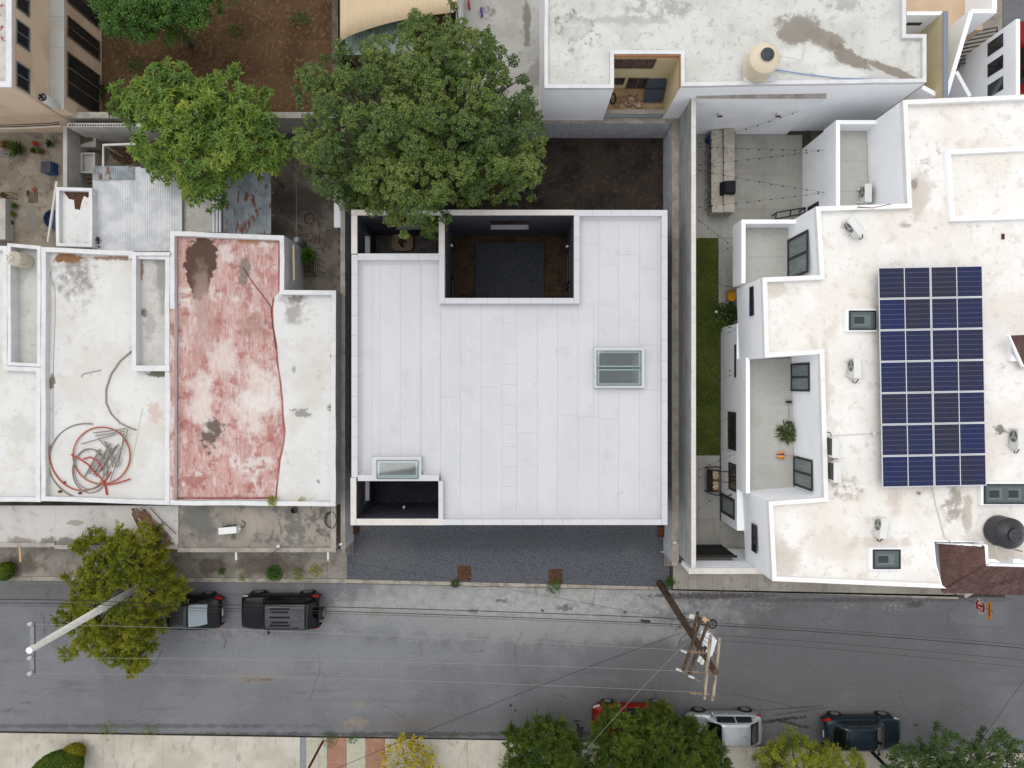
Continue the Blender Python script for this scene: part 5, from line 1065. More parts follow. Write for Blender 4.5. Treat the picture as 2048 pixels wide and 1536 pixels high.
MB().sheet([(X1-13.75,Y0+.25),(X1-.25,Y0+.25),(X1-.25,Y0+19.7),(X1-13.75,Y0+19.7)],Z1-.14).build('roof', M['terr_tl'], th)
Xl=PX(129,Z0_); Yl=PY(222,Z0_)
MB().box(X1+.003,Xl,Y0+.05,Y0+20,0,Z0_).build('lower_wall', M['tan'], th)
nled=9
for i in range(nled): y0=Y0+.05+i*1.5; MB().box(X1+.006,Xl+.02,y0+.004,y0+1.496,Z0_,Z0_+.05).build('ledge_slab', M['terrace'], th)
def winx(x,y0,y1,z0,z1,n,m,par,w=.06,fm=None):
    t = MB().box(x+.002,x+.012,y0,y1,z0,z1).build('window', m, par); f=MB()
    for a,b,c,e in ((y0-w/2,y0+w/2,z0-w/2,z1+w/2),(y1-w/2,y1+w/2,z0-w/2,z1+w/2),(y0+w/2,y1-w/2,z0-w/2,z0+w/2),(y0+w/2,y1-w/2,z1-w/2,z1+w/2)): f.box(x+.003,x+.05,a,b,c,e)
    for k in range(1,n): yy=y0+(y1-y0)*k/n; f.box(x+.003,x+.055,yy-w/2,yy+w/2,z0+w/2,z1-w/2)
    f.build('frame', fm or M['frame'], t)
for (pa,pb) in ((52,97),(135,182)): zc2=5.0; winx(X1,PY(pb,zc2),PY(pa,zc2),4.75,5.6,2,M['darkglass'],th,fm=M['steel'])
winx(X1,PY(28,5),PY(-30,5),4.75,5.6,2,M['darkglass'],th,fm=M['steel'])
for (pa,pb) in ((-30,32),(52,98),(122,215)): zc2=1.8; winx(Xl,PY(pb,zc2)+.1,PY(pa,zc2)-.1,.25,3.0,2 if pb<100 else 3,M['darkglass'],th,fm=M['wood'])
mb=MB(); mb.lathe([(.17,0),(.2,.05),(.2,1.0),(.18,1.06),(.01,1.08)],(0,0,0),18); t=thing('water_heater','white cylindrical water heater with black top on the ledge of the tan house','water heater',(PX(112,Z0_+.1),PY(211,Z0_+.1),Z0_+.051))
mb.build('cylinder', M['acwhite'], t, local=True); MB().lathe([(.19,1.0),(.19,1.085),(.15,1.1),(.01,1.1)],(0,0,0),18).build('top_cap', M['black'], t, local=True)
for k in range(4): a=k*math.pi/2; MB().tube([(.12*math.cos(a),.12*math.sin(a),1.08),(.13*math.cos(a),.13*math.sin(a),1.2)],.015,5).build('connection', M['acwhite'], t, local=True)
# ---- top right: tiled terrace, stairs, white stair walls, cross-street
M['peachtile'] = mat('peach_floor_tiles', (224,196,168), .8, [N(1.2,(212,184,156),.42,.62,.7), N(9,(196,168,140),.6,.7,.5)])
struct('tiled_terrace', MB().prism(PL([(1812,-150),(1965,-150),(1965,60),(1812,62)],3.0), 0, 3.0), M['peachtile'])
t = thing('stair_block', 'tall cream wall with grey coping beside the outside stairs, top right', 'wall', (*P(1890,100,0)[:2],0))
MB().box(PX(1886,5.2),PX(1894,5.2),PY(196,5.2),PY(24,5.2),0,5.2).build('wall', M['yellow'], t); MB().box(PX(1885,5.2),PX(1895,5.2),PY(197,5.2),PY(23,5.2),5.2,5.26).build('coping', mat('bluegreycap',(136,146,160),.7), t)
MB().box(PX(1814,5.0),PX(1885,5.0),PY(30,5.0),PY(23,5.0),3.0,5.0).build('cross_wall', M['wwall'], t); 
MB().obox((PX(1830,4.3),PY(30,5.0)-.014,4.2),(.35,0,.0),(0,.01,0),(.0,0,.12)).build('slit_window', M['darkglass'], t)
st = thing('outside_stairs', 'pale outside stairs between white stair walls in the top right corner', 'stairs', (*P(1910,100,0)[:2],0))
for i in range(11):
    z1=2.9-i*.24; y1=PY(40,z1)-i*.33; MB().box(PX(1895,2.5),PX(1935,2.5),y1-.33,y1,0,z1).build('step', M['peachtile'], st)
w1 = thing('stair_wall', 'slanting white wall right of the outside stairs, top right', 'wall', (*P(1930,90,0)[:2],0))
a=P(1943,22,5.0); b_=P(1893,190,4.4); mb=MB(); d=(Vector(b_)-Vector(a)); n_=Vector((-d.y,d.x,0)).normalized()*.1
mb._add([Vector((a[0],a[1],0))-n_,Vector((b_[0],b_[1],0))-n_,Vector((b_[0],b_[1],0))+n_,Vector((a[0],a[1],0))+n_,Vector(a)-n_,Vector(b_)-n_,Vector(b_)+n_,Vector(a)+n_],[(0,1,2,3),(7,6,5,4),(0,4,5,1),(1,5,6,2),(2,6,7,3),(3,7,4,0)]); mb.f=[f[::-1] for f in mb.f]; mb.build('wall', M['wwall'], w1)
MB().box(PX(1943,5.0),PX(1993,5.0),PY(26,5.0),PY(18,5.0),0,5.0).build('cross_wall', M['wwall'], w1); MB().box(PX(1985,5.0),PX(1994,5.0),PY(17.9,5.0),PY(-150,5.0),0,5.0).build('end_wall', M['wwall'], w1)
w2 = thing('street_wall', 'white wall with three slit windows facing the alley, top right', 'wall', (*P(2034,110,0)[:2],0))
MB().box(PX(2032,5.0),PX(2040,5.0),PY(192,5.0),PY(38,5.0),0,5.0).build('wall', M['wwall'], w2)
for y in (98,142,186): z=3.3; MB().obox((PX(2032,5.0)-.012,PY(y-28,5.0)+.2,3.6),(0,.32,-.0),(.008,0,0),(0,0,.55)).build('slit_window', M['darkglass'], w2)
t = thing('small_gate', 'black slatted gate in the alley between white walls, top right', 'gate', (*P(1945,85,1)[:2],.1))
for i in range(9): y=PY(64,1.5)-i*.19; MB().bar((PX(1925,1.5),y,1.2),(PX(1985,1.5),y+.05,1.9),.07,.05).build('slat', M['black'], t)
MB().bar((PX(1925,1.5),PY(64,1.5),1.15),(PX(1925,1.5),PY(64,1.5)-1.6,1.15),.06,.05).build('rail', M['black'], t); MB().bar((PX(1985,1.5),PY(64,1.5),1.85),(PX(1985,1.5),PY(64,1.5)-1.6,1.85),.06,.05).build('rail', M['black'], t)
for yy in (.0,-1.6): MB().box(PX(1925,1.5)-.03,PX(1925,1.5)+.03,PY(64,1.5)+yy-.03,PY(64,1.5)+yy+.03,.1,1.2).build('post', M['black'], t)
struct('alley', MB().prism(PL([(1895,-150),(2005,-150),(2005,300),(1895,300)],.08), -.3, .08), M['conc'])
w3 = thing('stair_wall', 'low slanting white wall at the bottom of the outside stairs', 'wall', (*P(1930,170,0)[:2],0))
a=P(1913,143,2.6); b_=P(1940,192,2.6); MB().bar((a[0],a[1],1.3),(b_[0],b_[1],1.3),.18,2.6).build('wall', M['wwall'], w3)
w4 = thing('corner_wall', 'slanting white wall top between the patio wall and the cream stair wall', 'wall', (*P(1865,180,0)[:2],0))
a=P(1845,174,4.6); b_=P(1884,195,4.6); MB().bar((a[0],a[1],2.3),(b_[0],b_[1],2.3),.2,4.6).build('wall', M['wwall'], w4)
# ================================================================ VEGETATION
rng = np.random.default_rng(11)
def nrm(a): return a/np.maximum(1e-9, np.linalg.norm(a, axis=-1, keepdims=True))
def leafmesh(name, base, along, normal, L, Wd, m, parent, bend=.15):
    """one diamond-shaped leaf (two triangles, folded at the midrib) per row"""
    n = len(base); along = nrm(along); normal = nrm(normal-along*(normal*along).sum(1, keepdims=True)); side = np.cross(along, normal)
    L = np.broadcast_to(np.asarray(L, float), (n,))[:, None]; Wd = np.broadcast_to(np.asarray(Wd, float), (n,))[:, None]
    mid = base+along*L*.45+normal*L*bend*.5; tip = base+along*L-normal*L*bend*.6
    v = np.stack([base, mid+side*Wd*.5+normal*L*.06, tip, mid-side*Wd*.5+normal*L*.06], 1).reshape(-1, 3)
    og = np.array(ORG[parent.name]) if parent is not None else np.zeros(3); v = v-og
    i = np.arange(n)*4; f = np.stack([i, i+1, i+2, i, i+2, i+3], 1).reshape(-1, 3)
    me = bpy.data.meshes.new(name); me.vertices.add(len(v)); me.vertices.foreach_set('co', v.astype(np.float32).ravel())
    me.loops.add(f.size); me.loops.foreach_set('vertex_index', f.astype(np.int32).ravel()); me.polygons.add(len(f)); me.polygons.foreach_set('loop_start', np.arange(0, f.size, 3, dtype=np.int32))
    me.materials.append(m); me.update(calc_edges=True)
    o = bpy.data.objects.new(name, me); COL.objects.link(o); o.parent = parent
    if parent is not None: ORG[o.name] = ORG[parent.name]
    return o
def sphere_dirs(n, up=0.25):
    d = nrm(rng.normal(size=(n, 3))); d[:, 2] += up; return nrm(d)
def inpoly(pt, poly):
    x, y = pt; c = False; n = len(poly)
    for i in range(n):
        x0, y0 = poly[i]; x1, y1 = poly[(i+1) % n]
        if (y0 > y) != (y1 > y) and x < (x1-x0)*(y-y0)/(y1-y0)+x0: c = not c
    return c
def edged(pt, poly):
    x, y = pt; b = 1e9; n = len(poly)
    for i in range(n):
        x0, y0 = poly[i]; x1, y1 = poly[(i+1) % n]; dx, dy = x1-x0, y1-y0; t = max(0, min(1, ((x-x0)*dx+(y-y0)*dy)/(dx*dx+dy*dy+1e-9)))
        b = min(b, math.hypot(x-x0-t*dx, y-y0-t*dy))
    return b
def edged2(c, s):
    (x0,y0),(x1,y1),w = s; dx,dy = x1-x0,y1-y0; t = max(0,min(1,((c[0]-x0)*dx+(c[1]-y0)*dy)/(dx*dx+dy*dy))); return math.hypot(c[0]-x0-t*dx,c[1]-y0-t*dy) < w
def clumps(poly, zlo, zhi, rpx, space, jit=.5, edge=.85, skip=None):
    """clump centres inside a crown outline (pixels of the photo), domed between zlo and zhi"""
    xs = [p[0] for p in poly]; ys = [p[1] for p in poly]; out = []; tries = 0; dm = max(edged((rng.uniform(min(xs),max(xs)), rng.uniform(min(ys),max(ys))), poly) for _ in range(1)) or 1
    cand = [(rng.uniform(min(xs), max(xs)), rng.uniform(min(ys), max(ys))) for _ in range(4000)]
    cand = [(c, edged(c, poly)) for c in cand if inpoly(c, poly)]; dm = max(d for c, d in cand)
    for c, d in cand:
        if d < rpx*edge: continue
        if skip and edged2(c, skip): continue
        if any((c[0]-o[0])**2+(c[1]-o[1])**2 < space**2 for o in out): continue
        out.append((c[0], c[1], d/dm))
    res = []
    for x, y, t in out:
        z = zlo+(zhi-zlo)*math.sqrt(max(0, 1-(1-t)**2))+rng.uniform(-jit, jit); res.append((*P(x, y, z), rpx*(H-z)/F*rng.uniform(.8, 1.25)))
    return res
def leaves_broad(cl, n, L, flat=.75, sub=26, sg=.20, up=.75):
    """leaves gathered in tufts over the shell of each clump"""
    B, A, Nn = [], [], []
    for x, y, z, r in cl:
        k = int(n*(r**2)*rng.uniform(.8, 1.2)); ns = max(5, int(sub*r*r)+4); sc = sphere_dirs(ns, .35)*(.72+.36*rng.random((ns, 1))); w = sc[rng.integers(0, ns, k)]+rng.normal(size=(k, 3))*sg*min(1, .55/r+.25)
        d = nrm(w); p = np.array([x, y, z])+w*r*np.array([1, 1, flat]); nn = nrm(d*.35+np.array([0, 0, up])+rng.normal(size=(k, 3))*.42); a = d+rng.normal(size=(k, 3))*.9
        B.append(p); A.append(a-nn*(a*nn).sum(1, keepdims=True)); Nn.append(nn)
    B, A, Nn = map(np.concatenate, (B, A, Nn)); return B, A, Nn, L*rng.uniform(.7, 1.35, len(B))
def leaves_rosette(cl, n, fr, L, droop=.25, flat=.7, spread=1.0):
    """rosettes of long leaflets at shoot tips"""
    B, A, Nn = [], [], []
    for x, y, z, r in cl:
        k = max(3, int(n*r**2)); d = sphere_dirs(k, .55); p = np.array([x, y, z])+d*(r*(.62+.42*rng.random(k)))[:, None]*np.array([1, 1, flat])
        ax = nrm(d*.6+np.array([0, 0, .7])+rng.normal(size=(k, 3))*.25); u = nrm(np.cross(ax, rng.normal(size=(k, 3)))); w = np.cross(ax, u)
        for j in range(fr):
            t = 2*math.pi*j/fr+rng.uniform(-.35, .35, k)[:, None]; s = rng.uniform(.75, 1.2, k)[:, None]*spread; dr = u*np.cos(t)+w*np.sin(t)
            B.append(p+dr*.02); A.append(dr*s+ax*(.45-rng.random((k, 1))*droop*2.2)); Nn.append(ax+dr*.3+rng.normal(size=(k, 3))*.15)
    B, A, Nn = map(np.concatenate, (B, A, Nn)); return B, A, Nn, L*rng.uniform(.7, 1.25, len(B))
def leaves_feather(cl, n, per, L, tl=.42, flat=.7):
    """feathery sprays: thin leaflets along curved twigs"""
    B, A, Nn, LL = [], [], [], []
    for x, y, z, r in cl:
        k = max(3, int(n*r**2)); d = sphere_dirs(k, .35); p = np.array([x, y, z])+d*(r*(.25+.55*rng.random(k)))[:, None]*np.array([1, 1, flat])
        ax = nrm(d+np.array([0, 0, .15])+rng.normal(size=(k, 3))*.45); u = nrm(np.cross(ax, rng.normal(size=(k, 3)))); w = np.cross(ax, u); tt = tl*rng.uniform(.6, 1.3, (k, 1))
        for j in range(per):
            s = (j+rng.random((k, 1)))/per; t = rng.uniform(0, 6.283, (k, 1)); side = u*np.cos(t)+w*np.sin(t)
            B.append(p+ax*tt*s-np.array([0, 0, 1])*tt*s*s*.35); A.append(ax*.75+side*.75); Nn.append(np.array([0, 0, 1])+rng.normal(size=(k, 3))*.5); LL.append(L*(1.15-.5*s[:, 0])*rng.uniform(.7, 1.3, k))
    return np.concatenate(B), np.concatenate(A), np.concatenate(Nn), np.concatenate(LL)
M['bark'] = mat('grey_brown_bark', (104,92,80), .95, [N(6,(74,64,54),.45,.62,.8,st=(1,1,.2))], bump=(14,.6,.03))
def tree(name, label, base, z0, cl, leaf, wd, m, tr=.16, hfork=.45, group=None, cat='tree', nlimb=None):
    bx, by, _ = P(*base, z0); t = thing(name, label, cat, (bx, by, z0), group=group); c = np.array([q[:3] for q in cl]); top = c.mean(0)
    fork = Vector((bx+(top[0]-bx)*.35, by+(top[1]-by)*.35, z0+(c[:, 2].min()-z0)*hfork+.3))
    MB().tube([(bx, by, z0-.05), ((bx+fork.x)/2+rng.uniform(-.08, .08), (by+fork.y)/2, (z0+fork.z)/2), fork], [tr*1.25, tr, tr*.85], 9).build('trunk', M['bark'], t)
    mb = MB(); order = rng.permutation(len(cl)); hubs = []
    for i in order[:max(3, len(cl)//8)]:
        q = Vector(cl[i][:3]); h = fork.lerp(q, .6)+Vector((0, 0, -.3)); hubs.append(h); mid = fork.lerp(h, .5)+Vector((rng.uniform(-.15, .15), rng.uniform(-.15, .15), .15)); mb.tube([fork, mid, h], [tr*.7, tr*.5, tr*.35], 6, cap=False)
    for q in cl:
        q = Vector(q[:3]); h = min(hubs, key=lambda a: (a-q).length); mid = h.lerp(q, .5)+Vector((rng.uniform(-.1, .1), rng.uniform(-.1, .1), -.08)); mb.tube([h, mid, q+Vector((0, 0, .12))], [tr*.3, tr*.2, tr*.06], 5, cap=False)
    mb.build('limb', M['bark'], t)
    B, A, Nn, L = leaf; leafmesh('crown', B, A, Nn, L, L*wd, m, t); return t
# -- big dark tree over the back garden
M['lbig'] = leafmat('dark_glossy_leaf', [(34,54,18),(54,80,24),(80,106,34),(112,130,48),(150,154,88)], .45, .1, .38)
big = [(592,200),(585,170),(620,120),(660,95),(700,85),(755,72),(800,58),(826,30),(848,4),(872,18),(905,6),(925,38),(965,42),(992,58),(1010,92),(1035,118),(1050,150),(1066,186),(1082,215),(1080,250),(1092,290),(1098,330),(1082,352),(1078,395),(1040,404),(1005,402),(980,414),(940,408),(918,430),(908,470),(884,448),(868,488),(835,462),(808,480),(780,444),(748,432),(715,405),(672,398),(632,378),(604,345),(590,315),(582,275),(600,250)]
cl = clumps(big, 4.0, 8.6, 31, 47, .9)+clumps(big, 3.8, 7.8, 12, 23, .9, .35)+[(x, y, z-2.4, r) for x, y, z, r in clumps(big, 4.4, 7.6, 32, 52, .3)]
tree('garden_tree', 'very large dark green broadleaf tree overhanging the back courtyards', (872,334), 0, cl, leaves_rosette(cl, 200, 7, .12, .35, .95), .6, M['lbig'], .26)
# -- lighter star-leaved tree
M['lstar'] = leafmat('mid_green_compound_leaf', [(60,92,34),(86,120,42),(114,146,52),(146,168,62),(192,196,66)], .5, .25, .6)
star = [(205,205),(240,150),(268,160),(300,118),(345,108),(380,140),(425,150),(478,110),(505,140),(540,185),(560,240),(580,290),(575,340),(560,368),(520,360),(470,372),(430,388),(395,425),(360,395),(345,362),(300,345),(260,330),(243,298),(262,262),(222,240)]
cl = clumps(star, 3.6, 6.2, 24, 29, .4)+[(x, y, z-1.0, r) for x, y, z, r in clumps(star, 3.4, 5.4, 26, 44, .3)]
tree('yard_tree', 'bright green tree with starry leaf sprays over the tin roofs', (470,330), .1, cl, leaves_rosette(cl, 50, 12, .28), .32, M['lstar'], .18)
# -- top edge tree
M['lfine'] = leafmat('fresh_green_small_leaf', [(48,84,30),(70,112,38),(92,134,46),(118,156,58)], .5, .25, .8)
topt = [(176,20),(180,-40),(220,-90),(420,-90),(438,-20),(425,15),(402,40),(372,58),(330,62),(290,94),(262,82),(238,88),(205,62)]
cl = clumps(topt, 3.0, 5.0, 24, 28, .4)+[(x, y, z-.9, r) for x, y, z, r in clumps(topt, 2.9, 4.2, 26, 44, .3)]
tree('garden_tree', 'fresh green fine-leaved tree cut by the top edge, in the brown garden', (385,90), .05, cl, leaves_broad(cl, 2600, .10), .6, M['lfine'], .15)
# -- feathery street trees
M['lfeather'] = leafmat('feathery_yellow_green_leaf', [(84,104,30),(124,142,38),(164,174,50),(202,198,66),(224,208,86)], .6, .3, .7)
stt = [(140,1085),(168,1065),(215,1062),(262,1052),(300,1035),(312,1060),(330,1090),(328,1130),(345,1160),(362,1185),(352,1215),(322,1232),(316,1262),(298,1300),(290,1335),(272,1362),(240,1345),(215,1318),(188,1310),(158,1308),(120,1322),(104,1318),(140,1285),(150,1262),(100,1240),(118,1222),(150,1200),(140,1165),(120,1160),(160,1140),(170,1120)]
SK=((268,1180),(195,1222),24)
cl = clumps(stt, 2.2, 4.3, 10, 19, .6, .5, skip=SK)+[(x, y, z-.8, r) for x, y, z, r in clumps(stt, 2.2, 3.6, 15, 30, .3, skip=SK)]
tree('street_tree', 'feathery yellow-green street tree behind the pale concrete pole, left', (296,1146), .12, cl, leaves_feather(cl, 260, 26, .20, .40), .15, M['lfeather'], .11)
M['lfeather2'] = leafmat('feathery_dark_green_leaf', [(56,80,28),(84,112,36),(118,142,48),(160,174,72)], .6, .3, .7)
b5 = [(1005,1480),(1030,1462),(1060,1450),(1078,1446),(1100,1440),(1120,1452),(1150,1478),(1172,1500),(1185,1560),(1180,1680),(1010,1680),(1000,1560),(1012,1520)]
cl = clumps(b5, 2.4, 4.2, 10, 19, .6, .5)+[(x, y, z-.8, r) for x, y, z, r in clumps(b5, 2.4, 3.6, 15, 30, .3)]
tree('street_tree', 'feathery green tree at the bottom edge left of the red car', (1075,1530), .13, cl, leaves_feather(cl, 260, 26, .20, .40), .15, M['lfeather2'], .1)
b6 = [(1185,1470),(1215,1440),(1230,1420),(1260,1432),(1300,1428),(1330,1412),(1350,1440),(1372,1440),(1402,1462),(1428,1480),(1448,1500),(1460,1560),(1455,1690),(1175,1690),(1178,1560),(1195,1510)]
cl = clumps(b6, 2.8, 4.8, 10, 19, .6, .5)+[(x, y, z-.8, r) for x, y, z, r in clumps(b6, 2.8, 4.0, 15, 30, .3)]
tree('street_tree', 'broad feathery green tree half hiding the red car', (1300,1535), .13, cl, leaves_feather(cl, 260, 26, .20, .40), .15, M['lfeather2'], .12)
M['lyel'] = leafmat('yellow_green_leaf', [(86,102,26),(122,136,34),(156,162,44),(188,186,60)], .6, .3, .9)
b7 = [(1520,1500),(1545,1480),(1590,1466),(1625,1476),(1645,1490),(1672,1498),(1705,1510),(1732,1520),(1735,1600),(1720,1680),(1520,1680),(1508,1580)]
cl = clumps(b7, 2.2, 3.8, 12, 19, .4, .5)+[(x, y, z-.7, r) for x, y, z, r in clumps(b7, 2.0, 3.2, 19, 32, .2)]
tree('street_tree', 'rounded yellow-green tree in front of the dark hatchback', (1590,1540), .13, cl, leaves_broad(cl, 3600, .085), .5, M['lyel'], .09)
M['ldark'] = leafmat('dark_green_small_leaf', [(44,66,30),(64,90,40),(86,112,52),(114,134,72)], .55, .22, .8)
b8 = [(1790,1510),(1815,1490),(1850,1478),(1890,1462),(1925,1470),(1945,1490),(1975,1480),(2000,1466),(2030,1476),(2060,1500),(2100,1540),(2100,1690),(1790,1690),(1775,1560)]
cl = clumps(b8, 2.4, 4.4, 13, 22, .5, .5)+[(x, y, z-.8, r) for x, y, z, r in clumps(b8, 2.2, 3.6, 20, 36, .3)]
tree('street_tree', 'dark green broadleaf tree in the lower right corner', (1890,1540), .13, cl, leaves_broad(cl, 2600, .10), .6, M['ldark'], .12)
M['lgold'] = leafmat('golden_yellow_leaf', [(120,116,28),(176,160,34),(206,188,48),(226,206,76)], .6, .3, 1.2)
b9 = [(765,1500),(790,1470),(800,1455),(815,1475),(838,1468),(858,1490),(875,1510),(885,1560),(860,1640),(770,1640),(745,1545)]
cl = clumps(b9, 1.0, 2.0, 9, 13, .25)+[(x, y, z-.4, r) for x, y, z, r in clumps(b9, .9, 1.7, 10, 18, .2)]
tree('yellow_shrub', 'loose golden-yellow shrub on the brown striped pavement', (825,1530), .13, cl, leaves_broad(cl, 620, .105), .7, M['lgold'], .035, cat='shrub')
# -- trimmed bushes
def bush(name, label, px, py, z0, r, m, n=9000, L=.07, m2=None, shape=None):
    p = P(px, py, z0); t = thing(name, label, 'bush', p); MB().tube([p, (p[0], p[1], z0+r[2])], [.06, .03], 6).build('stem', M['bark'], t)
    d = sphere_dirs(n, .2); rr = (.8+.22*rng.random(n)**.6)[:, None]; q = np.array(p)+np.array([0, 0, r[2]])+d*rr*np.array(r); q = q[q[:, 2] > z0+.02]; k = len(q); d = nrm((q-np.array(p)-np.array([0, 0, r[2]]))/np.array(r))
    nn = nrm(d+rng.normal(size=(k, 3))*.5); a = rng.normal(size=(k, 3)); a -= nn*(a*nn).sum(1, keepdims=True)
    leafmesh('crown', q, a, nn, L*rng.uniform(.7, 1.3, k), L*.55, m, t); return t
M['lhedge'] = leafmat('clipped_hedge_leaf', [(58,88,22),(86,118,28),(118,142,34),(160,168,44)], .55, .25, 1.0)
M['lhedgey'] = leafmat('yellow_clipped_hedge_leaf', [(120,122,20),(170,160,26),(196,182,40)], .55, .25, 1.0)
bush('clipped_bush', 'tall clipped green bush on the pavement in the lower left corner', 146, 1512, .13, (1.15,.8,1.3), M['lhedge'], 28000)
bush('clipped_bush', 'small bright yellow clipped bush touching the tall green one, lower left', 160, 1496, .13, (.55,.5,.6), M['lhedgey'], 9000)
bush('clipped_bush', 'yellow-green clipped bush at the left edge of the picture by the kerb', 22, 1138, .12, (.42,.48,.45), M['lhedge'], 7000)
# -- weeds and small plants
def weed(label, px, py, z, r, m, n=260, L=.10, cat='plant', h=.5, name='weed', group=None, wd=.35):
    p = P(px, py, z); d = nrm(rng.normal(size=(n, 3))*np.array([1, 1, .5])+np.array([0, 0, .35])); k = rng.random((n, 1))**.6
    q = np.array(p)+d*k*np.array([r, r, r*h]); q[:, 2] = np.maximum(q[:, 2], z+.004)
    t = thing(name, label, cat, p, group=group)
    leafmesh('foliage', q, d+rng.normal(size=(n, 3))*.5, np.array([0, 0, 1])+rng.normal(size=(n, 3))*.4, L*rng.uniform(.6, 1.3, n), L*wd, m, t)
    mb = MB()
    for i in range(4): e = Vector(q[i*7 % n]); mb.tube([p, Vector(p).lerp(e, .5)+Vector((0, 0, .02)), e], .006, 4)
    mb.build('stem', M['bark'], t); return t
G = M['lfine']; 
weed('dense green weed growing from the pavement crack behind the black off-roader', 550, 1146, .125, .42, G, 700, .11)
weed('sparse weeds by the kerb left of the gravel forecourt', 632, 1140, .125, .36, M['lfeather'], 260, .09); weed('thin brownish weeds on the pavement between two others', 598, 1148, .125, .36, M['lfeather'], 200, .08); weed('small upright weed at the pavement edge near the black saloon', 445, 1142, .125, .2, G, 200, .08)
weed('tuft of weeds along the kerb right of a small upright weed', 485, 1152, .125, .26, M['lfeather'], 130, .07)
weed('green weed hanging over the parapet in front of the red roof', 545, 1001, LZ, .26, M['lfeather'], 260, .09); weed('small weed on the front parapet right of the red roof', 603, 1000, LZ-.1, .16, M['lfeather'], 110, .07); weed('little weed at the right edge of the white roof part', 661, 815, LR, .15, M['lfeather'], 90, .07); weed('tiny weed near the rear right corner of the white roof part', 663, 712, LR, .08, M['lfeather'], 40, .06)
weed('leafy seedling by the left planting pit', 911, 1166, .1, .24, M['ldark'], 190, .11); weed('leafy young sapling by the right planting pit', 1107, 1172, .12, .38, G, 170, .12, h=1.0)
weed('grass patch at the foot of the wooden utility pole', 1340, 1163, .12, .26, G, 500, .07); weed('mossy green tuft under the pole, next to the grass patch', 1330, 1172, .1, .14, M['lhedge'], 160, .05)
weed('low green weeds along the kerb near the red pipe', 660, 1478, .12, .45, G, 260, .08); weed('kerb weeds right of the drain channel', 706, 1476, .12, .3, G, 150, .08); weed('strip of moss at the lower left kerb', 215, 1462, .06, .5, M['lfeather'], 240, .07); weed('moss along the kerb right of the clipped bushes', 300, 1463, .06, .5, M['lfeather'], 200, .07); weed('kerb grass near the yellow shrub', 905, 1480, .06, .4, G, 160, .07)
weed('dark leafy shrub beside the yellow chair under the overhang', 1452, 628, .1, .55, M['ldark'], 420, .24, 'shrub', .9, 'leafy_shrub', wd=.4); weed('bright green leafy plant at the lawn edge below the dark shrub', 1446, 650, .1, .38, M['lhedge'], 200, .2, 'shrub', .8, 'leafy_shrub')
weed('spiky green potted grass on the long terrace', 1574, 866, TR+.02, .42, M['lhedge'], 330, .3, 'plant', .9, 'potted_grass', wd=.06)
weed('dark green plant by the windows of the tan house', 190, 183, .05, .5, M['ldark'], 300, .3, 'plant', .8, 'garden_plant'); weed('green weed in the brown garden above the star-leaved tree', 270, 130, .05, .45, M['lfine'], 200, .12); weed('second weed patch in the brown garden near the top tree', 470, 60, .05, .4, M['lfine'], 160, .12); weed('weed patch in the brown garden beside the dark wall', 600, 40, .05, .5, M['lfine'], 200, .12)
weed('brown withered shrub twigs on the lower pavement near the litter bags', 1010, 1520, .13, .5, M['lfeather'], 60, .1)
# lawn blades
x0, x1, y0, y1 = 8.66, PX(1436.5,.1), yge+.03, ygs-.03; n = 42000
q = np.stack([rng.uniform(x0, x1, n), rng.uniform(y0, y1, n), np.full(n, .1)], 1); M['lgrass'] = leafmat('lawn_blade', [(84,106,30),(110,134,38),(136,152,50),(164,158,78)], .7, .25, .7)
o = leafmesh('lawn_grass', q, rng.normal(size=(n, 3))*np.array([1, 1, .2])+np.array([0, 0, .8]), rng.normal(size=(n, 3)), .055*rng.uniform(.6, 1.4, n), .016, M['lgrass'], None); setp(o, 'short green lawn strip beside the tall boundary wall', 'grass', kind='stuff')
# pots on the left patio
def pot(label, px, py, r, h, m, lm, plr=.3, L=.2, wd=.2, n=90, name='potted_plant'):
    p = P(px, py, .1); t = thing(name, label, 'potted plant', p, group='potted plants on the left patio')
    MB().lathe([(r*.7,0),(r,h*.9),(r*1.08,h*.92),(r*1.08,h),(r*.9,h),(r*.85,h*.8),(.01,h*.8)],(0,0,0),16).build('pot', m, t, local=True)
    MB().lathe([(r*.84,h*.78),(r*.84,h*.84),(.01,h*.86)],(0,0,0),12).build('soil', M['soil'], t, local=True)
    d = nrm(rng.normal(size=(n, 3))*np.array([1,1,.4])+np.array([0,0,.6])); q = np.array([p[0],p[1],p[2]+h*.85])+d*rng.random((n,1))*plr*.7
    leafmesh('foliage', q, d, np.array([0,0,1])+rng.normal(size=(n,3))*.4, L*rng.uniform(.6,1.3,n), L*wd, lm, t)
pot('wide terracotta bowl with a spiky agave by the tan wall', 42, 301, .22, .25, M['terracotta'], M['lfine'], .35, .34, .14, 110)
pot('terracotta pot with a low plant, left of a twin pot by the tan wall', 71, 303, .15, .2, M['terracotta'], M['ldark'], .16, .1, .4, 120); pot('terracotta pot with a low plant, right of its twin by the tan wall', 84, 304, .15, .2, M['terracotta'], M['lfine'], .16, .1, .4, 120)
pot('pink pot with small red flowers by the tan wall', 76, 290, .12, .2, mat('pinkpot',(176,84,96),.6), mat('redflower',(190,70,50),.7), .2, .1, .5, 60); pot('grey pot with a dark plant near the yard wall corner', 104, 290, .17, .25, mat('greypot',(140,146,140),.5), M['ldark'], .22, .14, .3, 90)
pot('dry straw-coloured plant in a pot at the far left wall', 15, 291, .14, .18, M['terracotta'], mat('strawleaf',(150,126,70),.8), .25, .2, .15, 110)
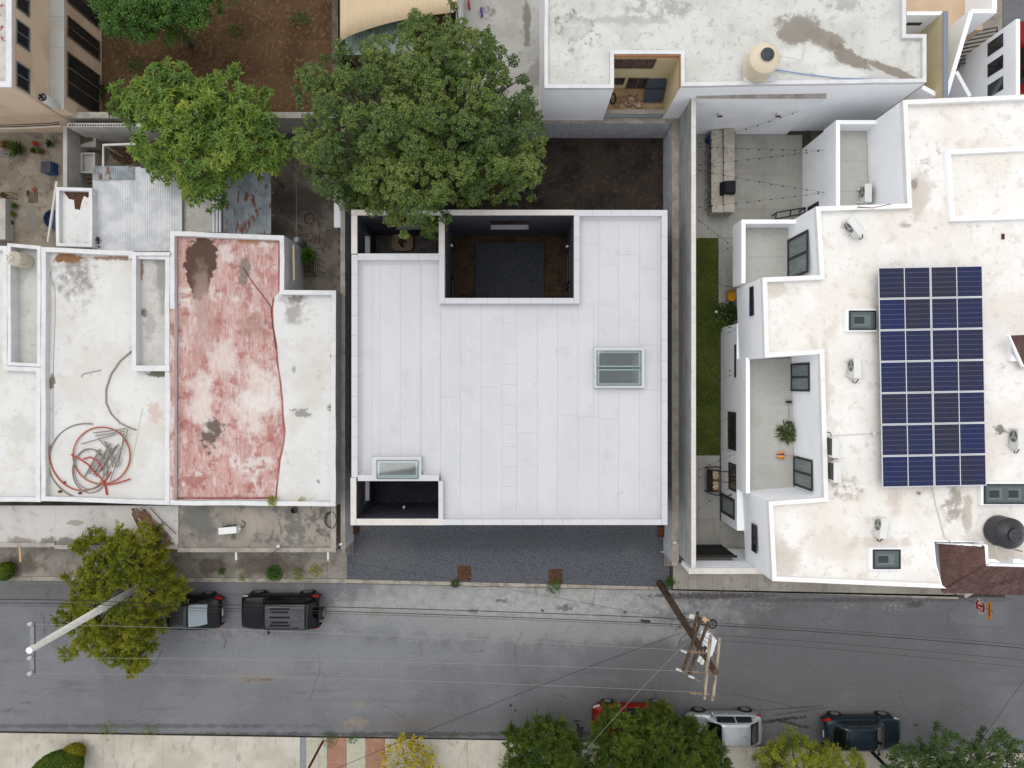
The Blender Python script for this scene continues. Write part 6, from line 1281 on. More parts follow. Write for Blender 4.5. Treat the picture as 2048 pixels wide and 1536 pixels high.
for i,(x,y) in enumerate(((34,413),(30,429),(25,446),(15,463),(9,391))): pot(('red pot with a green succulent','pot with a yellow-green bushy plant','round dark cactus pot','pot with a sprawling plant on a stand','small potted plant')[i]+' in the row along the left edge wall', x, y, .11, .16, M['terracotta'], (M['lfine'],M['lhedge'],M['ldark'],M['lfine'],M['ldark'])[i], .17, .1, .3, 110)
# ================================================================ CARS
def cat_(ks, t):
    """Catmull-Rom through key rows ks at parameter t in [0,len-1]"""
    n = len(ks); i = min(n-2, max(0, int(t))); f = t-i
    p0, p1, p2, p3 = (np.array(ks[max(0, min(n-1, i+d))], float) for d in (-1, 0, 1, 2))
    return .5*((2*p1)+(-p0+p2)*f+(2*p0-5*p1+4*p2-p3)*f*f+(-p0+3*p1-3*p2+p3)*f**3)
def patch(S, u0, u1, v0, v1, nu, nv, off=0.0, mirror=0, thick=.02):
    """grid on surface S, lifted by off along its normal; mirror 0: +y side, 1: -y side, 2: both sides across the middle"""
    mb = MB(); mb.smooth = True
    vs = np.linspace(v0, v1, nv+1)
    cols = [(v, 1) for v in vs] if mirror == 0 else [(v, -1) for v in vs] if mirror == 1 else [(v, -1) for v in vs[::-1]]+[(v, 1) for v in vs[1:]]
    for u in np.linspace(u0, u1, nu+1):
        for v, s in cols:
            p = S(u, v); e = 1e-3; du = S(u+e, v)-S(u-e, v); dv = S(u, v+e)-S(u, max(0, v-e)); nn = np.cross(du, dv); l = np.linalg.norm(nn); nn = nn/l if l > 1e-12 else np.array([0, 0, 1.])
            if nn[2]+nn[1]*.7 < 0: nn = -nn
            q = p+nn*off; mb.v.append((q[0], q[1]*s, q[2]))
    m = len(cols)
    for i in range(nu):
        for j in range(m-1):
            a = i*m+j; f = (a, a+1, a+m+1, a+m); mb.f.append(f)
    # orient faces up/out
    out = []
    for f in mb.f:
        a, b, c = (Vector(mb.v[f[k]]) for k in (0, 1, 2)); nn = (b-a).cross(c-a); cc = (a+c)/2; ref = Vector((0, cc.y*1.2, .6 if abs(cc.y) < .6 else .2))
        out.append(f if nn.dot(ref) >= 0 else f[::-1])
    mb.f = out; return mb
M['tyre'] = mat('tyre_rubber', (28,28,29), .85); M['rim'] = mat('alloy_rim', (176,176,174), .35, metal=.5); M['carglass'] = mat('car_glass', (16,20,22), .04, spec=.7); M['archblack'] = mat('black_arch_plastic', (24,24,26), .7)
M['lampred'] = mat('red_tail_lamp', (190,18,26), .15, spec=.6); M['lampclear'] = mat('clear_head_lamp', (206,208,200), .12, spec=.6); M['plate'] = mat('number_plate', (222,222,216), .5)
def paint(name, c, rough=.28, metal=.25): return mat(name, c, rough, [N(7,tuple(min(255,int(q*1.12+4)) for q in c),.52,.7,.35)], coat=.08, metal=metal, spec=.16)
def car(name, label, cat, x, y, rz, L, Wd, Ht, pm, body, cab, wb, glassm=None, seg='hatch', roofm=None, spare=False, wr=.31):
    """body: keys (x, halfwidth, z top, z shoulder); cab: (x cowl, x roof front, x roof rear, x glass base, z belt, half width top)"""
    t = thing(name, label, cat, (x, y, 0), rz); gm = glassm or M['carglass']
    def S(u, v):
        k = cat_(body, u*(len(body)-1)); X, w, zt, zs = k; zb = .24
        ring = [(0, zt+.012), (.5*w, zt), (.82*w, zt-.03), (.955*w, zs+(zt-zs)*.35), (1.0*w, zs-.06), (1.0*w, .52), (.965*w, .34), (.88*w, zb)]
        q = cat_(ring, v*(len(ring)-1)); return np.array([X, max(0, q[0]), q[1]])
    xc, xf, xr, xb, zbelt, wt = cab; xk = [xc, xc+(xf-xc)*.5, xf, xf+(xr-xf)*.35, xf+(xr-xf)*.7, xr, xr+(xb-xr)*.5, xb]; hk = [0, .56, .955, 1.0, 1.0, .95, .55, 0]
    wbelt = Wd/2*.93
    def G(u, v):
        X, h = cat_([(a, b) for a, b in zip(xk, hk)], u*7); ring = [(0, Ht), (wt*.55, Ht-.012), (wt*.86, Ht-.035), (wt*1.0, Ht-.10), (wt+(wbelt-wt)*.55, zbelt+(Ht-zbelt)*.45), (wbelt, zbelt-.04)]
        q = cat_(ring, v*(len(ring)-1)); f = q[1]-zbelt
        taper = 1-.10*max(0, (.5-h))*2
        return np.array([X, max(0, q[0])*taper, zbelt+f*h-(1-h)*.02])
    patch(S, 0, 1, 0, 1, 56, 20, 0, 2).build('body', pm, t, local=True)
    patch(G, .0, 1, 0, 1, 40, 14, 0, 2).build('cabin', pm, t, local=True)
    if roofm: patch(G, .30, .70, 0, .5, 12, 8, .006, 2).build('roof', roofm, t, local=True)
    patch(G, .035, .27, 0, .52, 10, 8, .008, 2).build('windscreen', gm, t, local=True)
    rw = patch(G, .735, .955, 0, .50, 10, 8, .008, 2).build('rear_window', (M['carglass'] if seg != 'saloon' else M['rearpale']), t, local=True)
    um = .50
    for s in (0, 1):
        for a, b in ((.20, um-.012), (um+.012, .80)): patch(G, a, b, .66, .95, 8, 4, .008, s).build('side_window', gm, t, local=True)
    us = np.linspace(0, 1, 400); X_ = np.array([S(u, .5)[0] for u in us]); ux = lambda q: float(us[np.argmin(abs(X_-q))])
    sgn = 1
    hood = patch(S, ux(body[0][0]-.12), ux(xc+.10), 0, .33, 12, 8, .004, 2).build('bonnet', pm, t, local=True)
    d1, d2, d3 = xc-.25, xc-.25-(xc-xb)*.36, xb+.45
    for s in (0, 1):
        for a, b in ((d1, d2+.012), (d2-.012, d3)):
            d = patch(S, ux(a), ux(b), .42, .86, 10, 8, .005, s).build('door', pm, t, local=True); ys = (1 if s == 0 else -1)*(Wd/2+.012)
            MB().obox((b+.16, ys, .80), (.09, 0, 0), (0, .012, 0), (0, 0, .014)).build('handle', pm, d, local=True)
    for wx in wb:
        for s in (-1, 1):
            MB().lathe([(wr+.055, -.05), (wr+.06, .012), (wr+.01, .014)], (wx, s*(Wd/2-.004), wr+.0), 26, (0, s, 0)).build('wheel_arch', M['archblack'], t, local=True)
            ty = MB().lathe([(wr*.66, -.2), (wr, -.19), (wr, -.02), (wr*.95, .012), (wr*.68, .02)], (wx, s*(Wd/2+.012), wr), 26, (0, s, 0)).build('wheel', M['tyre'], t, local=True)
            rm = MB().lathe([(wr*.67, .0), (wr*.67, .024), (wr*.60, .022), (wr*.56, .004)], (wx, s*(Wd/2+.012), wr), 24, (0, s, 0))
            for k in range(7):
                a = 2*math.pi*k/7; rm.obox((wx+math.cos(a)*wr*.32, s*(Wd/2+.03), wr+math.sin(a)*wr*.32), (math.cos(a)*wr*.3, 0, math.sin(a)*wr*.3), (-math.sin(a)*.03, 0, math.cos(a)*.03), (0, .008, 0))
            rm.build('rim', M['rim'], ty, local=True); 
    u0 = .035
    for s in (0, 1):
        patch(S, ux(body[0][0]-.03), ux(body[0][0]-.38), .40, .56, 6, 4, .008, s).build('headlight', M['lampclear'], t, local=True)
        patch(S, ux(body[-1][0]+.03), ux(body[-1][0]+.32), .40, .60, 6, 4, .008, s).build('tail_light', M['lampred'], t, local=True)
        ys = -1 if s else 1; MB().ball((xc-.32, ys*(Wd/2+.10), zbelt+.04), .1, 10, 6, (.7, 1.0, .75)).build('wing_mirror', pm if seg != 'suv' else M['archblack'], t, local=True)
        MB().bar((xc-.32, ys*(Wd/2-.06), zbelt), (xc-.32, ys*(Wd/2+.07), zbelt+.02), .06, .04).build('mirror_arm', M['archblack'], t, local=True)
    MB().obox((body[0][0]+.006, 0, .46), (.012, 0, 0), (0, Wd*.3, 0), (0, 0, .09)).build('grille', M['archblack'], t, local=True)
    MB().obox((body[-1][0]-.008, 0, .72), (.01, 0, 0), (0, .17, 0), (0, 0, .07)).build('number_plate', M['plate'], t, local=True)
    MB().bar((xc-.02, -.02, zbelt+.03), (xc-.25, .42, zbelt+.13), .015, .012).build('wiper', M['archblack'], t, local=True); MB().bar((xc-.02, -.55, zbelt+.03), (xc-.22, -.1, zbelt+.12), .015, .012).build('wiper', M['archblack'], t, local=True)
    MB().tube([(xr+.35, 0, Ht), (xr+.20, 0, Ht+.16)], .008, 5).build('aerial', M['archblack'], t, local=True)
    MB().box(body[-1][0]+.3, body[0][0]-.3, -Wd*.44, Wd*.44, .16, .3).build('underbody', M['archblack'], t, local=True)
    return t
M['rearpale'] = mat('pale_reflecting_rear_glass', (150,162,170), .08, spec=.6)
def hatchbody(L, w, d=0): h = L/2; return [(h,w*.60,.58,.5),(h-.06,w*.80,.70,.56),(h-.35,w*.95,.80,.64),(h-.75,w*.99,.88,.74),(h-1.15,w*1.0,.95,.82),(h-2.0,w*1.0,.97,.86),(-h+1.0,w*1.0,.99,.88),(-h+.45,w*.98,1.0,.86),(-h+.12,w*.90,.95,.78),(-h,w*.74,.80,.62)]
def saloonbody(L, w): h = L/2; return [(h,w*.60,.58,.5),(h-.06,w*.82,.68,.56),(h-.4,w*.96,.78,.64),(h-.9,w*1.0,.86,.74),(h-1.35,w*1.0,.93,.82),(h-2.3,w*1.0,.95,.86),(-h+1.2,w*1.0,.98,.88),(-h+.5,w*.96,1.02,.86),(-h+.12,w*.88,1.0,.80),(-h,w*.74,.84,.62)]
def suvbody(L, w): h = L/2; return [(h,w*.80,.70,.56),(h-.05,w*.92,.92,.74),(h-.2,w*.97,1.02,.82),(h-.6,w*1.0,1.06,.9),(h-1.15,w*1.0,1.08,.94),(h-2.0,w*1.0,1.08,.96),(-h+1.0,w*1.0,1.08,.96),(-h+.35,w*1.0,1.08,.95),(-h+.06,w*.96,1.04,.9),(-h,w*.88,.9,.7)]
h=2.1; car('parked_car', 'red hatchback parked under the feathery tree at the bottom', 'car', 6.35, -17.7, math.pi, 4.2, 1.72, 1.50, paint('red_paint',(146,22,24)), hatchbody(4.2,.86), (h-1.05,h-1.85,-h+.95,-h+.22,.96,.60), (1.28,-1.30))
h=1.98; car('parked_car', 'silver hatchback parked between the red car and the dark one', 'car', 11.12, -18.12, math.pi, 3.96, 1.68, 1.48, paint('silver_paint',(182,188,192),.3,.5), hatchbody(3.96,.84), (h-.98,h-1.72,-h+.85,-h+.18,.95,.58), (1.22,-1.24))
h=2.05; car('parked_car', 'dark blue-black hatchback parked furthest right at the bottom', 'car', 18.4, -18.35, 0, 4.1, 1.70, 1.48, paint('dark_teal_paint',(40,52,60),.22,.4), hatchbody(4.1,.85), (h-1.0,h-1.75,-h+1.0,-h+.35,.95,.58), (1.25,-1.28))
h=2.25; cs = car('parked_car', 'black saloon car with pale rear window half under the street tree', 'car', -17.45, -11.98, math.pi, 4.5, 1.76, 1.46, paint('black_paint',(26,26,30),.22,.2), saloonbody(4.5,.88), (h-1.2,h-2.0,-h+1.55,-h+.55,.95,.60), (1.38,-1.36), seg='saloon', roofm=mat('satin_black_roof',(52,52,58),.35,spec=.5))
cs_roof = MB()
for i in range(6): cs_roof.bar((-.45+i*.15,-.42,1.475),(-.45+i*.15,.42,1.475),.012,.01)
cs_roof.build('sunroof_bar', M['archblack'], cs, local=True)
h=2.05; cj = car('off_road_car', 'black boxy off-road car with a spare wheel on its rear door', 'car', -12.12, -11.92, math.pi, 4.1, 1.80, 1.74, paint('black_paint_suv',(22,22,27),.25,.15), suvbody(4.1,.88), (h-1.2,h-1.5,-h+.5,-h+.06,1.08,.66), (1.30,-1.30), seg='suv', roofm=mat('ribbed_black_roof',(58,58,64),.38,[N(1.6,(78,78,84),.5,.62,.5,st=(.4,3,1))],spec=.5), wr=.36)
for i,y in enumerate((-.42,-.26,.0,.26,.42)): MB().obox((-.25,y,1.755),(.52-.1*(i%2),0,0),(0,.045,0),(0,0,.008)).build('roof_rib', M['archblack'] if 0 else cj.children[2].data.materials[0], cj, local=True)
sp = MB().lathe([(.2,-.11),(.33,-.10),(.35,0),(.33,.10),(.22,.11)],(-2.2,.02,.98),24,(-1,0,0)).build('spare_wheel', M['tyre'], cj, local=True); MB().lathe([(.215,.09),(.2,.115),(.06,.13),(.01,.13)],(-2.2,.02,.98),20,(-1,0,0)).build('rim', M['rim'], sp, local=True)
for s in (-1,1): MB().tube([(.7,s*.58,1.755),(0.2,s*.59,1.775),(-1.2,s*.57,1.755)],.018,6).build('roof_rail', M['archblack'], cj, local=True)

cr = copy_tree(bpy.data.objects['parked_car'], None, (27.3,17.0,0), math.pi/2, 'red car cut by the right edge of the picture in the cross street')
# ================================================================ POLES, WIRES, SIGNS
def sagpts(a, b, sag, n=14):
    a, b = Vector(a), Vector(b); return [a.lerp(b, i/n)-Vector((0, 0, 4*sag*(i/n)*(1-i/n))) for i in range(n+1)]
ALB[0] = .92
M['concpole'] = mat('pale_concrete_pole', (240,239,234), .8, [N(4,(226,224,218),.45,.62,.7), N(10,(204,202,196),.6,.72,.5)])
ALB[0] = .72
pb = P(302,1160,.1); ptop = P(58,1301,9.7)
cp = thing('concrete_pole', 'pale concrete utility pole with steel crossarm rising through the street tree, left', 'utility pole', pb)
MB().tube([pb, Vector(pb).lerp(Vector(ptop),.5), ptop], [.19,.17,.13], 14).build('shaft', M['concpole'], cp)
pa = Vector(ptop)+Vector((.05,.1,-.35)); ya, yb_ = PY(1244,9.4), PY(1349,9.4)
MB().box(PX(61,9.4),PX(69,9.4),yb_,ya,9.33,9.43).build('crossarm', M['steel'], cp)
M['porcelain'] = mat('white_porcelain', (222,222,218), .25, spec=.5)
for y in (1248,1316,1347):
    q = P(60,y,9.5); ins = MB().lathe([(.03,0),(.075,.03),(.05,.07),(.08,.10),(.05,.14),(.07,.17),(.03,.22)],(q[0],q[1],9.43),14).build('insulator', M['porcelain'], cp); MB().lathe([(.02,0),(.02,.05),(.05,.06),(.02,.1)],(q[0]-.02,q[1],9.64),8).build('pin', M['steel'], ins)
MB().tube([(Vector(pb).lerp(Vector(ptop),.3)+Vector((.16*math.cos(a),.16*math.sin(a),0))) for a in [i*.6 for i in range(12)]],.02,5).build('band', M['steel'], cp)
# wooden pole
wb_ = P(1319,1166,.1); wt_ = P(1431,1345,10.6)
wp = thing('wooden_pole', 'tall brown wooden utility pole with double crossarms and transformer', 'utility pole', wb_)
W0, W1 = Vector(wb_), Vector(wt_); MB().tube([W0, W0.lerp(W1,.33), W0.lerp(W1,.66), W1], [.19,.17,.145,.12], 14).build('shaft', M['poleWood'], wp)
onp = lambda z: W0.lerp(W1, (z-.1)/10.5)
M['armwood'] = mat('grey_crossarm_wood', (172,158,142), .9, [N(9,(106,92,80),.45,.62,.8,st=(1,.15,1)), N(3,(172,158,142),.55,.7,.5)])
for a, b, z, m in (((1421,1271),(1408,1398),10.15,'armwood'),((1439,1275),(1425,1401),10.18,'armwood'),((1417,1243),(1378,1348),8.2,'poleWood'),((1401,1240),(1366,1342),8.2,'poleWood'),((1396,1223),(1383,1275),7.0,'poleWood')):
    A, B_ = Vector(P(*a,z)), Vector(P(*b,z)); o = MB().bar(A, B_, .10, .12).build('crossarm', M[m], wp)
    for f in (.06,.5,.94):
        c = A.lerp(B_,f); MB().lathe([(.018,0),(.018,.03)],(c.x,c.y,c.z+.06),8).build('bolt', M['black'], o)
M['ins'] = mat('grey_glaze_insulator', (124,132,124), .25, spec=.5); M['insb'] = mat('brown_link', (172,128,84), .6)
for (x,y,z) in ((1400,1304,9.6),(1403,1344,9.7),(1398,1386,10.1)):
    q = Vector(P(x,y,z)); i_ = MB()
    for k in range(3): i_.lathe([(.02,-.02),(.11,-.01),(.11,.01),(.02,.02)],(q.x-.18+k*.15,q.y,q.z),14,(1,0,0))
    o = i_.build('insulator', M['ins'], wp); MB().tube([(q.x-.35,q.y,q.z),(q.x+.38,q.y-.03,q.z+.03)],.03,6).build('link', M['insb'], o)
for (x,y) in ((1363,1301),(1353,1338),(1378,1352)):
    q = Vector(P(x,y,8.3)); f_ = MB().tube([q, q+Vector((.22,-.12,-.1))],.05,8).build('fuse_cutout', M['porcelain'], wp); MB().tube([q+Vector((.22,-.12,-.1)), q+Vector((.5,-.3,-.15))],.02,5).build('link', M['insb'], f_)
# transformer: white tank with lid on the right of the pole
tz_ = 6.9; c = Vector(P(1416,1290,tz_))
mb = MB(); poly = [(v[0],v[1]) for v in PL([(1402,1261),(1417,1266),(1435,1281),(1425,1312),(1415,1318),(1398,1292)],tz_)]
mb.prism(poly, tz_-1.0, tz_); tr = mb.build('transformer_tank', mat('white_transformer_paint',(230,232,236),.5), wp); md = tr.modifiers.new('bevel','BEVEL'); md.width=.03; md.segments=2
q = P(1410,1296,tz_); MB().lathe([(.09,0),(.09,.03),(.06,.05),(.01,.05)],(q[0],q[1],tz_),16).build('bushing', M['black'], tr)
q = P(1428,1298,tz_); MB().obox((q[0]+.02,q[1],tz_-.35),(.02,0,0),(-.1,.38,0),(0,0,.3)).build('cooling_fin', M['steel'], tr)
for x,y in ((1399,1318),(1405,1323)): q=P(x,y,tz_-.1); MB().obox((q[0],q[1],tz_-.1),(.05,.12,0),(.06,-.03,0),(0,0,.03)).build('bracket', M['porcelain'], tr)
for (x,y,r_) in ((1425,1248,.2),(1407,1243,.17),(1396,1238,.1)):
    q = Vector(P(x,y,6.5)); mb = MB()
    for k in range(3): mb.tube([(q.x+(r_-.02*k)*math.cos(a),q.y+(r_-.02*k)*math.sin(a),q.z+.02*k) for a in [2*math.pi*i/24 for i in range(25)]],.018,5)
    for k in range(4): a=k*math.pi/4; mb.bar((q.x-r_*math.cos(a),q.y-r_*math.sin(a),q.z),(q.x+r_*math.cos(a),q.y+r_*math.sin(a),q.z),.012,.012)
    mb.build('cable_coil', M['cable'], wp)
q = P(1411,1240,6.6); MB().obox(q,(.12,-.1,0),(.06,.07,0),(0,0,.06)).build('splice_box', mat('tan_box',(206,176,128),.6), wp)
q = P(1386,1233,6.8); MB().obox(q,(.16,-.03,0),(.02,.09,0),(0,0,.06)).build('street_lamp_head', M['porcelain'], wp)
rr = random.Random(5); mb = MB()
for i in range(14):
    a = onp(rr.uniform(5.2,7.4)); b_ = a+Vector((rr.uniform(-.7,.8),rr.uniform(-.5,.6),rr.uniform(-.3,.3))); mb.tube([a,(a+b_)/2+Vector((rr.uniform(-.2,.2),rr.uniform(-.2,.2),-.2)),b_],.012,5)
mb.build('loose_cable', M['cable'], wp)
# wires
def wire(label, a, b, sag=.25, r=.012, m='cable', name='overhead_wire', mid=None):
    pts = sagpts(a, b, sag) if mid is None else [p for k in range(len(mid)+1) for p in sagpts(([a]+mid)[k], (mid+[b])[k], sag)[:-1]]+[Vector(b)]
    return single(name, MB().tube(pts, r*.75, 5), M[m], label, 'overhead wire')
ends = [(1385,1302,9.6),(1388,1343,9.7),(1382,1384,10.1)]
for i, ((x,y,z), y0) in enumerate(zip(ends, (1248,1316,1347))):
    wire('pale power line from the concrete pole to the wooden pole, %s of three' % ('uppermost','middle','lowest')[i], P(60,y0,9.62), P(x,y,z), .35, .009, 'wire')
wire('thick black telephone cable along the street, upper one, left of the wooden pole', P(-120,1200,5.6), P(1375,1238,6.2), .3, .022, 'cable', mid=[P(290,1207,5.6)]); wire('thick black telephone cable along the street, lower one, with a splice sleeve', P(-120,1208,5.6), P(1372,1250,6.1), .3, .02, 'cable', mid=[P(285,1214,5.6)])
wire('thin black cable beside the thick telephone cables', P(-120,1214,5.5), P(1372,1254,6.0), .35, .01, 'cable', mid=[P(283,1220,5.5)])
q = Vector(P(1300,1243,6.05)); single('splice_sleeve', MB().tube([P(1281,1241.5,6.02),P(1283,1241.7,6.02),P(1299,1243,6.04),P(1301,1243,6.04)],[.03,.06,.06,.03],8), M['black'], 'black splice sleeve on the telephone cable left of the wooden pole', 'cable sleeve')
wire('service wire slanting from the wooden pole to the mast on the mildewed porch', P(1375,1246,6.4), P(553,1104,3.0), .5, .008); wire('dark twisted service cable slanting down left to the lower pavement', P(1362,1266,6.6), P(620,1560,3.2), .35, .014); wire('pale twisted service cable running down to the bottom edge near the red car', P(1372,1286,6.8), P(1105,1580,3.4), .3, .012, 'wire')
for i,(y0,y1,z,r_) in enumerate(((1244,1290,6.4,.01),(1249,1297,6.2,.02),(1268,1322,6.0,.01),(1278,1338,5.8,.009))): wire('overhead cable running right from the wooden pole, %s of four' % ('uppermost','second','third','lowest')[i], P(1400,y0,z), P(2200,y1+14,z), .3, r_)
wire('black wire crossing the lower right corner of the street', P(1930,1530,4.0), P(2200,1170,5.2), .2, .012)
wire('thin wire from the wooden pole towards the brown bushes on the right', P(1440,1386,9.8), P(1640,1430,4.5), .3, .008)
wire('wire down from the roof edge to the wooden pole past the boundary wall', P(1376,1150,4.4), P(1384,1262,6.8), .2, .008)
# stop sign
M['signred'] = mat('red_sign', (176,18,28), .45); M['signwhite'] = mat('white_sign_paint', (236,236,232), .5); M['signorange'] = mat('orange_sign', (226,138,20), .5)
sb = P(1906,1186,.13); ss = thing('stop_sign', 'red octagonal ALTO stop sign on a grey post with a small orange sign above', 'stop sign', sb)
MB().tube([sb,(sb[0]+.02,sb[1],3.35)],.03,8).build('post', M['steel'], ss)
sx = sb[0]-.045; zc3 = 2.42; ro = .40
def octa(x, r, th): 
    mb = MB(); pts = [(r*math.cos(math.pi/8+k*math.pi/4), r*math.sin(math.pi/8+k*math.pi/4)) for k in range(8)]
    v = [(x-th, sb[1]+p[0], zc3+p[1]) for p in pts]+[(x, sb[1]+p[0], zc3+p[1]) for p in pts]; mb._add(v,[tuple(range(8))[::-1],tuple(range(8,16))]+[(i,(i+1)%8,8+(i+1)%8,8+i) for i in range(8)]); return mb
pl = octa(sx, ro, .006).build('plate', M['signwhite'], ss); octa(sx-.0065, ro-.025, .003).build('red_field', M['signred'], pl)
def letters(x, txt, h, parent, m):
    """block letters on a plate facing -x; reading direction -y"""
    strokes = {'A':[((0,0),(.35,1)),((.35,1),(.7,0)),((.14,.38),(.56,.38))],'L':[((.05,1),(.05,0)),((.05,.06),(.6,.06))],'T':[((0,.94),(.7,.94)),((.35,1),(.35,0))],'O':[((.05,.1),(.05,.9)),((.65,.1),(.65,.9)),((.05,.93),(.65,.93)),((.05,.07),(.65,.07))]}
    wtot = 3.05; ofs = (0, .82, 1.48, 2.34)
    for i, ch in enumerate(txt):
        mb = MB()
        for a, b in strokes[ch]:
            ya = sb[1]+(wtot/2-(ofs[i]+a[0]))*h*.62; yb2 = sb[1]+(wtot/2-(ofs[i]+b[0]))*h*.62; mb.bar((x,ya,zc3-h/2+a[1]*h),(x,yb2,zc3-h/2+b[1]*h),.05,.006,up=(1,0,0))
        mb.build('letter', m, parent)
letters(sx-.014, 'ALTO', .34, pl, M['signwhite'])
o = MB().box(sx-.006,sx,sb[1]-.44,sb[1]+.44,3.0,3.2).build('orange_plate', M['signorange'], ss); 
for k in range(5): MB().box(sx-.010,sx-.0065,sb[1]-.26+k*.11,sb[1]-.18+k*.11,3.05,3.14).build('mark', mat('signdark',(96,50,20),.6), o)
# red pipe post at the bottom, posts
single('red_post', MB().tube([P(646,1482,.13), (P(646,1482,.13)[0]-.05, P(646,1482,.13)[1]-.1, 2.6)], .06, 10), mat('dark_red_paint',(110,24,28),.5), 'dark red steel post on the lower pavement beside the brown stripes', 'post')
single('black_post', MB().tube([P(1742,1502,.13), (P(1742,1502,.13)[0], P(1742,1502,.13)[1], 2.4)], .09, 10), M['black'], 'black round post between the yellow-green tree and the dark car', 'post')
# string lights over the lawn and patio
def string(label, pts, sag=.12):
    t = thing('string_lights', label, 'string lights', pts[0], group='string lights over the lawn'); mb = MB(); bl = []
    for a, b in zip(pts, pts[1:]):
        q = sagpts(a, b, sag, 10); mb.tube(q, .006, 4); L = (Vector(b)-Vector(a)).length; n = max(2, int(L/.62))
        for k in range(n): f = (k+.5)/n; c = Vector(a).lerp(Vector(b), f)-Vector((0,0,4*sag*f*(1-f))); bl.append(c)
    mb.build('cable', M['cable'], t)
    me = None
    for c in bl:
        if me is None:
            o = MB().lathe([(.018,0),(.02,-.05),(.03,-.07),(.028,-.12),(.005,-.14)],(0,0,0),8).build('bulb', M['black'], t, local=True); me = o.data
        else: o = bpy.data.objects.new('bulb', me); COL.objects.link(o); o.parent = t
        o.location = c-Vector(pts[0])
WZ=4.4; wp_ = lambda y: (8.64, PY(y,WZ), WZ)
fa = lambda y, X=11.06, z=2.85: (X, PY(y,z), z)
string('string lights from the boundary wall to the patio wall', [wp_(290), (PX(1598,3.4), 13.30, 3.4)])
string('string lights zigzag over the patio, far pair', [wp_(293), (15.44, PY(300,2.95), 2.95), wp_(330)]); string('string lights zigzag over the patio, near pair', [wp_(338), (15.44, PY(385,2.95), 2.95), wp_(415)])
string('string lights zigzag at the top of the lawn', [wp_(432), (10.93, PY(492,2.9), 2.9), wp_(530)]); string('string lights zigzag over the lawn by the yellow chair', [wp_(548), (10.93, PY(575,2.9), 2.9), wp_(615)])
string('string lights zigzag over the lawn by the leafy shrub', [wp_(622), fa(659), wp_(700)]); string('string lights zigzag over the middle of the lawn', [wp_(708), fa(746), wp_(788)]); string('string lights zigzag over the lower lawn', [wp_(795), fa(830), wp_(868)]); string('string lights zigzag at the bottom of the lawn', [wp_(872), fa(908), wp_(945)]); string('string lights zigzag over the swing seat', [wp_(953), fa(968), wp_(1025)])
# ================================================================ SMALL THINGS
# hose heap on the white roof: each coil a thing
M['hosegrey'] = mat('grey_conduit', (150,142,134), .6, vary=.1); M['hoseor'] = mat('orange_conduit', (184,98,66), .55); M['hosered'] = mat('red_conduit', (190,52,40), .55)
def arc(cx, cy, r, a0, a1, z=LR+.05, n=40, sq=1.0, wob=0): return [P(cx+(r+wob*math.sin(3*a))*math.cos(a), cy-(r*sq)*math.sin(a), z+.03*math.sin(5*a)) for a in [R(a0+(a1-a0)*i/n) for i in range(n+1)]]
def hose(label, pts, r, m, cat='hose', group='old hoses on the white roof'): single('hose', MB().tube(pts, r, 7), M[m], label, cat, group)
hose('large orange hose ring on the white roof', arc(203,911,57,60,420,LR+.10), .035, 'hoseor'); hose('orange hose arc sweeping round the lower left of the heap', arc(165,905,66,170,330,LR+.05,sq=1.15), .038, 'hoseor')
hose('grey hose arc on the left of the heap', arc(172,922,75,80,265,LR+.04,sq=1.0), .032, 'hosegrey'); hose('inner grey hose ring in the heap', arc(180,942,35,-20,330,LR+.06,sq=1.25), .028, 'hosegrey'); hose('smaller inner grey hose loop in the heap', arc(178,938,30,40,380,LR+.13,sq=1.35), .026, 'hosegrey')
hose('long grey hose arc curving up towards the roof pan', [P(x,y,LR+.05) for x,y in ((263,702),(240,722),(222,748),(212,778),(212,806),(222,828),(240,846),(256,854),(272,860))], .036, 'hosegrey')
hose('red broken hose piece across the middle of the ring', [P(x,y,LR+.16) for x,y in ((142,909),(158,917),(176,929),(190,945),(203,958),(210,968))], .035, 'hosered'); hose('short red hose curve inside the ring', [P(x,y,LR+.12) for x,y in ((166,918),(180,914),(196,922),(206,940))], .035, 'hosered'); hose('red hose stub at the bottom of the heap', [P(x,y,LR+.08) for x,y in ((210,970),(214,990))], .045, 'hosered')
hose('orange hose end pointing right out of the ring', [P(x,y,LR+.12) for x,y in ((214,970),(236,966),(260,958))], .035, 'hosered')
rs = random.Random(3)
for i in range(8):
    x0 = 170+i*5.2+rs.uniform(-2,2); a = P(x0,953-i*.8+rs.uniform(-6,6),LR+.08+.04*(i%3)); b_ = P(x0+32+rs.uniform(-6,6),896-i*1.2+rs.uniform(-8,8),LR+.10+.03*(i%2)); hose('straight grey conduit in the bundle inside the orange ring', [a,b_], .03, 'hosegrey', 'conduit', 'straight grey conduits in the heap')
for i,(a,b_) in enumerate((((186,866),(252,857)),((190,872),(248,862)),((162,888),(230,868)),((208,882),(234,935)),((212,884),(226,935)),((196,876),(224,910)),((248,866),(236,932)),((256,858),(220,962)))): hose('loose grey conduit thrown across the orange ring', [P(*a,LR+.14+.01*i),Vector(P(*a,LR+.15+.01*i)).lerp(Vector(P(*b_,LR+.15)),.5)+Vector((.03,0,.02)),P(*b_,LR+.14)], .028, 'hosegrey', 'conduit', 'loose grey conduits over the ring')
hose('thin white stick lying right of the hose heap', [P(285,815,LR+.02),P(262,935,LR+.02)], .014, 'pvc', 'stick', None)
single('metal_bracket', MB().tube([P(162,754,LR+.03),P(166,748,LR+.03),P(202,740,LR+.03)],.018,5), M['steel'], 'thin bent metal bracket on the white roof above the hoses', 'bracket')
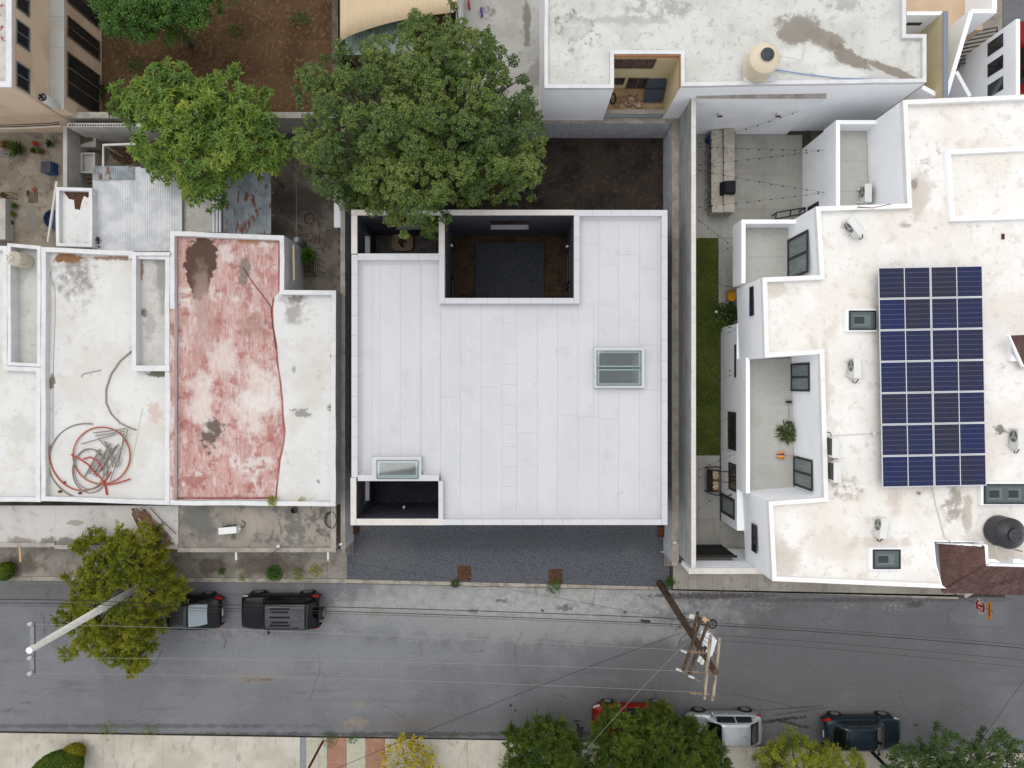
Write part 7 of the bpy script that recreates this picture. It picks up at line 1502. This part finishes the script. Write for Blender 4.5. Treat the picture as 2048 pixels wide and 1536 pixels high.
single('cable_run', MB().tube([P(x,y,LR+.02) for x,y in ((88,510),(100,545),(110,580),(110,640),(107,720),(106,800),(106,880))],.010,5), M['wire'], 'thin grey cable along the left parapet of the hose roof', 'cable')
single('roof_cable', MB().tube([P(x,y,LR+.03) for x,y in ((486,535),(505,565),(525,590),(542,614),(545,650),(552,700))],.022,5), mat('brown_cable',(104,72,62),.7), 'brown cable crossing the red roof towards its wavy edge', 'cable')
for i,(x,y) in enumerate(((120,983),(180,986),(168,965))): single('roof_block', MB().obox(P(x-20*i,y,LR+.05),(.07,.02,0),(-.02,.05,0),(0,0,.04)), M['rust'], ('left','middle','upper')[i]+' small brown block lying near the hose heap', 'block')
# bundles of sticks on the porch roof
M['stick'] = mat('brown_sticks', (122,88,66), .85, [N(4,(150,124,100),.45,.6,.8)], vary=.25)
for i in range(34):
    a0 = (rs.uniform(262,300), rs.uniform(1014,1030)); b0 = (a0[0]+rs.uniform(14,62), a0[1]+rs.uniform(40,70))
    if i > 26: a0 = (rs.uniform(318,350), rs.uniform(1066,1088)); b0 = (a0[0]-rs.uniform(20,60), a0[1]+rs.uniform(-4,10))
    z = PZ-.05+.012*(i%9)+.01; single('stick', MB().tube([P(*a0,z+.1*(i%4==0)), P((a0[0]+b0[0])/2+rs.uniform(-3,3),(a0[1]+b0[1])/2,z+.03), P(*b0,z)], .022, 6), M['stick'], 'brown stick in the heap on the porch roof behind the street tree', 'stick', 'heap of brown sticks on the porch roof')
single('black_bucket', MB().lathe([(.12,0),(.15,.22),(.13,.22),(.11,.03),(.01,.03)],(*P(589,1020,PZ)[:2],PZ-.075),16), M['black'], 'round black bucket against the parapet of the mildewed porch roof', 'bucket')
mb = MB(); q = P(658,1040,PZ)
for k in range(7): mb.tube([(q[0]+(.26+.02*math.sin(k*2))*math.cos(a)+.02*k,q[1]+(.36+.02*k*.5)*math.sin(a),PZ-.06+.012*k) for a in [2*math.pi*i/26 for i in range(27)]],.010,4)
single('cable_coil', mb, M['cable'], 'coil of thin black cable at the right end of the mildewed porch roof', 'cable coil')
t = thing('service_mast', 'thin service mast with a white meter cap on the porch edge', 'mast', (*P(556,1098,2.7)[:2],PZ-.08)); 
MB().tube([(0,0,0),(-.05,-.05,.75)],.02,6).build('pipe', M['rust'], t, local=True); MB().lathe([(.07,0),(.09,.04),(.09,.16),(.05,.2)],(.0,.12,.05),14).build('meter', M['pvc'], t, local=True); MB().bar((-.5,-.35,.7),(.15,.1,.75),.04,.04).build('crossbar', M['rust'], t, local=True)
single('camera_white', MB().obox(P(682,1088,2.2),(.08,.03,0),(-.02,.05,0),(0,0,.05)), M['pvc'], 'small white security camera on the left block wall end', 'camera'); single('camera_white', MB().obox(P(1350,1085,2.2),(.08,.03,0),(-.02,.05,0),(0,0,.05)), M['pvc'], 'small white security camera on the right block wall end', 'camera')
single('pvc_elbow', MB().tube([P(1322,1104,.3),P(1333,1103,.3),P(1333,1096,.3)],.03,6), M['pvc'], 'white plastic pipe elbow beside the right block wall', 'pipe'); single('red_hose', MB().tube([P(1332,1104,.14),P(1334,1110,.14),P(1335,1117,.14)],.02,5), M['hosered'], 'short red hose end beside the white pipe elbow', 'hose')
# left patio things
q = P(107,340,.1); t = thing('wheelie_bin', 'blue bin with a dark grey lid on the left patio', 'bin', q); MB().obox((.02,0,.24),(.24,0,0),(0,.30,0),(0,0,.24)).build('body', mat('bluebin',(44,84,140),.5), t, local=True); MB().obox((-.04,0,.52),(.26,0,0),(0,.29,0),(0,0,.045)).build('lid', mat('greylid',(58,62,70),.5), t, local=True)
single('leaning_pole', MB().tube([P(114,363,2.3),P(96,484,1.7)],.065,10), M['pvc'], 'long cream pole leaning down along the left patio wall', 'pole')
q = P(16,310,.1); t = thing('hollow_block', 'grey hollow concrete block on the left patio near the plant pots', 'block', q)
MB().box(-.2,.2,-.09,.09,0,.19).build('block', M['cap'], t, local=True); 
for k in (-1,0,1): MB().box(k*.12-.04,k*.12+.04,-.05,.05,.19,.194).build('hole', M['black'], t, local=True)
q = P(66,395,.1); t = thing('floor_hatch', 'dark square hatch with loose tiles on the left patio', 'hatch', q); MB().box(-.25,.25,-.28,.28,0,.03).build('plate', M['darkwall'], t, local=True); MB().obox((.1,.42,.03),(.09,.06,0),(-.06,.09,0),(0,0,.02)).build('tile', M['terracotta'], t, local=True); MB().obox((-.25,.22,.04),(.06,.02,0),(-.02,.12,0),(0,0,.03)).build('tile', M['rust'], t, local=True)
q = P(112,440,.1); single('round_basin', MB().lathe([(.42,0),(.5,.3),(.46,.3),(.38,.06),(.01,.06)],(q[0],q[1],.1),26), mat('navybasin',(52,66,104),.6), 'round blue basin behind the leaning cream pole', 'basin')
t = thing('plant_rack', 'small rusty plant rack on the left patio edge', 'rack', P(24,394,.1))
for k in range(3): MB().bar((-.25,.15-k*.15,.45),(.35,.1-k*.15,.45),.03,.02).build('slat', M['rust'], t, local=True)
for x in (-.22,.3): MB().box(x-.015,x+.015,-.15,-.12,0,.44).build('leg', M['rust'], t, local=True); MB().box(x-.015,x+.015,.1,.13,0,.44).build('leg', M['rust'], t, local=True)
single('white_shed_corner', MB().box(PX(-60,.8),PX(8,.8),PY(478,.8),PY(396,.8),.1,.7), M['oldwhite'], 'low white shed corner at the left edge of the patio', 'shed')
for i in range(3): 
    single('wall_cable', MB().tube(sagpts((PX(-40,2.6),PY(256,2.6)-.0+i*.05,2.5+.1*i),(PX(122,2.6),PY(252,2.6)+i*.05,2.6+.1*i),.1),.022,6), M['pvc'] if i==0 else M['cable'], ('white','upper black','lower black')[i]+' cable strung along the foot of the tan house', 'cable')
# rear yard between the houses
t = thing('planter_box', 'long wooden planter with green ferns beside the red-roofed house', 'planter', P(622,528,.1)); 
for sx in (-1,1): MB().box(sx*.3-.02,sx*.3+.02,-.62,.62,0,.35).build('board', M['wood'], t, local=True)
for sy in (-1,1): MB().box(-.28,.28,sy*.6-.02,sy*.6+.02,0,.35).build('board', M['wood'], t, local=True)
MB().box(-.28,.28,-.58,.58,0,.3).build('soil', M['soil'], t, local=True)
n=260; d=nrm(rng.normal(size=(n,3))*np.array([1,1,.4])+np.array([0,0,.7])); o3=np.array(P(620,520,.1)); leafmesh('fern', o3+np.array([0,.15,.35])+d*rng.random((n,1))*.3*np.array([1,1.6,1]), d, np.array([0,0,1])+rng.normal(size=(n,3))*.4, .2*rng.uniform(.6,1.2,n), .07, M['lfine'], t)
q = P(606,488,.1); t = thing('gas_tank', 'grey gas cylinder with a pale top at the rear corner of the red-roofed house', 'gas tank', q); MB().lathe([(.2,0),(.21,.05),(.21,1.0),(.17,1.1),(.08,1.14)],(0,0,0),20).build('cylinder', mat('gascyl',(128,132,130),.5), t, local=True); MB().lathe([(.12,1.13),(.12,1.26),(.10,1.26),(.09,1.16)],(0,0,0),16).build('collar', mat('palecollar',(176,196,196),.5), t, local=True)
single('garden_hose', MB().tube([P(x,y,.13) for x,y in ((600,470),(622,466),(632,478),(628,486),(622,480),(634,470),(648,482),(652,492),(644,498),(638,486),(640,460),(636,440),(624,436)) ],.016,6), mat('reddish_hose',(130,62,52),.6), 'reddish garden hose looped on the dim rear yard', 'hose')
single('black_hose', MB().tube([P(618+10*math.cos(a),437+11*math.sin(a),.12) for a in [i*.35 for i in range(20)]],.014,5), M['cable'], 'black hose loop on the dim rear yard', 'hose')
single('yard_table', MB().box(PX(668,.9),PX(683,.9),PY(455,.9),PY(385,.9),.85,.9).box(PX(668,.9),PX(670,.9),PY(453,.9),PY(450,.9),.1,.85).box(PX(680,.9),PX(682,.9),PY(392,.9),PY(389,.9),.1,.85), M['pwall'], 'narrow white table along the block wall of the rear yard', 'table')
t = thing('clothes_rail', 'black clothes rail with cross bars standing in the rear yard', 'rail', P(645,530,.1)); MB().bar((0,.75,1.1),(0,-.75,1.1),.04,.04).build('rail', M['black'], t, local=True)
for y in (.7,.15,-.15,-.7): MB().tube([(0,y,1.1),(.1,y,.0)],.015,5).build('leg', M['black'], t, local=True)
single('clothes_line', MB().tube(sagpts(P(592,478,3.2),P(590,300,2.2),.15),.007,4), M['wire'], 'clothes line stretched over the dim rear yard', 'clothes line')
mb = MB(); q = P(193,483,2.4)
for k in range(12): mb.ball((q[0]+rs.uniform(-.18,.18),q[1]+rs.uniform(-.25,.25),2.36+rs.uniform(0,.1)),rs.uniform(.05,.1),7,5,(1,1,.6))
single('dark_debris', mb, mat('burnt_debris',(48,42,46),.8,[N(9,(120,104,90),.5,.6,.8)]), 'dark lump of debris on the lower left of the white tin roof', 'debris')
# dog on its bed in the small courtyard
q = P(806,486,.15); t = thing('dog_bed', 'beige padded dog bed in the small rear courtyard', 'dog bed', (q[0],q[1],.11)); MB2 = M['bedcloth'] = mat('beige_bed_cloth',(164,144,118),.9,[N(6,(140,120,98),.5,.65,.6)])
mb = MB(); mb.ball((0,0,0),1,24,10); mb.v=[(math.copysign(abs(v[0])**.35,v[0])*.56, math.copysign(abs(v[1])**.35,v[1])*.45, v[2]*.13+.12) for v in mb.v]; mb.build('cushion', MB2, t, local=True)
MB().tube([(math.copysign(abs(math.cos(a))**.4,math.cos(a))*.52, math.copysign(abs(math.sin(a))**.4,math.sin(a))*.41, .2) for a in [2*math.pi*i/40 for i in range(41)]],.055,8).build('rim', MB2, t, local=True); MB().box(-.36,.3,-.05,.0,.245,.25).build('seam', M['wood'], t, local=True)
def skin(name, chain, edges, radii, m, parent, lvl=2):
    me = bpy.data.meshes.new(name); me.from_pydata(chain, edges, []); o = bpy.data.objects.new(name, me); COL.objects.link(o); o.parent = parent; me.materials.append(m)
    md = o.modifiers.new('skin','SKIN'); o.modifiers.new('sub','SUBSURF').levels = lvl; o.modifiers['sub'].render_levels = lvl; md.use_smooth_shade = True
    for i, r_ in enumerate(radii): me.skin_vertices[0].data[i].radius = (r_, r_)
    me.skin_vertices[0].data[0].use_root = True; return o
dg = thing('dog', 'brown brindle dog curled up asleep on the beige bed', 'dog', (q[0],q[1],.33))
brin = mat('brindle_fur',(92,62,40),.9,[N(16,(44,30,24),.48,.6,.85,st=(1,.4,1)),N(4,(132,92,58),.56,.68,.6)])
pts=[(.0,.14,.06),(-.1,.06,.07),(-.13,-.06,.08),(-.06,-.17,.08),(.02,-.24,.07),(.05,-.31,.045),(.09,.14,.05),(.17,.07,.04),(.19,-.0,.03),(-.02,.05,.03),(.06,.0,.02),(.12,.03,.02),(-.04,-.10,.02),(.06,-.12,.01),(.12,-.18,.01),(.06,.20,.04),(.14,.17,.02)]
ed=[(0,1),(1,2),(2,3),(3,4),(4,5),(0,6),(6,7),(7,8),(1,9),(9,10),(10,11),(2,12),(12,13),(13,14),(0,15),(15,16)]
skin('body', pts, ed, [.10,.105,.10,.075,.065,.032,.075,.05,.03,.05,.035,.025,.05,.032,.024,.03,.012], brin, dg)
for s in (-1,1): mb=MB(); mb._add([(.02+s*.05,-.2,.12),(.02+s*.09,-.22,.10),(.02+s*.085,-.27,.09)],[(0,1,2),(2,1,0)]); mb.build('ear', mat('dark_ear',(40,28,24),.9), dg, local=True)
# roof pipes on the right house
single('roof_pipe', MB().tube([P(1862,962,UR+.05),P(1872,1010,UR+.05),P(1890,1076,UR+.05),P(1905,1086,UR+.05)],.022,6), M['pvc'], 'white pipe running down the roof from the solar panels', 'pipe'); single('roof_pipe', MB().tube([P(1668,871,UR+.04),P(1760,866,UR+.04)],.018,6), M['pvc'], 'white pipe from the terrace edge to the solar panels', 'pipe'); single('roof_pipe', MB().tube([P(1715,414,UR+.3),P(1745,416,UR+.27),P(1782,408,UR+.27)],.02,6), M['rust'], 'brown pipe along the parapet near the skewed air conditioner', 'pipe')
single('roof_vent', MB().lathe([(.07,0),(.07,.12),(.05,.12),(.04,.02)],(*P(1836,986,UR)[:2],UR),12), mat('ventbeige',(206,188,162),.7), 'small round roof vent below the solar panels', 'vent'); single('roof_vent', MB().lathe([(.05,0),(.05,.3),(.07,.3),(.07,.36),(.01,.37)],(*P(1741,866,UR)[:2],UR),12), M['pvc'], 'small white mushroom vent left of the solar panels', 'vent')
t = thing('pipe_stand', 'white pipe legs and black bar below the black water tank', 'pipe', P(2000,1100,UR))
for (a,b_) in (((1992,1094),(1994,1120)),((2027,1088),(2028,1122))): MB().tube([P(*a,UR+.9),P(*b_,UR+.2)],.025,6).build('leg', M['pvc'], t)
MB().tube([P(1985,1088,UR+.5),P(2045,1103,UR+.5)],.02,6).build('bar', M['black'], t)
# pipes of the cream tank
t = thing('tank_pipework', 'white and blue pipes beside the cream water tank', 'pipe', P(1560,120,5.9)); MB().tube([P(1554,111,6.6),P(1580,116,6.2),P(1605,120,5.95),P(1610,90,5.95)],.02,6).build('white_pipe', M['pvc'], t); MB().tube([P(1548,139,5.95),P(1600,147,5.93),P(1680,157,5.93),P(1850,160,5.95)],.02,6).build('blue_hose', mat('bluehose',(96,150,200),.5), t); MB().tube([P(1545,140,6.0),P(1566,108,6.5)],.018,6).build('white_pipe', M['pvc'], t)
single('tank_stand', MB().box(PX(1485,5.9),PX(1545,5.9),PY(166,5.9),PY(120,5.9),NR+.01,6.12), M['lparapet'], 'low white plinth under the cream water tank', 'plinth')
# bags by the kerb
mb = MB()
for (x,y,s) in ((1027,1489,.16),(1042,1492,.18),(1036,1506,.17)): p=P(x,y,.2); mb.ball((p[0],p[1],.25),s,10,7,(.8,1.2,.8))
for i,(x,y,s) in enumerate(((1027,1489,.16),(1043,1491,.18),(1036,1507,.17))):
    p=P(x,y,.13); mb=MB().ball((p[0],p[1],.13+s*.75),s,12,8,(.8,1.25,.8)); mb.v=[(v[0]+.012*math.sin(v[1]*40),v[1]+.012*math.sin(v[0]*46),v[2]+.01*math.sin(v[0]*50+v[1]*31)) for v in mb.v]; single('litter_bag', mb, mat('white_bag%d'%i,(206,206,212),.5,[N(8,(150,150,160),.5,.62,.6)]), ('left','right','lower')[i]+' white litter bag on the pavement beside the feathery tree', 'bag', 'white litter bags')
single('dark_bin', MB().lathe([(.2,0),(.22,.6),(.24,.62),(.24,.68),(.01,.7)],(*P(348,1140,.12)[:2],.12),18), M['black'], 'dark round bin on the pavement right of the street tree', 'bin')
single('garden_light', MB().lathe([(.02,0),(.02,.25),(.07,.28),(.07,.36),(.01,.4)],(*P(1429,625,.1)[:2],.1),12), M['pvc'], 'small white ball light at the edge of the lawn', 'garden light')
